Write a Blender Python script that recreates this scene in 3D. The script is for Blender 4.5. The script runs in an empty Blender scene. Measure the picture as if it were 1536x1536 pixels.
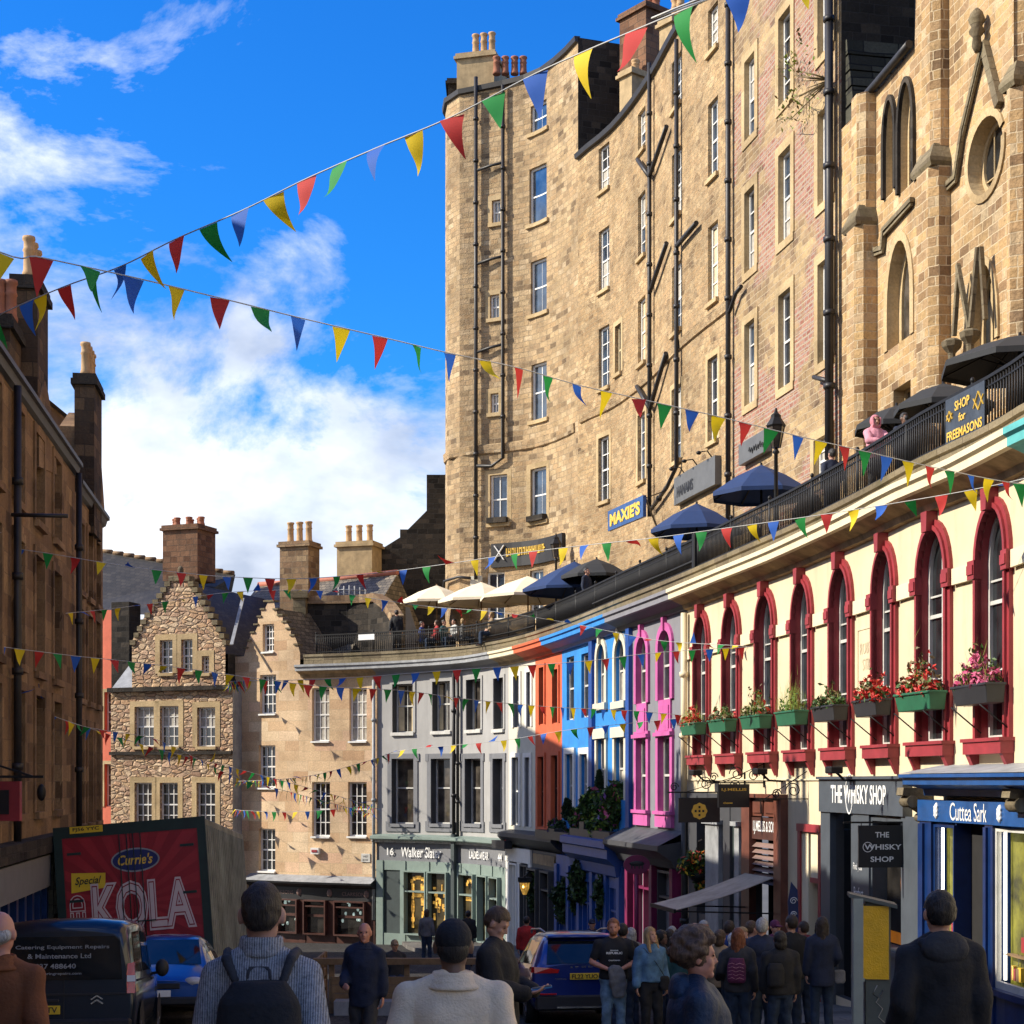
import bpy, bmesh, math, random
from mathutils import Vector, Matrix, noise as mnoise
R = math.radians
F, CX, Y0 = 2400.0, 768.0, 1172.0     # focal length in picture widths, eye-level row
scn = bpy.context.scene
col = scn.collection
# ---------------------------------------------------------------- camera, sky, sun, exposure
cam = bpy.data.objects.new('camera', bpy.data.cameras.new('camera'))
col.objects.link(cam)
cam.location = (0, 0, 0)
cam.rotation_euler = (R(90), 0, 0)
cam.data.sensor_width = 36.0
cam.data.lens = 36.0 * F / 1536.0
cam.data.shift_y = (Y0 - 768.0) / 1536.0
cam.data.clip_start = 0.1
cam.data.clip_end = 6000
scn.camera = cam
SUN_EL = R(34.0)
SUN_DIR = Vector((-0.998, -0.062, 0)).normalized()      # horizontal direction towards the sun
sd = Vector((SUN_DIR.x * math.cos(SUN_EL), SUN_DIR.y * math.cos(SUN_EL), math.sin(SUN_EL)))
sun = bpy.data.objects.new('sun', bpy.data.lights.new('sun', 'SUN'))
col.objects.link(sun)
sun.data.energy = 5.0
sun.data.angle = R(0.5)
sun.data.color = (1.0, 0.91, 0.76)
sun.rotation_euler = sd.to_track_quat('Z', 'Y').to_euler()
sun.location = (-40, -10, 60)
world = bpy.data.worlds.new("World")
scn.world = world
world.use_nodes = True
scn.view_settings.view_transform = 'Standard'
scn.view_settings.look = 'None'
scn.view_settings.exposure = 0.58
scn.view_settings.gamma = 1.0


def nd(t, ty, **kw):
    n = t.nodes.new(ty)
    for k, v in kw.items():
        if k.startswith('_'):
            setattr(n, k[1:], v)
        else:
            key = int(k[1:]) if (k[0] == 'i' and k[1:].isdigit()) else k.replace('__', ' ')
            n.inputs[key].default_value = v
    return n


def lk(t, a, b):
    t.links.new(a, b)


def ramp(t, fac, stops, interp='LINEAR'):
    r = t.nodes.new('ShaderNodeValToRGB')
    r.color_ramp.interpolation = interp
    e = r.color_ramp.elements
    while len(e) > 1:
        e.remove(e[-1])
    e[0].position = stops[0][0]
    c = stops[0][1]
    e[0].color = (*c, 1) if len(c) == 3 else c
    for p, c in stops[1:]:
        x = e.new(p)
        x.color = (*c, 1) if len(c) == 3 else c
    lk(t, fac, r.inputs[0])
    return r.outputs[0]


def mixc(t, f, a, b, mode='MIX'):
    m = t.nodes.new('ShaderNodeMix')
    m.data_type = 'RGBA'
    m.blend_type = mode
    for sock, v in ((m.inputs[0], f), (m.inputs[6], a), (m.inputs[7], b)):
        if isinstance(v, bpy.types.NodeSocket):
            lk(t, v, sock)
        elif isinstance(v, (int, float)):
            sock.default_value = v
        else:
            sock.default_value = (*v, 1)
    return m.outputs[2]


def math_(t, op, a, b=None, clamp=False):
    m = t.nodes.new('ShaderNodeMath')
    m.operation = op
    m.use_clamp = clamp
    for i, v in enumerate((a, b)):
        if v is None:
            continue
        if isinstance(v, bpy.types.NodeSocket):
            lk(t, v, m.inputs[i])
        else:
            m.inputs[i].default_value = v
    return m.outputs[0]


def build_world():
    t = world.node_tree
    t.nodes.clear()
    out = t.nodes.new('ShaderNodeOutputWorld')
    sky = nd(t, 'ShaderNodeTexSky', _sky_type='NISHITA', _sun_disc=False, _sun_elevation=SUN_EL)
    sky.sun_rotation = math.atan2(SUN_DIR.x, SUN_DIR.y)
    sky.air_density = 1.2
    sky.dust_density = 0.1
    sky.ozone_density = 3.0
    hs = nd(t, 'ShaderNodeHueSaturation', Saturation=1.3, Value=1.0)
    lk(t, sky.outputs[0], hs.inputs['Color'])
    tc0 = t.nodes.new('ShaderNodeTexCoord')
    sp0 = t.nodes.new('ShaderNodeSeparateXYZ')
    lk(t, tc0.outputs['Generated'], sp0.inputs[0])
    tint = ramp(t, sp0.outputs[2], [(0.0, (0.62, 0.72, 1.35)), (0.14, (0.24, 0.88, 1.52))])
    skyc = mixc(t, 1.0, hs.outputs[0], tint, 'MULTIPLY')
    tc = t.nodes.new('ShaderNodeTexCoord')
    sep = t.nodes.new('ShaderNodeSeparateXYZ')
    lk(t, tc.outputs['Generated'], sep.inputs[0])
    # cloud layer: noise on the sky dome, wide clouds flattened towards the horizon
    zz = math_(t, 'MAXIMUM', sep.outputs[2], 0.0)
    mp = nd(t, 'ShaderNodeMapping')
    mp.inputs['Scale'].default_value = (1.0, 1.0, 1.75)
    mp.inputs['Location'].default_value = (1.2, 0.4, 0.82)
    lk(t, tc.outputs['Generated'], mp.inputs[0])
    n1 = nd(t, 'ShaderNodeTexNoise', Scale=4.6, Detail=12.0, Roughness=0.62, Distortion=0.35)
    lk(t, mp.outputs[0], n1.inputs['Vector'])
    n2 = nd(t, 'ShaderNodeTexNoise', Scale=1.7, Detail=3.0, Roughness=0.5)
    lk(t, mp.outputs[0], n2.inputs['Vector'])
    s = math_(t, 'ADD', math_(t, 'MULTIPLY', n1.outputs[0], 0.78), math_(t, 'MULTIPLY', n2.outputs[0], 0.22))
    # more cloud low down and to the left, clearer aloft and to the right
    bias = math_(t, 'MULTIPLY', math_(t, 'SUBTRACT', 0.30, zz), 1.0)
    bx = math_(t, 'MULTIPLY', math_(t, "ADD", sep.outputs[0], 0.10), -0.20)
    s = math_(t, 'ADD', s, math_(t, 'ADD', math_(t, 'MINIMUM', math_(t, 'MAXIMUM', bias, -0.055), 0.10), math_(t, 'MINIMUM', math_(t, 'MAXIMUM', bx, -0.06), 0.08)))
    s = math_(t, 'ADD', s, math_(t, 'MULTIPLY', math_(t, 'MAXIMUM', math_(t, 'MULTIPLY', sep.outputs[1], -1.0), 0.0), 0.16))  # extra cloud behind the camera, added to make the ambient light more neutral
    cm = ramp(t, s, [(0.508, (0, 0, 0)), (0.545, (0.3, 0.3, 0.3)), (0.60, (0.88, 0.88, 0.88)), (0.68, (1, 1, 1))])
    # thick parts greyer than the sunlit rims
    off = nd(t, 'ShaderNodeMapping')
    off.inputs['Location'].default_value = (0.03, 0.0, -0.035)
    lk(t, mp.outputs[0], off.inputs[0])
    n3 = nd(t, 'ShaderNodeTexNoise', Scale=5.0, Detail=6.0, Roughness=0.55)
    lk(t, off.outputs[0], n3.inputs['Vector'])
    cc = ramp(t, n3.outputs[0], [(0.38, (3.9, 4.5, 5.7)), (0.5, (6.6, 7.1, 8.0)), (0.64, (10.0, 10.1, 10.4))])
    colr = mixc(t, cm, skyc, cc)
    bg = nd(t, 'ShaderNodeBackground', Strength=0.10)
    lk(t, colr, bg.inputs[0])
    lk(t, bg.outputs[0], out.inputs[0])


build_world()


# ---------------------------------------------------------------- materials
def newmat(name):
    m = bpy.data.materials.new(name)
    m.use_nodes = True
    t = m.node_tree
    b = t.nodes['Principled BSDF']
    return m, t, b


def uvv(t, sc=(1, 1, 1), obj=False):
    tc = t.nodes.new('ShaderNodeTexCoord')
    mp = t.nodes.new('ShaderNodeMapping')
    mp.inputs['Scale'].default_value = sc
    lk(t, tc.outputs['Object' if obj else 'UV'], mp.inputs[0])
    return mp.outputs[0]


def bump(t, b, h, strength, dist=0.02):
    n = nd(t, 'ShaderNodeBump', Strength=strength, Distance=dist)
    lk(t, h, n.inputs['Height'])
    lk(t, n.outputs[0], b.inputs['Normal'])


_mc = {}


def plain(name, c, rough=0.6, metal=0.0, var=0.12, nscale=3.0, bmp=0.15, spec=0.5, coat=0.0, dirt=None, emit=0.0):
    if name in _mc:
        return _mc[name]
    m, t, b = newmat(name)
    v = uvv(t, obj=True)
    n = nd(t, 'ShaderNodeTexNoise', Scale=nscale, Detail=6.0, Roughness=0.65)
    lk(t, v, n.inputs['Vector'])
    lo = tuple(x * (1 - var * 1.6) for x in c)
    hi = tuple(min(1, x * (1 + var)) for x in c)
    cc = ramp(t, n.outputs[0], [(0.3, lo), (0.7, hi)])
    if dirt:
        mp = nd(t, 'ShaderNodeMapping')
        mp.inputs['Scale'].default_value = (2.2, 2.2, 0.35)
        lk(t, v, mp.inputs[0])
        n2 = nd(t, 'ShaderNodeTexNoise', Scale=1.4, Detail=7.0, Roughness=0.7)
        lk(t, mp.outputs[0], n2.inputs['Vector'])
        f = ramp(t, n2.outputs[0], [(0.5, (0, 0, 0)), (0.72, (dirt, dirt, dirt))])
        cc = mixc(t, f, cc, tuple(x * 0.42 for x in c))
    lk(t, cc, b.inputs['Base Color'])
    b.inputs['Roughness'].default_value = rough
    b.inputs['Metallic'].default_value = metal
    b.inputs['Specular IOR Level'].default_value = spec
    b.inputs['Coat Weight'].default_value = coat
    b.inputs['Coat Roughness'].default_value = 0.05
    if emit:
        lk(t, cc, b.inputs['Emission Color'])
        b.inputs['Emission Strength'].default_value = emit
    if bmp:
        n3 = nd(t, 'ShaderNodeTexNoise', Scale=nscale * 14, Detail=4.0)
        lk(t, v, n3.inputs['Vector'])
        bump(t, b, n3.outputs[0], bmp, 0.01)
    _mc[name] = m
    return m


def stone(name, cols, bw, bh, mortar, msize=0.012, bmp=0.6, rubble=0.0, soot=0.35, warp=0.02, sootc=(0.05, 0.043, 0.036), patch=None):
    """squared masonry laid in courses, every block its own tone"""
    if name in _mc:
        return _mc[name]
    m, t, b = newmat(name)
    v = uvv(t)
    nw = nd(t, 'ShaderNodeTexNoise', Scale=2.2, Detail=3.0)
    lk(t, v, nw.inputs['Vector'])
    sub = nd(t, 'ShaderNodeVectorMath', _operation='SUBTRACT')
    lk(t, nw.outputs['Color'], sub.inputs[0])
    sub.inputs[1].default_value = (0.5, 0.5, 0.5)
    scl = nd(t, 'ShaderNodeVectorMath', _operation='SCALE')
    lk(t, sub.outputs[0], scl.inputs[0])
    scl.inputs['Scale'].default_value = warp * 4
    add = nd(t, 'ShaderNodeVectorMath', _operation='ADD')
    lk(t, v, add.inputs[0])
    lk(t, scl.outputs[0], add.inputs[1])
    br = nd(t, 'ShaderNodeTexBrick', Scale=1.0, _offset=0.43, _squash=0.72, _squash_frequency=3)
    br.inputs['Color1'].default_value = (0, 0, 0, 1)
    br.inputs['Color2'].default_value = (1, 1, 1, 1)
    br.inputs['Mortar'].default_value = (0.5, 0.5, 0.5, 1)
    br.inputs['Mortar Size'].default_value = msize
    br.inputs['Mortar Smooth'].default_value = 0.25
    br.inputs['Brick Width'].default_value = bw
    br.inputs['Row Height'].default_value = bh
    lk(t, add.outputs[0], br.inputs['Vector'])
    k = len(cols)
    base = ramp(t, br.outputs['Color'], [(0.04 + 0.92 * i / (k - 1), c) for i, c in enumerate(cols)])
    h = br.outputs['Fac']
    fac = h
    if rubble:
        vo = nd(t, 'ShaderNodeTexVoronoi', Scale=1.0, _feature='F1')
        vm = nd(t, 'ShaderNodeMapping')
        vm.inputs['Scale'].default_value = (1.55 / bw * 0.5, 1.0 / bh * 0.55, 1)
        lk(t, add.outputs[0], vm.inputs[0])
        lk(t, vm.outputs[0], vo.inputs['Vector'])
        sp = nd(t, 'ShaderNodeSeparateColor')
        lk(t, vo.outputs['Color'], sp.inputs[0])
        rb = ramp(t, sp.outputs[0], [(i / (k - 1), c) for i, c in enumerate(cols)])
        base = mixc(t, rubble, base, rb)
    nl = nd(t, 'ShaderNodeTexNoise', Scale=0.33, Detail=5.0, Roughness=0.6)
    lk(t, v, nl.inputs['Vector'])
    base = mixc(t, 1.0, base, ramp(t, nl.outputs[0], [(0.3, (0.60, 0.58, 0.57)), (0.52, (0.98, 0.97, 0.96)), (0.7, (1.14, 1.12, 1.10))]), 'MULTIPLY')
    ns = nd(t, 'ShaderNodeTexNoise', Scale=16.0, Detail=5.0, Roughness=0.7)
    lk(t, v, ns.inputs['Vector'])
    base = mixc(t, 1.0, base, ramp(t, ns.outputs[0], [(0.3, (0.74, 0.73, 0.72)), (0.7, (1.18, 1.18, 1.18))]), 'MULTIPLY')
    if soot:
        vm2 = nd(t, 'ShaderNodeMapping')
        vm2.inputs['Scale'].default_value = (1.3, 0.45, 1)
        lk(t, v, vm2.inputs[0])
        n4 = nd(t, 'ShaderNodeTexNoise', Scale=1.0, Detail=8.0, Roughness=0.72)
        lk(t, vm2.outputs[0], n4.inputs['Vector'])
        base = mixc(t, ramp(t, n4.outputs[0], [(0.5, (0, 0, 0)), (0.68, (soot, soot, soot))]), base, sootc)
    if patch:
        n5 = nd(t, 'ShaderNodeTexNoise', Scale=0.42, Detail=4.0, Roughness=0.6)
        lk(t, v, n5.inputs['Vector'])
        b2 = nd(t, 'ShaderNodeTexBrick', Scale=1.0)
        b2.inputs['Color1'].default_value = (*patch[0], 1)
        b2.inputs['Color2'].default_value = (*patch[1], 1)
        b2.inputs['Mortar'].default_value = (0.36, 0.3, 0.26, 1)
        b2.inputs['Mortar Size'].default_value = 0.02
        b2.inputs['Brick Width'].default_value = 0.3
        b2.inputs['Row Height'].default_value = 0.13
        lk(t, v, b2.inputs['Vector'])
        base = mixc(t, ramp(t, n5.outputs[0], [(0.48, (0, 0, 0)), (0.54, (0.85, 0.85, 0.85))]), base, b2.outputs['Color'])
    fm = mixc(t, fac, base, mortar)
    lk(t, fm, b.inputs['Base Color'])
    b.inputs['Roughness'].default_value = 0.9
    b.inputs['Specular IOR Level'].default_value = 0.2
    hh = math_(t, 'ADD', math_(t, 'MULTIPLY', fac, -0.7), math_(t, 'MULTIPLY', ns.outputs[0], 0.55))
    n6 = nd(t, 'ShaderNodeTexNoise', Scale=5.0, Detail=3.0)
    lk(t, v, n6.inputs['Vector'])
    hh = math_(t, 'ADD', hh, math_(t, 'MULTIPLY', n6.outputs[0], 0.7))
    hh = math_(t, 'ADD', hh, math_(t, 'MULTIPLY', br.outputs['Color'], 0.2))
    bump(t, b, hh, bmp, 0.05)
    _mc[name] = m
    return m


def rubblemat(name, cols, sx=2.6, sy=5.6, mortar=(0.36, 0.26, 0.18), bmp=1.0):
    """random rubble: uneven stones in thick mortar"""
    m, t, b = newmat(name)
    v = uvv(t)
    nw = nd(t, 'ShaderNodeTexNoise', Scale=3.0, Detail=3.0)
    lk(t, v, nw.inputs['Vector'])
    mx = mixc(t, 0.12, v, nw.outputs['Color'], 'ADD')
    mp = nd(t, 'ShaderNodeMapping')
    mp.inputs['Scale'].default_value = (sx, sy, 1)
    lk(t, mx, mp.inputs[0])
    v1 = nd(t, 'ShaderNodeTexVoronoi', Scale=1.0, _feature='F1')
    v2 = nd(t, 'ShaderNodeTexVoronoi', Scale=1.0, _feature='DISTANCE_TO_EDGE')
    for q in (v1, v2):
        lk(t, mp.outputs[0], q.inputs['Vector'])
        q.inputs['Randomness'].default_value = 0.85
    sp = nd(t, 'ShaderNodeSeparateColor')
    lk(t, v1.outputs['Color'], sp.inputs[0])
    k = len(cols)
    base = ramp(t, sp.outputs[0], [(i / (k - 1), c) for i, c in enumerate(cols)])
    ns = nd(t, 'ShaderNodeTexNoise', Scale=14.0, Detail=5.0, Roughness=0.7)
    lk(t, v, ns.inputs['Vector'])
    base = mixc(t, 1.0, base, ramp(t, ns.outputs[0], [(0.3, (0.7, 0.7, 0.7)), (0.7, (1.2, 1.2, 1.2))]), 'MULTIPLY')
    e = ramp(t, v2.outputs['Distance'], [(0.01, (1, 1, 1)), (0.045, (0, 0, 0))])
    lk(t, mixc(t, e, base, mortar), b.inputs['Base Color'])
    b.inputs['Roughness'].default_value = 0.92
    b.inputs['Specular IOR Level'].default_value = 0.2
    h = ramp(t, v2.outputs['Distance'], [(0.0, (0, 0, 0)), (0.16, (1, 1, 1))])
    h = math_(t, 'ADD', h, math_(t, 'MULTIPLY', ns.outputs[0], 0.8))
    bump(t, b, h, bmp, 0.09)
    _mc[name] = m
    return m


def slatemat(name, c, w=0.28, hgt=0.2):
    m, t, b = newmat(name)
    v = uvv(t)
    br = nd(t, 'ShaderNodeTexBrick', Scale=1.0)
    br.inputs['Color1'].default_value = (*[x * 0.6 for x in c], 1)
    br.inputs['Color2'].default_value = (*[x * 1.35 for x in c], 1)
    br.inputs['Mortar'].default_value = (0.012, 0.012, 0.014, 1)
    br.inputs['Mortar Size'].default_value = 0.014
    br.inputs['Brick Width'].default_value = w
    br.inputs['Row Height'].default_value = hgt
    lk(t, v, br.inputs['Vector'])
    n = nd(t, 'ShaderNodeTexNoise', Scale=1.3, Detail=6.0)
    lk(t, v, n.inputs['Vector'])
    cc = mixc(t, 1.0, br.outputs['Color'], ramp(t, n.outputs[0], [(0.3, (0.65, 0.65, 0.62)), (0.7, (1.3, 1.25, 1.15))]), 'MULTIPLY')
    lk(t, cc, b.inputs['Base Color'])
    b.inputs['Roughness'].default_value = 0.55
    bump(t, b, math_(t, 'MULTIPLY', br.outputs['Fac'], -1.0), 0.6, 0.03)
    _mc[name] = m
    return m


def glassmat(name, c, ior=1.75, wav=0.05, sky=None):
    m, t, b = newmat(name)
    v = uvv(t, obj=True)
    n = nd(t, 'ShaderNodeTexNoise', Scale=1.1, Detail=2.0)
    lk(t, v, n.inputs['Vector'])
    n1 = nd(t, 'ShaderNodeTexNoise', Scale=2.3, Detail=4.0)
    lk(t, v, n1.inputs['Vector'])
    lk(t, ramp(t, n1.outputs[0], [(0.35, tuple(x * 0.5 for x in c)), (0.65, tuple(x * 1.5 for x in c))]), b.inputs['Base Color'])
    b.inputs['Roughness'].default_value = 0.04
    b.inputs['IOR'].default_value = ior
    bump(t, b, n.outputs[0], wav, 0.05)
    _mc[name] = m
    return m


def leafmat(name, a, bcol, tr=0.25):
    m, t, b = newmat(name)
    v = uvv(t, obj=True)
    n = nd(t, 'ShaderNodeTexNoise', Scale=9.0, Detail=3.0)
    lk(t, v, n.inputs['Vector'])
    lk(t, ramp(t, n.outputs[0], [(0.35, a), (0.65, bcol)]), b.inputs['Base Color'])
    b.inputs['Roughness'].default_value = 0.6
    _mc[name] = m
    return m


# stone palettes (linear, real-world albedo)
SAND = [(0.17, 0.12, 0.075), (0.48, 0.34, 0.185), (0.56, 0.42, 0.245), (0.36, 0.25, 0.145), (0.52, 0.38, 0.22), (0.45, 0.30, 0.16), (0.60, 0.47, 0.30)]
M = {}
M['tower'] = stone('tower_stone', SAND, 0.46, 0.21, (0.42, 0.32, 0.2), 0.012, 1.2, rubble=0.25, soot=0.42)
M['tenement'] = stone('tenement_rubble', [(0.15, 0.10, 0.06), (0.52, 0.35, 0.18), (0.46, 0.31, 0.17), (0.60, 0.45, 0.26), (0.34, 0.23, 0.13), (0.57, 0.41, 0.22)], 0.36, 0.16,
                      (0.46, 0.35, 0.21), 0.012, 1.4, rubble=0.6, soot=0.42)
M['brickten'] = stone('patched_tenement_rubble', [(0.14, 0.09, 0.06), (0.46, 0.32, 0.17), (0.56, 0.41, 0.22), (0.26, 0.18, 0.12), (0.52, 0.38, 0.2)], 0.42, 0.18,
                      (0.48, 0.38, 0.25), 0.012, 0.9, rubble=0.6, soot=0.3, patch=((0.26, 0.09, 0.07), (0.40, 0.20, 0.15)))
M['dress'] = stone('dressed_sandstone', [(0.44, 0.33, 0.18), (0.55, 0.42, 0.24), (0.50, 0.37, 0.2)], 1.2, 0.5, (0.42, 0.33, 0.2), 0.006, 0.2, soot=0.25)
M['church'] = stone('church_ashlar', [(0.30, 0.19, 0.10), (0.52, 0.34, 0.16), (0.60, 0.42, 0.22), (0.43, 0.28, 0.15), (0.56, 0.38, 0.18), (0.38, 0.25, 0.14), (0.62, 0.48, 0.29)], 0.42, 0.2,
                     (0.56, 0.44, 0.28), 0.013, 0.9, soot=0.6)
M['churchdark'] = stone('church_dark_slate_ledge', [(0.03, 0.03, 0.025), (0.06, 0.06, 0.045), (0.09, 0.09, 0.07)], 0.9, 0.35, (0.02, 0.02, 0.02), 0.02, 0.6, soot=0.2)
M['black'] = stone('soot_and_shade_black_stone', [(0.018, 0.016, 0.014), (0.05, 0.043, 0.035), (0.032, 0.028, 0.024), (0.075, 0.062, 0.048)], 0.5, 0.24, (0.05, 0.045, 0.04), 0.012, 0.8, soot=0.3)  # black of real soot, also given to walls standing in shade
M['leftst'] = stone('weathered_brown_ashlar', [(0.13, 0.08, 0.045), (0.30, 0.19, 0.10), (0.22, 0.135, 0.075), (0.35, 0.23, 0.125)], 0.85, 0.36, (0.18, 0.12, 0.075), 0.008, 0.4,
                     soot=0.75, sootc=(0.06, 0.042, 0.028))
M['beige'] = stone('cleaned_ashlar', [(0.52, 0.34, 0.20), (0.68, 0.50, 0.31), (0.61, 0.43, 0.26), (0.72, 0.56, 0.37), (0.66, 0.44, 0.29)], 1.05, 0.42, (0.44, 0.34, 0.22), 0.007, 0.25, soot=0.2)
M['coping'] = stone('mossy_coping_stone', [(0.16, 0.13, 0.085), (0.24, 0.2, 0.13), (0.2, 0.165, 0.1)], 0.9, 0.3, (0.1, 0.08, 0.05), 0.008, 0.6, soot=0.55, sootc=(0.07, 0.065, 0.03))
M['chim'] = stone('chimney_stone', [(0.16, 0.10, 0.06), (0.34, 0.23, 0.13), (0.27, 0.17, 0.1), (0.40, 0.29, 0.17)], 0.5, 0.26, (0.2, 0.15, 0.1), 0.012, 0.6, soot=0.6)
M['brownchim'] = stone('brown_chimney_stone', [(0.12, 0.06, 0.035), (0.24, 0.13, 0.075), (0.18, 0.10, 0.06)], 0.5, 0.26, (0.1, 0.07, 0.05), 0.012, 0.6, soot=0.5)
M['render'] = plain('ochre_render', (0.44, 0.32, 0.17), 0.9, var=0.2, dirt=0.5)
M['harl'] = plain('grey_harling', (0.26, 0.25, 0.22), 0.95, var=0.15, nscale=2, bmp=0.5, dirt=0.4)
M['rubble'] = rubblemat('pink_random_rubble', [(0.48, 0.29, 0.18), (0.60, 0.40, 0.23), (0.70, 0.53, 0.35), (0.38, 0.24, 0.16), (0.64, 0.44, 0.29)])
M['slate'] = slatemat('grey_roof_slates', (0.15, 0.128, 0.098))
M['slated'] = slatemat('dark_roof_slates', (0.038, 0.034, 0.029))
M['ridge'] = plain('red_ridge_tile', (0.42, 0.15, 0.1), 0.8)
M['lead'] = plain('grey_lead', (0.30, 0.31, 0.32), 0.55, var=0.2, dirt=0.5)
M['pot'] = plain('buff_chimney_pot', (0.50, 0.32, 0.16), 0.85, var=0.2)
M['potd'] = plain('terracotta_chimney_pot', (0.34, 0.13, 0.07), 0.85, var=0.2)
M['iron'] = plain('black_painted_iron', (0.009, 0.009, 0.010), 0.55, var=0.1, spec=.3)
M['pipe'] = plain('black_cast_iron_pipe', (0.02, 0.018, 0.018), 0.5, var=0.3)
M['white'] = plain('white_paint', (0.74, 0.73, 0.69), 0.5, var=0.06)
M['offw'] = plain('weathered_white_paint', (0.55, 0.54, 0.5), 0.6, var=0.15, dirt=0.3)
M['glass'] = glassmat('window_glass', (0.018, 0.02, 0.022))
M['glassb'] = glassmat('sky_window_glass', (0.03, 0.05, 0.08), 2.2)
M['glassd'] = glassmat('dim_window_glass', (0.07, 0.06, 0.05), 1.5)
M['curtain'] = plain('net_curtain', (0.42, 0.39, 0.33), 0.9, var=0.2, nscale=6)
M['blind'] = plain('cream_blind', (0.62, 0.5, 0.3), 0.8, var=0.1)
M['yellow'] = plain('cream_yellow_plaster', (0.64, 0.54, 0.36), 0.75, var=0.07, nscale=0.8, bmp=0.15, dirt=0.28)
M['yellowc'] = plain('cream_cornice_paint', (0.72, 0.62, 0.42), 0.7, var=0.06, nscale=1.2, dirt=0.2)
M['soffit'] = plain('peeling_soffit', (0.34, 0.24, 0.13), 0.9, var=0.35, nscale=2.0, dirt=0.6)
M['maroon'] = plain('maroon_paint', (0.29, 0.03, 0.038), 0.5, var=0.16, nscale=2.5, dirt=0.2)
M['greyw'] = plain('pale_grey_plaster', (0.35, 0.345, 0.335), 0.75, var=0.07, nscale=0.8, dirt=0.28)
M['greyt'] = plain('grey_trim_paint', (0.17, 0.175, 0.19), 0.6, var=0.08)
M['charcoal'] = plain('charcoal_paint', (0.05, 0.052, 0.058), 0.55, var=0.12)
M['creamw'] = plain('cream_white_plaster', (0.60, 0.56, 0.45), 0.75, var=0.05, dirt=0.12)
M['orange'] = plain('orange_plaster', (0.60, 0.115, 0.04), 0.75, var=0.12, nscale=1.5, dirt=0.3)
M['bluep'] = plain('bright_blue_plaster', (0.02, 0.22, 0.60), 0.7, var=0.12, nscale=1.5, dirt=0.3)
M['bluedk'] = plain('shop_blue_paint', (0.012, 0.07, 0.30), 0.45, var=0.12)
M['pink'] = plain('pink_paint', (0.52, 0.10, 0.32), 0.65, var=0.12, nscale=2, dirt=0.25)
M['magenta'] = plain('magenta_shop_paint', (0.17, 0.006, 0.06), 0.5)
M['bluegrey'] = plain('slate_grey_plaster', (0.20, 0.20, 0.225), 0.75, var=0.06, dirt=0.15)
M['salmon'] = plain('salmon_harling', (0.66, 0.16, 0.09), 0.85, var=0.08, dirt=0.1)
M['sage'] = plain('sage_green_paint', (0.20, 0.26, 0.23), 0.5, var=0.08)
M['sagedk'] = plain('dark_green_grey_paint', (0.045, 0.06, 0.06), 0.5, var=0.12)
M['brown'] = plain('brown_shop_wood', (0.075, 0.028, 0.02), 0.45, var=0.25)
M['chest'] = plain('chestnut_shop_wood', (0.14, 0.045, 0.028), 0.45, var=0.2)
M['navy'] = plain('deep_blue_gloss_paint', (0.006, 0.026, 0.11), 0.3, var=0.2)
M['cobalt'] = plain('cobalt_sign_paint', (0.013, 0.075, 0.25), 0.4, var=0.2)
M['whisky'] = plain('blue_grey_shop_paint', (0.065, 0.078, 0.095), 0.5, var=0.1)
M['ink'] = plain('black_sign', (0.012, 0.012, 0.014), 0.5)
M['letter'] = plain('white_lettering', (0.82, 0.82, 0.8), 0.5, var=0.02, bmp=0)
M['gold'] = plain('gold_lettering', (0.75, 0.48, 0.06), 0.5, var=0.1, bmp=0)
M['dark'] = plain('unlit_interior', (0.012, 0.011, 0.011), 0.8, var=0.3)
M['olive'] = plain('glowing_olive_interior', (0.11, 0.105, 0.008), 0.7, var=0.6, nscale=2, emit=0.35)  # light inside the tea shop put into the backing as a glow
M['tube'] = plain('lit_strip_lamp', (1.0, 0.95, 0.85), 0.5, var=0.0, emit=3.0, bmp=0)
M['bulb'] = plain('warm_lit_bulb', (1.0, 0.55, 0.15), 0.5, var=0.0, emit=5.0, bmp=0)
M['wood'] = plain('weathered_timber', (0.22, 0.135, 0.065), 0.8, var=0.3, nscale=2.5, bmp=0.3)
M['boxg'] = plain('green_planter_paint', (0.018, 0.12, 0.06), 0.5, var=0.15)
M['boxk'] = plain('black_planter_paint', (0.022, 0.024, 0.028), 0.45, var=0.2)
M['leaf'] = leafmat('green_leaves', (0.03, 0.075, 0.012), (0.07, 0.14, 0.025))
M['leafl'] = leafmat('yellow_green_leaves', (0.14, 0.22, 0.02), (0.26, 0.34, 0.04))
M['leafd'] = leafmat('dark_leaves', (0.012, 0.03, 0.01), (0.035, 0.065, 0.02))
M['leafb'] = leafmat('dry_brown_leaves', (0.12, 0.08, 0.03), (0.2, 0.14, 0.05))
M['flr'] = leafmat('red_petals', (0.5, 0.02, 0.02), (0.65, 0.06, 0.04))
M['flp'] = leafmat('pink_petals', (0.5, 0.05, 0.16), (0.6, 0.16, 0.26))
M['flo'] = leafmat('orange_petals', (0.7, 0.14, 0.02), (0.75, 0.28, 0.03))
M['fly'] = leafmat('yellow_petals', (0.6, 0.42, 0.03), (0.7, 0.5, 0.05))
M['flv'] = leafmat('violet_petals', (0.1, 0.04, 0.2), (0.2, 0.08, 0.3))


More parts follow.
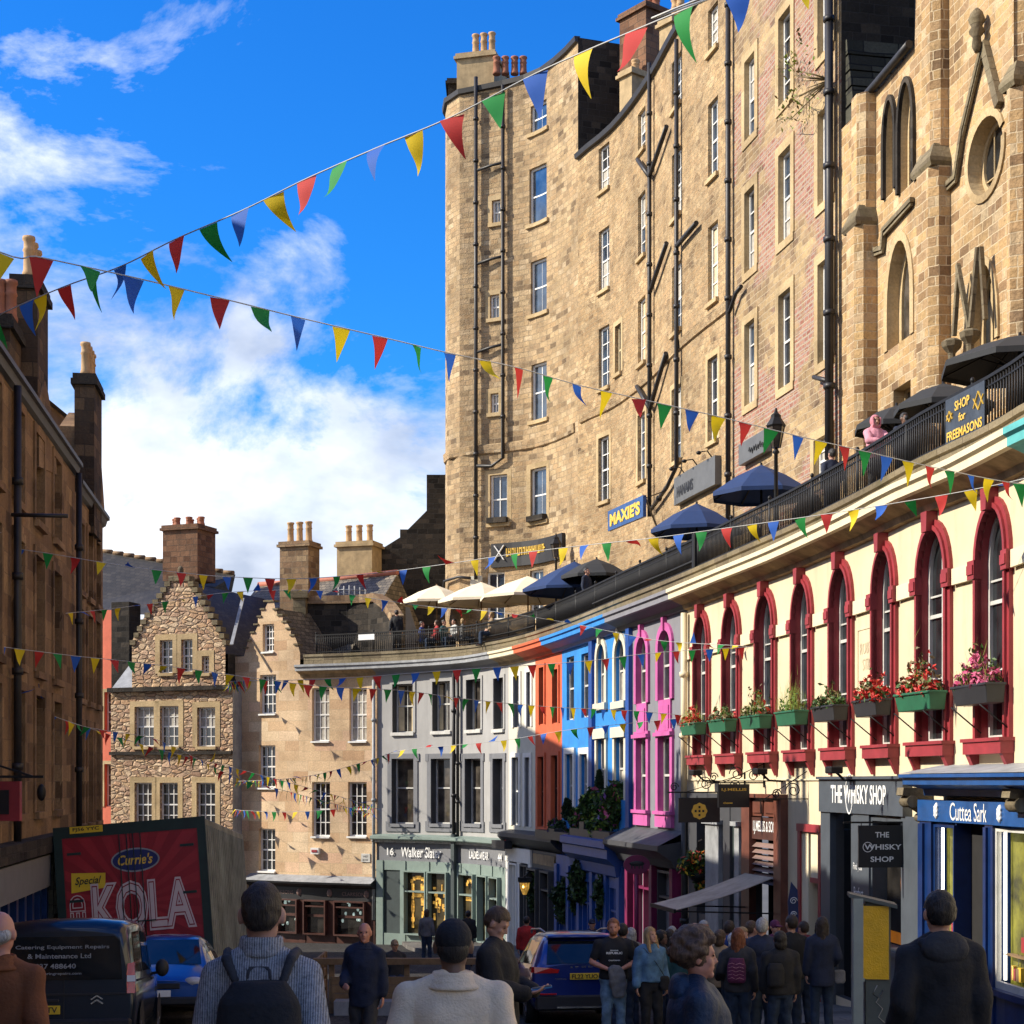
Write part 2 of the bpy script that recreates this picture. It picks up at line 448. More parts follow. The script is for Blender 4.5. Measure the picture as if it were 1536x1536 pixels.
# ---------------------------------------------------------------- mesh helpers
class MB:
    def __init__(s):
        s.v, s.f, s.m, s.uv, s.sm = [], [], [], [], []

    def face(s, pts, m=0, uv=None, smooth=False):
        b = len(s.v)
        pts = [Vector(p) for p in pts]
        s.v += pts
        s.f.append(list(range(b, b + len(pts))))
        s.m.append(m)
        s.sm.append(smooth)
        if uv is None:
            n = Vector((0, 0, 0))
            for i in range(len(pts)):
                a, c = pts[i], pts[(i + 1) % len(pts)]
                n += a.cross(c)
            if n.length > 1e-12:
                n.normalize()
            if abs(n.z) > 0.75:
                uv = [(p.x, p.y) for p in pts]
            else:
                tx = Vector((-n.y, n.x, 0))
                tx = tx.normalized() if tx.length > 1e-6 else Vector((1, 0, 0))
                if abs(n.z) > 0.2:
                    ty = n.cross(tx)
                    uv = [(p.dot(tx), p.dot(ty)) for p in pts]
                else:
                    uv = [(p.dot(tx), p.z) for p in pts]
        s.uv.append(uv)

    def hexa(s, p, m=0):
        """p: 8 points, bottom ring 0-3 then top ring 4-7"""
        for q in ((0, 3, 2, 1), (4, 5, 6, 7), (0, 1, 5, 4), (1, 2, 6, 5), (2, 3, 7, 6), (3, 0, 4, 7)):
            s.face([p[i] for i in q], m)

    def box(s, a, b, m=0):
        x0, y0, z0 = a
        x1, y1, z1 = b
        s.hexa([(x0, y0, z0), (x1, y0, z0), (x1, y1, z0), (x0, y1, z0), (x0, y0, z1), (x1, y0, z1), (x1, y1, z1), (x0, y1, z1)], m)

    def obox(s, c, t, n, w, d, h, m=0):
        """box: c bottom centre, t width dir, n depth dir"""
        c, t, n = Vector(c), Vector(t).normalized(), Vector(n).normalized()
        up = Vector((0, 0, 1))
        q = [c - t * w / 2 - n * d / 2, c + t * w / 2 - n * d / 2, c + t * w / 2 + n * d / 2, c - t * w / 2 + n * d / 2]
        s.hexa(q + [x + up * h for x in q], m)

    def bar(s, a, b, w, h=None, m=0, up=(0, 0, 1)):
        a, b = Vector(a), Vector(b)
        h = h or w
        d = (b - a).normalized()
        u = Vector(up)
        if abs(d.dot(u)) > 0.95:
            u = Vector((1, 0, 0)) if abs(d.x) < 0.9 else Vector((0, 1, 0))
        x = d.cross(u).normalized() * w / 2
        y = x.cross(d).normalized() * h / 2
        q = [a - x - y, a + x - y, a + x + y, a - x + y]
        s.hexa(q + [p + (b - a) for p in q], m)

    def tube(s, path, r, n=8, m=0, smooth=True, caps=True):
        path = [Vector(p) for p in path]
        rs = r if isinstance(r, (list, tuple)) else [r] * len(path)
        rings = []
        ref = None
        for i, p in enumerate(path):
            d = (path[min(i + 1, len(path) - 1)] - path[max(i - 1, 0)])
            d = d.normalized() if d.length > 1e-9 else Vector((0, 0, 1))
            if ref is None:
                ref = Vector((0, 0, 1)) if abs(d.z) < 0.9 else Vector((1, 0, 0))
            x = d.cross(ref).normalized()
            y = x.cross(d).normalized()
            ref = y
            rings.append([p + (x * math.cos(2 * math.pi * k / n) + y * math.sin(2 * math.pi * k / n)) * rs[i] for k in range(n)])
        s.loft(rings, m, smooth, caps)

    def loft(s, rings, m=0, smooth=True, caps=True):
        n = len(rings[0])
        b = len(s.v)
        for r in rings:
            s.v += [Vector(p) for p in r]
        acc = 0.0
        for i in range(len(rings) - 1):
            dl = (Vector(rings[i + 1][0]) - Vector(rings[i][0])).length
            for k in range(n):
                k2 = (k + 1) % n
                s.f.append([b + i * n + k, b + i * n + k2, b + (i + 1) * n + k2, b + (i + 1) * n + k])
                w = (Vector(rings[i][k]) - Vector(rings[i][k2])).length
                s.uv.append([(k * w, acc), (k * w + w, acc), (k * w + w, acc + dl), (k * w, acc + dl)])
                s.m.append(m)
                s.sm.append(smooth)
            acc += dl
        if caps:
            for q in ([b + k for k in range(n)][::-1], [b + (len(rings) - 1) * n + k for k in range(n)]):
                s.f.append(q)
                s.uv.append([(s.v[i].x, s.v[i].y) for i in q])
                s.m.append(m)
                s.sm.append(False)

    def lathe(s, c, prof, n=16, m=0, smooth=True):
        c = Vector(c)
        s.loft([[c + Vector((r * math.cos(2 * math.pi * k / n), r * math.sin(2 * math.pi * k / n), z)) for k in range(n)] for r, z in prof], m, smooth)

    def ell(s, c, r, m=0, rot=None, nu=12, nv=8):
        c = Vector(c)
        rot = rot or Matrix.Identity(3)
        rings = []
        for i in range(nv + 1):
            a = -math.pi / 2 + math.pi * i / nv
            cr, z = max(math.cos(a), 0.02), math.sin(a)
            rings.append([c + rot @ Vector((r[0] * cr * math.cos(2 * math.pi * k / nu), r[1] * cr * math.sin(2 * math.pi * k / nu), r[2] * z)) for k in range(nu)])
        s.loft(rings, m)

    def prism(s, pts, off, m=0):
        """polygon pts (3D, planar) extruded by vector off"""
        off = Vector(off)
        a = [Vector(p) for p in pts]
        b = [p + off for p in a]
        s.face(a, m)
        s.face(b[::-1], m)
        for i in range(len(a)):
            j = (i + 1) % len(a)
            s.face([a[j], a[i], b[i], b[j]], m)

    def build(s, name, mats, parent=None, bevel=0.0, merge=False, fix=False):
        if not isinstance(mats, (list, tuple)):
            mats = [mats]
        me = bpy.data.meshes.new(name)
        o0 = Vector((0, 0, 0))
        if parent is not None:
            r = parent
            while r.parent is not None:
                r = r.parent
            o0 = r.location.copy()
        me.from_pydata([tuple(p - o0) for p in s.v], [], s.f)
        for m_ in mats:
            me.materials.append(M[m_] if isinstance(m_, str) else m_)
        uvl = me.uv_layers.new(name='UVMap')
        i = 0
        for fi, p in enumerate(me.polygons):
            p.material_index = s.m[fi]
            p.use_smooth = s.sm[fi]
            for q in s.uv[fi]:
                uvl.data[i].uv = (q[0], q[1])
                i += 1
        if merge or bevel or fix:
            bm = bmesh.new()
            bm.from_mesh(me)
            bmesh.ops.remove_doubles(bm, verts=bm.verts, dist=0.0004)
            bmesh.ops.recalc_face_normals(bm, faces=bm.faces)
            if bevel:
                es = [e for e in bm.edges if e.is_manifold and len(e.link_faces) == 2 and e.calc_face_angle(0) > 0.6]
                bmesh.ops.bevel(bm, geom=es, offset=bevel, segments=1, affect='EDGES', clamp_overlap=True)
            bm.to_mesh(me)
            bm.free()
        ob = bpy.data.objects.new(name, me)
        col.objects.link(ob)
        if parent is not None:
            ob.parent = parent
        return ob


def tag(o, label=None, cat=None, group=None, kind=None):
    if label:
        o['label'] = label
    if cat:
        o['category'] = cat
    if group:
        o['group'] = group
    if kind:
        o['kind'] = kind
    return o


def thing(name, label, cat, loc=(0, 0, 0), group=None):
    o = bpy.data.objects.new(name, None)
    o.empty_display_size = 0.2
    col.objects.link(o)
    o.location = loc
    return tag(o, label, cat, group)


def copy_tree(o, parent=None):
    c = o.copy()
    col.objects.link(c)
    c.parent = parent
    for ch in list(o.children):
        copy_tree(ch, c)
    return c


def WP(px, py, D):
    return Vector(((px - CX) / F * D, D, (Y0 - py) / F * D))


def text_mb(mb, s, frame, size, m=0, width=None, align='CENTER', bold=0.0, depth=0.006, shear=0.0, angle=0.0, plainbox=False):
    """lettering as real raised geometry: frame = (origin, right, up)"""
    cu = bpy.data.curves.new('lettering', 'FONT')
    cu.body = s
    cu.size = 1.0
    cu.align_x = align
    cu.align_y = 'CENTER'
    cu.offset = bold
    cu.shear = shear
    cu.resolution_u = 3
    cu.extrude = 0.0
    ob = bpy.data.objects.new('lettering', cu)
    col.objects.link(ob)
    me0 = None
    if plainbox:
        cu.offset = 0.0
        me0 = bpy.data.meshes.new_from_object(ob.evaluated_get(bpy.context.evaluated_depsgraph_get()))
        cu.offset = bold
    dg = bpy.context.evaluated_depsgraph_get()
    me = bpy.data.meshes.new_from_object(ob.evaluated_get(dg))
    xs = [v.co.x for v in (me0 or me).vertices]
    ys = [v.co.y for v in (me0 or me).vertices]
    if xs:
        w = max(xs) - min(xs)
        hh = max(ys) - min(ys)
        sy = size / max(hh, 1e-6)
        sx = (width / w) if width else sy
        cx = (max(xs) + min(xs)) / 2 if align == 'CENTER' else min(xs)
        cy = (max(ys) + min(ys)) / 2
        O, rt, up = [Vector(q) for q in frame[:3]]
        fx = frame[3] if len(frame) > 3 else None
        rt.normalize()
        up.normalize()
        n = rt.cross(up)
        ca, sa = math.cos(angle), math.sin(angle)

        def tr(co, off):
            x, y = (co.x - cx) * sx, (co.y - cy) * sy
            x, y = x * ca - y * sa, x * sa + y * ca
            if fx:
                return fx[0].P(fx[1] + x, fx[2] + y, fx[3] + off)
            return O + rt * x + up * y + n * off
        for p in me.polygons:
            mb.face([tr(me.vertices[i].co, depth) for i in p.vertices], m)
    bpy.data.objects.remove(ob)
    bpy.data.curves.remove(cu)
    bpy.data.meshes.remove(me)


# ---------------------------------------------------------------- plan curves
def pchip(xs, ys):
    n = len(xs)
    h = [xs[i + 1] - xs[i] for i in range(n - 1)]
    dl = [(ys[i + 1] - ys[i]) / h[i] for i in range(n - 1)]
    d = [dl[0]] + [0 if dl[i - 1] * dl[i] <= 0 else 2 * dl[i - 1] * dl[i] / (dl[i - 1] + dl[i]) for i in range(1, n - 1)] + [dl[-1]]

    def f(x):
        x = min(max(x, xs[0]), xs[-1])
        i = 0
        while i < n - 2 and x > xs[i + 1]:
            i += 1
        t = (x - xs[i]) / h[i]
        a = (1 + 2 * t) * (1 - t) ** 2
        b = t * (1 - t) ** 2
        c = t * t * (3 - 2 * t)
        e = t * t * (t - 1)
        return a * ys[i] + b * h[i] * d[i] + c * ys[i + 1] + e * h[i] * d[i + 1]
    return f


class Fac:
    """a vertical wall surface over a plan curve, far end first"""

    def __init__(s, pts):
        s.p = [Vector((a, b)) for a, b in pts]
        s.u_ = [0.0]
        for a, b in zip(s.p, s.p[1:]):
            s.u_.append(s.u_[-1] + (b - a).length)
        s.L = s.u_[-1]
        n = len(s.p)
        s.t = []
        for i in range(n):
            d = s.p[min(i + 1, n - 1)] - s.p[max(i - 1, 0)]
            s.t.append(d.normalized())
        s.px = [CX + F * q.x / q.y if q.y > 0.5 else None for q in s.p]

    def _seg(s, u):
        i = 0
        while i < len(s.u_) - 2 and u > s.u_[i + 1]:
            i += 1
        return i, (u - s.u_[i]) / (s.u_[i + 1] - s.u_[i])

    def xy(s, u):
        i, k = s._seg(u)
        return s.p[i].lerp(s.p[i + 1], k)

    def tan(s, u):
        i, k = s._seg(u)
        k = min(max(k, 0), 1)
        t = s.t[i].lerp(s.t[i + 1], k).normalized()
        return Vector((t.x, t.y, 0))

    def nrm(s, u):
        t = s.tan(u)
        return Vector((t.y, -t.x, 0))

    def P(s, u, z, o=0.0):
        q = s.xy(u)
        n = s.nrm(u)
        return Vector((q.x + n.x * o, q.y + n.y * o, z))

    def u(s, px):
        for i in range(len(s.px) - 1, 0, -1):
            a, b = s.px[i - 1], s.px[i]
            if a is None or b is None:
                continue
            if (a - px) * (b - px) <= 0 and a != b:
                k = (px - CX) / F
                A, B = s.p[i - 1], s.p[i]
                fa, fb = A.x - k * A.y, B.x - k * B.y
                w = fa / (fa - fb) if fa != fb else 0
                return s.u_[i - 1] + w * (s.u_[i] - s.u_[i - 1])
        A, B, iu = s.p[0], s.p[1], 0
        if s.px[0] is None or abs(px - s.px[-1]) < abs(px - s.px[0]):
            A, B, iu = s.p[-2], s.p[-1], len(s.p) - 2
        k = (px - CX) / F
        fa, fb = A.x - k * A.y, B.x - k * B.y
        w = fa / (fa - fb)
        return s.u_[iu] + w * (s.u_[iu + 1] - s.u_[iu])

    def z(s, px, py):
        return (Y0 - py) / F * s.xy(s.u(px)).y

    def frame(s, u, z, o=0.0):
        return (s.P(u, z, o), s.tan(u), Vector((0, 0, 1)), (s, u, z, o))


def fac_px(table, step=6.0, x0=None, x1=None, more=()):
    xs = [a for a, _ in table]
    f = pchip(xs, [b for _, b in table])
    x0 = xs[0] if x0 is None else x0
    x1 = xs[-1] if x1 is None else x1
    n = max(2, int((x1 - x0) / step))
    pts = []
    for i in range(n + 1):
        px = x0 + (x1 - x0) * i / n
        D = f(px)
        pts.append(((px - CX) / F * D, D))
    return Fac(pts + list(more))


class Op:
    def __init__(s, u0, u1, z0, z1, arch=0.0, **kw):
        s.u0, s.u1, s.z0, s.z1, s.arch = u0, u1, z0, z1, arch
        s.kw = kw
        s.c = (u0 + u1) / 2
        s.r = (u1 - u0) / 2

    def top(s, u):
        if not s.arch:
            return s.z1
        k = min(1.0, abs(u - s.c) / s.r)
        return s.z1 - s.arch + s.arch * math.sqrt(max(0, 1 - k * k))

    def bot(s, u):
        if not s.kw.get('round'):
            return s.z0
        k = min(1.0, abs(u - s.c) / s.r)
        return s.z1 - s.arch - s.arch * math.sqrt(max(0, 1 - k * k))

    def outline(s, e=0.0, n=12, eb=None):
        """closed outline grown by e (negative shrinks); eb for the bottom"""
        eb = e if eb is None else eb
        if s.kw.get('round'):
            return [(s.c + (s.r + e) * math.cos(2 * math.pi * (k + .5) / 24), s.z1 - s.arch + (s.arch + e) * math.sin(2 * math.pi * (k + .5) / 24)) for k in range(24)]
        a, b, z0, z1 = s.u0 - e, s.u1 + e, s.z0 - eb, s.z1 + e
        if not s.arch:
            return [(a, z0), (b, z0), (b, z1), (a, z1)]
        zs = s.z1 - s.arch
        r, rise = s.r + e, s.arch + e
        pts = [(a, z0), (b, z0)]
        for i in range(n + 1):
            t = math.pi * i / n
            pts.append((s.c + r * math.cos(t), zs + rise * math.sin(t)))
        return pts


def fopx(f, x0, x1, yt, yb, arch=0.0, **kw):
    u0, u1 = f.u(x0), f.u(x1)
    c = (x0 + x1) / 2
    return Op(u0, u1, f.z(c, yb), f.z(c, yt), arch, **kw)


def fbox(mb, f, u0, u1, z0, z1, o0, o1, m=0, seg=None):
    """box on a facade between offsets o0 (back) and o1 (front); follows the curve"""
    n = max(1, int(math.ceil((u1 - u0) / (seg or 0.5))))
    us = [u0 + (u1 - u0) * i / n for i in range(n + 1)]
    for a, b in zip(us, us[1:]):
        for (za, oa), (zb, ob), q in (((z0, o1), (z1, o1), 0), ((z1, o0), (z0, o0), 1), ((z1, o1), (z1, o0), 2), ((z0, o0), (z0, o1), 3)):
            p = [f.P(a, za, oa), f.P(b, za, oa), f.P(b, zb, ob), f.P(a, zb, ob)]
            if q < 2:
                uv = [(a, za), (b, za), (b, zb), (a, zb)]
            else:
                uv = [(a, oa), (b, oa), (b, ob), (a, ob)]
            mb.face(p, m, uv)
    for e, fl in ((u0, 1), (u1, 0)):
        p = [f.P(e, z0, o1), f.P(e, z1, o1), f.P(e, z1, o0), f.P(e, z0, o0)]
        uv = [(o1, z0), (o1, z1), (o0, z1), (o0, z0)]
        mb.face(p[::-1] if fl == 0 else p, m, uv[::-1] if fl == 0 else uv)


def ring(mb, f, po, pi, of, ob, m=0):
    """moulding between outline po and inner outline pi, front offset of, back ob"""
    n = len(po)
    for i in range(n):
        j = (i + 1) % n
        a, b, c, d = po[i], po[j], pi[j], pi[i]
        mb.face([f.P(a[0], a[1], of), f.P(b[0], b[1], of), f.P(c[0], c[1], of), f.P(d[0], d[1], of)], m, [a, b, c, d])
        mb.face([f.P(b[0], b[1], of), f.P(a[0], a[1], of), f.P(a[0], a[1], ob), f.P(b[0], b[1], ob)], m, [b, a, (a[0], a[1] + .1), (b[0], b[1] + .1)])
        mb.face([f.P(d[0], d[1], of), f.P(c[0], c[1], of), f.P(c[0], c[1], ob), f.P(d[0], d[1], ob)], m, [d, c, (c[0], c[1] + .1), (d[0], d[1] + .1)])


def fpoly(mb, f, pts, o, m=0):
    mb.face([f.P(a, b, o) for a, b in pts], m, list(pts))


def wall(mb, f, u0, u1, z0, z1, ops=(), depth=0.24, m=0, mr=None, o=0.0, seg=1.0):
    mr = m if mr is None else mr
    Z0 = z0 if callable(z0) else (lambda u: z0)
    Z1 = z1 if callable(z1) else (lambda u: z1)
    br = {round(u0, 5), round(u1, 5)}
    n = max(1, int((u1 - u0) / seg))
    for i in range(n):
        br.add(round(u0 + (u1 - u0) * i / n, 5))
    for q in getattr(z1, 'br', ()):
        if u0 < q < u1:
            br.add(round(q, 5))
    for q in ops:
        br.add(round(q.u0, 5))
        br.add(round(q.u1, 5))
        if q.arch:
            for i in range(1, 12):
                br.add(round(q.c - q.r * math.cos(math.pi * i / 12), 5))
    br = sorted(br)
    for a, b in zip(br, br[1:]):
        if b - a < 1e-4:
            continue
        mid = (a + b) / 2
        cover = sorted([q for q in ops if q.u0 < mid < q.u1], key=lambda q: q.z0)
        e = 1e-6
        ca, cb = Z0(a + e), Z0(b - e)
        for q in cover:
            qa, qb = q.bot(a), q.bot(b)
            if q.z0 > ca + 1e-4:
                mb.face([f.P(a, ca, o), f.P(b, cb, o), f.P(b, qb, o), f.P(a, qa, o)], m, [(a, ca), (b, cb), (b, qb), (a, qa)])
            ca, cb = q.top(a), q.top(b)
        ta, tb = Z1(a + e), Z1(b - e)
        if ta > ca + 1e-4 or tb > cb + 1e-4:
            mb.face([f.P(a, ca, o), f.P(b, cb, o), f.P(b, tb, o), f.P(a, ta, o)], m, [(a, ca), (b, cb), (b, tb), (a, ta)])
    for q in ops:
        pts = q.outline()
        dp = q.kw.get('depth', depth)
        mrq = q.kw.get('mr', mr)
        for i in range(len(pts)):
            a, b = pts[i], pts[(i + 1) % len(pts)]
            if abs(a[0] - b[0]) + abs(a[1] - b[1]) < 1e-5:
                continue
            vert = abs(a[0] - b[0]) < abs(a[1] - b[1])
            uv = [(a[0], a[1]), (b[0], b[1]), (b[0] + (dp if vert else 0), b[1] + (0 if vert else dp)), (a[0] + (dp if vert else 0), a[1] + (0 if vert else dp))]
            mb.face([f.P(a[0], a[1], o), f.P(b[0], b[1], o), f.P(b[0], b[1], o - dp), f.P(a[0], a[1], o - dp)], mrq, uv)


RW = random.Random(7)


def window(f, bld, q, depth=0.24, frame='white', glass=None, cols=2, rows=2, sill=None, surround=None, sw=0.14, sproud=0.04,
           ft=0.055, sash=True, curtain=None, name='window', o=0.0, split=None, sillw=0.06, sillh=0.12, silld=0.1, bar=0.022):
    """sash window: frame and bars, pane, sill, surround"""
    depth = q.kw.get('depth', depth)
    mb = MB()
    b0, b1 = o - depth - 0.02, o - depth + 0.05
    ring(mb, f, q.outline(), q.outline(-ft), b1, b0)
    zi0, zi1, ui0, ui1 = q.z0 + ft, q.z1 - ft, q.u0 + ft, q.u1 - ft
    zm = q.z0 + (q.z1 - q.z0) * (split or 0.5)
    if q.arch:
        ztop = q.z1 - q.arch
    else:
        ztop = zi1
    if sash:
        fbox(mb, f, ui0, ui1, zm - 0.03, zm + 0.03, b0 + 0.01, b1 - 0.01)
    for i in range(1, cols):
        uu = ui0 + (ui1 - ui0) * i / cols
        zt = q.top(uu) - ft
        fbox(mb, f, uu - bar / 2, uu + bar / 2, zi0, zt, b0 + 0.02, b1 - 0.018)
    if rows > 1:
        for lo, hi in (((zi0, zm - .03), (zm + .03, ztop)) if sash else ((zi0, ztop),)):
            k = rows if not sash else max(1, rows)
            for i in range(1, k):
                z = lo + (hi - lo) * i / k
                fbox(mb, f, ui0, ui1, z - bar / 2, z + bar / 2, b0 + 0.02, b1 - 0.018)
    w = mb.build(name, frame, bld)
    g = MB()
    gl = glass or RW.choice(['glass', 'glass', 'glassd', 'glass'])
    pts = q.outline(-ft * 0.5)
    g.face([f.P(a, b, b0 + 0.015) for a, b in pts], 0, list(pts))
    g.build('pane', gl, w)
    if curtain:
        c = MB()
        if curtain == 'rand':
            curtain = RW.choice(['curtain', 'top', 'low', 'blind', 'top'])
        cz0 = q.z0 if curtain != 'top' else zm
        fbox(c, f, ui0 + 0.02, ui1 - 0.02, max(cz0, zi0) + 0.02, (zm if curtain == 'low' else ztop) - 0.05, b0 + 0.017, b0 + 0.021)
        c.build('curtain', 'curtain' if curtain != 'blind' else 'blind', w)
    if sill:
        s_ = MB()
        fbox(s_, f, q.u0 - sillw, q.u1 + sillw, q.z0 - sillh, q.z0 + 0.01, o - depth + 0.05, o + silld)
        s_.build('sill', sill, w)
    if surround:
        s_ = MB()
        po, pi = q.outline(sw, eb=0), q.outline(0)
        n = len(po)
        # open at the bottom edge
        for i in range(1, n):
            j = (i + 1) % n
            a, b, c, d = po[i], po[j], pi[j], pi[i]
            of, ob = o + sproud, o - 0.003
            s_.face([f.P(a[0], a[1], of), f.P(b[0], b[1], of), f.P(c[0], c[1], of), f.P(d[0], d[1], of)], 0, [a, b, c, d])
            s_.face([f.P(b[0], b[1], of), f.P(a[0], a[1], of), f.P(a[0], a[1], ob), f.P(b[0], b[1], ob)], 0, [b, a, (a[0], a[1] + .1), (b[0], b[1] + .1)])
            s_.face([f.P(d[0], d[1], of), f.P(c[0], c[1], of), f.P(c[0], c[1], ob), f.P(d[0], d[1], ob)], 0, [d, c, (c[0], c[1] + .1), (d[0], d[1] + .1)])
        s_.build('surround', surround, w)
    return w


def chimney_pots(bld, pts, mat='pot', h=0.9, r=0.16):
    for p in pts:
        mb = MB()
        mb.lathe(p, [(r * 1.05, 0), (r * 1.1, 0.08), (r * 0.92, 0.14), (r * 0.85, h * 0.62), (r * 1.02, h * 0.66), (r * 0.86, h * 0.72), (r * 0.84, h - 0.1), (r * 1.08, h - 0.06), (r, h), (r * 0.7, h), (r * 0.65, h - 0.2)], 12)
        mb.build('chimney_pot', mat, bld)


def pipe(bld, pts, r=0.055, name='drainpipe', mat='pipe', collars=True):
    mb = MB()
    mb.tube(pts, r, 8)
    if collars:
        pts = [Vector(p) for p in pts]
        for a, b in zip(pts, pts[1:]):
            L = (b - a).length
            if L < 1.0:
                continue
            d = (b - a).normalized()
            for i in range(1, int(L / 1.8) + 1):
                c = a + d * (L * i / (int(L / 1.8) + 1))
                mb.tube([c - d * 0.06, c + d * 0.06], r * 1.45, 8)
    return mb.build(name, mat, bld)


def leaves(mb, c, rad, n, size, mats, rng, weights=None, droop=0.0, hollow=0.35):
    c = Vector(c)
    for _ in range(n):
        while True:
            p = Vector((rng.uniform(-1, 1), rng.uniform(-1, 1), rng.uniform(-1, 1)))
            if hollow < p.length < 1:
                break
        k = 1 + 0.35 * mnoise.noise(p * 2.3 + c)
        q = c + Vector((p.x * rad[0] * k, p.y * rad[1] * k, p.z * rad[2] * k))
        s_ = size * rng.uniform(0.6, 1.3)
        a = Vector((rng.uniform(-1, 1), rng.uniform(-1, 1), rng.uniform(-1, 1) - droop)).normalized()
        b = a.cross(Vector((rng.uniform(-1, 1), rng.uniform(-1, 1), rng.uniform(-1, 1)))).normalized()
        mi = rng.choices(range(len(mats)), weights or [1] * len(mats))[0]
        mb.face([q - a * s_, q - b * s_ * 0.45, q + a * s_, q + b * s_ * 0.45 + b.cross(a) * s_ * 0.15], mi)
# ---------------------------------------------------------------- plan of the street
E_T = [(345, 68.3), (457, 66.2), (540, 65.1), (620, 63.8), (700, 61.9), (752, 59.4), (790, 57.0), (833, 53.6), (932, 45.9), (1015, 40.9), (1107, 36.2), (1197, 32.5),
       (1243, 30.7), (1322, 27.9), (1373, 26.2), (1507, 23.05), (1536, 22.3)]
E = fac_px(E_T, 5.0, more=[(7.5, 19.5), (7.9, 16.5), (8.6, 11), (9.4, 4)])
U_T = [(668, 67.4), (680, 66.5), (740, 65.7), (800, 64.7), (860, 62.0), (870, 61.3), (920, 58.7), (980, 54.3), (1010, 51.6), (1045, 49.2), (1100, 46.2), (1125, 44.8), (1238, 39.4), (1260, 38.5), (1400, 33.1), (1536, 29.1)]
_u = fac_px(U_T, 5.0)
U = Fac([(-0.5, 79), (-1.9, 73), (-2.6, 69.4), (-2.84, 68.2)] + [tuple(p) for p in _u.p] + [(10.2, 25.5), (11.4, 18.0), (12.6, 10)])
L = Fac([(-5.0 - 0.135 * y, y) for y in [-14 + i * (41.4 + 14) / 24 for i in range(25)]])
Rf = Fac([(-17.45, 69.6), (-11.75, 67.3)])
TZ, CZ, RZ = 5.15, 4.8, 6.03


def edge_x(y):
    for a, b in zip(E.p, E.p[1:]):
        if (a.y - y) * (b.y - y) <= 0 and a.y != b.y:
            return a.x + (b.x - a.x) * (y - a.y) / (b.y - a.y)
    return E.p[-1].x + (E.p[-1].y - y) * 0.13 if y < E.p[-1].y else E.p[0].x


def road_z(y):
    if y < 30:
        return -1.6 - 0.0945 * y
    return -1.6 - 0.0945 * 30 - 0.062 * (min(y, 95) - 30)


def kerb_r(y):
    return edge_x(min(max(y, 17), 58)) - 2.9 - max(0, y - 50) * 0.12


def kerb_l(y):
    return -5.0 - 0.135 * min(y, 42) + 0.75


def ground_z(x, y):
    z = road_z(y)
    k = kerb_r(y)
    if x > k:
        z += 0.14 + 0.03 * min(x - k, 4)
    elif x < kerb_l(y):
        z += 0.13
    return z


def sheet(name, xf0, xf1, ys, zf, mat, kind='structure', nx=1):
    mb = MB()
    for a, b in zip(ys, ys[1:]):
        for i in range(nx):
            q = []
            for y, k in ((a, i), (a, i + 1), (b, i + 1), (b, i)):
                x = xf0(y) + (xf1(y) - xf0(y)) * k / nx
                q.append((x, y, zf(x, y)))
            mb.face(q, 0, [(p[0], p[1]) for p in q])
    o = mb.build(name, mat)
    return tag(o, kind=kind)


M['setts'] = stone('granite_setts', [(0.035, 0.035, 0.037), (0.075, 0.073, 0.07), (0.05, 0.05, 0.052), (0.095, 0.09, 0.085)], 0.22, 0.13, (0.022, 0.02, 0.018), 0.016, 0.9, soot=0.3, warp=0.01)
M['paving'] = stone('paving_flags', [(0.11, 0.105, 0.1), (0.17, 0.16, 0.15), (0.14, 0.135, 0.125)], 0.9, 0.6, (0.05, 0.045, 0.04), 0.012, 0.3, soot=0.3, warp=0.004)
M['earth'] = plain('far_ground', (0.10, 0.095, 0.085), 0.95, var=0.2, nscale=0.2)
ys = [-30 + i * 2.5 for i in range(52)]
sheet('ground', lambda y: -700, lambda y: 700, [-300, -30] + ys[1:] + [200, 1500], lambda x, y: road_z(y) - 0.12 if y > -30 else 1.2 - 0.12, 'earth')
sheet('road', kerb_l, kerb_r, ys, lambda x, y: road_z(y), 'setts', nx=3)
sheet('pavement', lambda y: kerb_r(y), lambda y: kerb_r(y) + 9, ys, lambda x, y: ground_z(x + 0.001, y), 'paving', nx=3)
sheet('pavement', lambda y: kerb_l(y) - 4, lambda y: kerb_l(y), ys, lambda x, y: road_z(y) + 0.13, 'paving', nx=2)
for nm, kf, sg in (('kerb', kerb_r, 1), ('kerb', kerb_l, -1)):
    mb = MB()
    for a, b in zip(ys, ys[1:]):
        for (dx0, dz0), (dx1, dz1) in (((0, -0.15), (0, 0.142)), ((0, 0.142), (0.16 * sg, 0.146))):
            q = [(kf(a) + dx0 - 0.006 * sg, a, road_z(a) + dz0), (kf(b) + dx0 - 0.006 * sg, b, road_z(b) + dz0), (kf(b) + dx1, b, road_z(b) + dz1), (kf(a) + dx1, a, road_z(a) + dz1)]
            mb.face(q if sg < 0 else q[::-1], 0)
    tag(mb.build(nm, 'paving'), kind='structure')
# terrace floor
mb = MB()
ep = [E.P(E.u(px), TZ, -0.05) for px in range(456, 1537, 12)] + [Vector((E.p[-1].x, E.p[-1].y, TZ))]
upn = [Vector((p.x, p.y, TZ)) for p in U.p if p.y < 75][::-1]
mb.face(ep + upn + [Vector((-9.0, 74, TZ))])
tag(mb.build('terrace_floor', 'paving'), kind='structure')


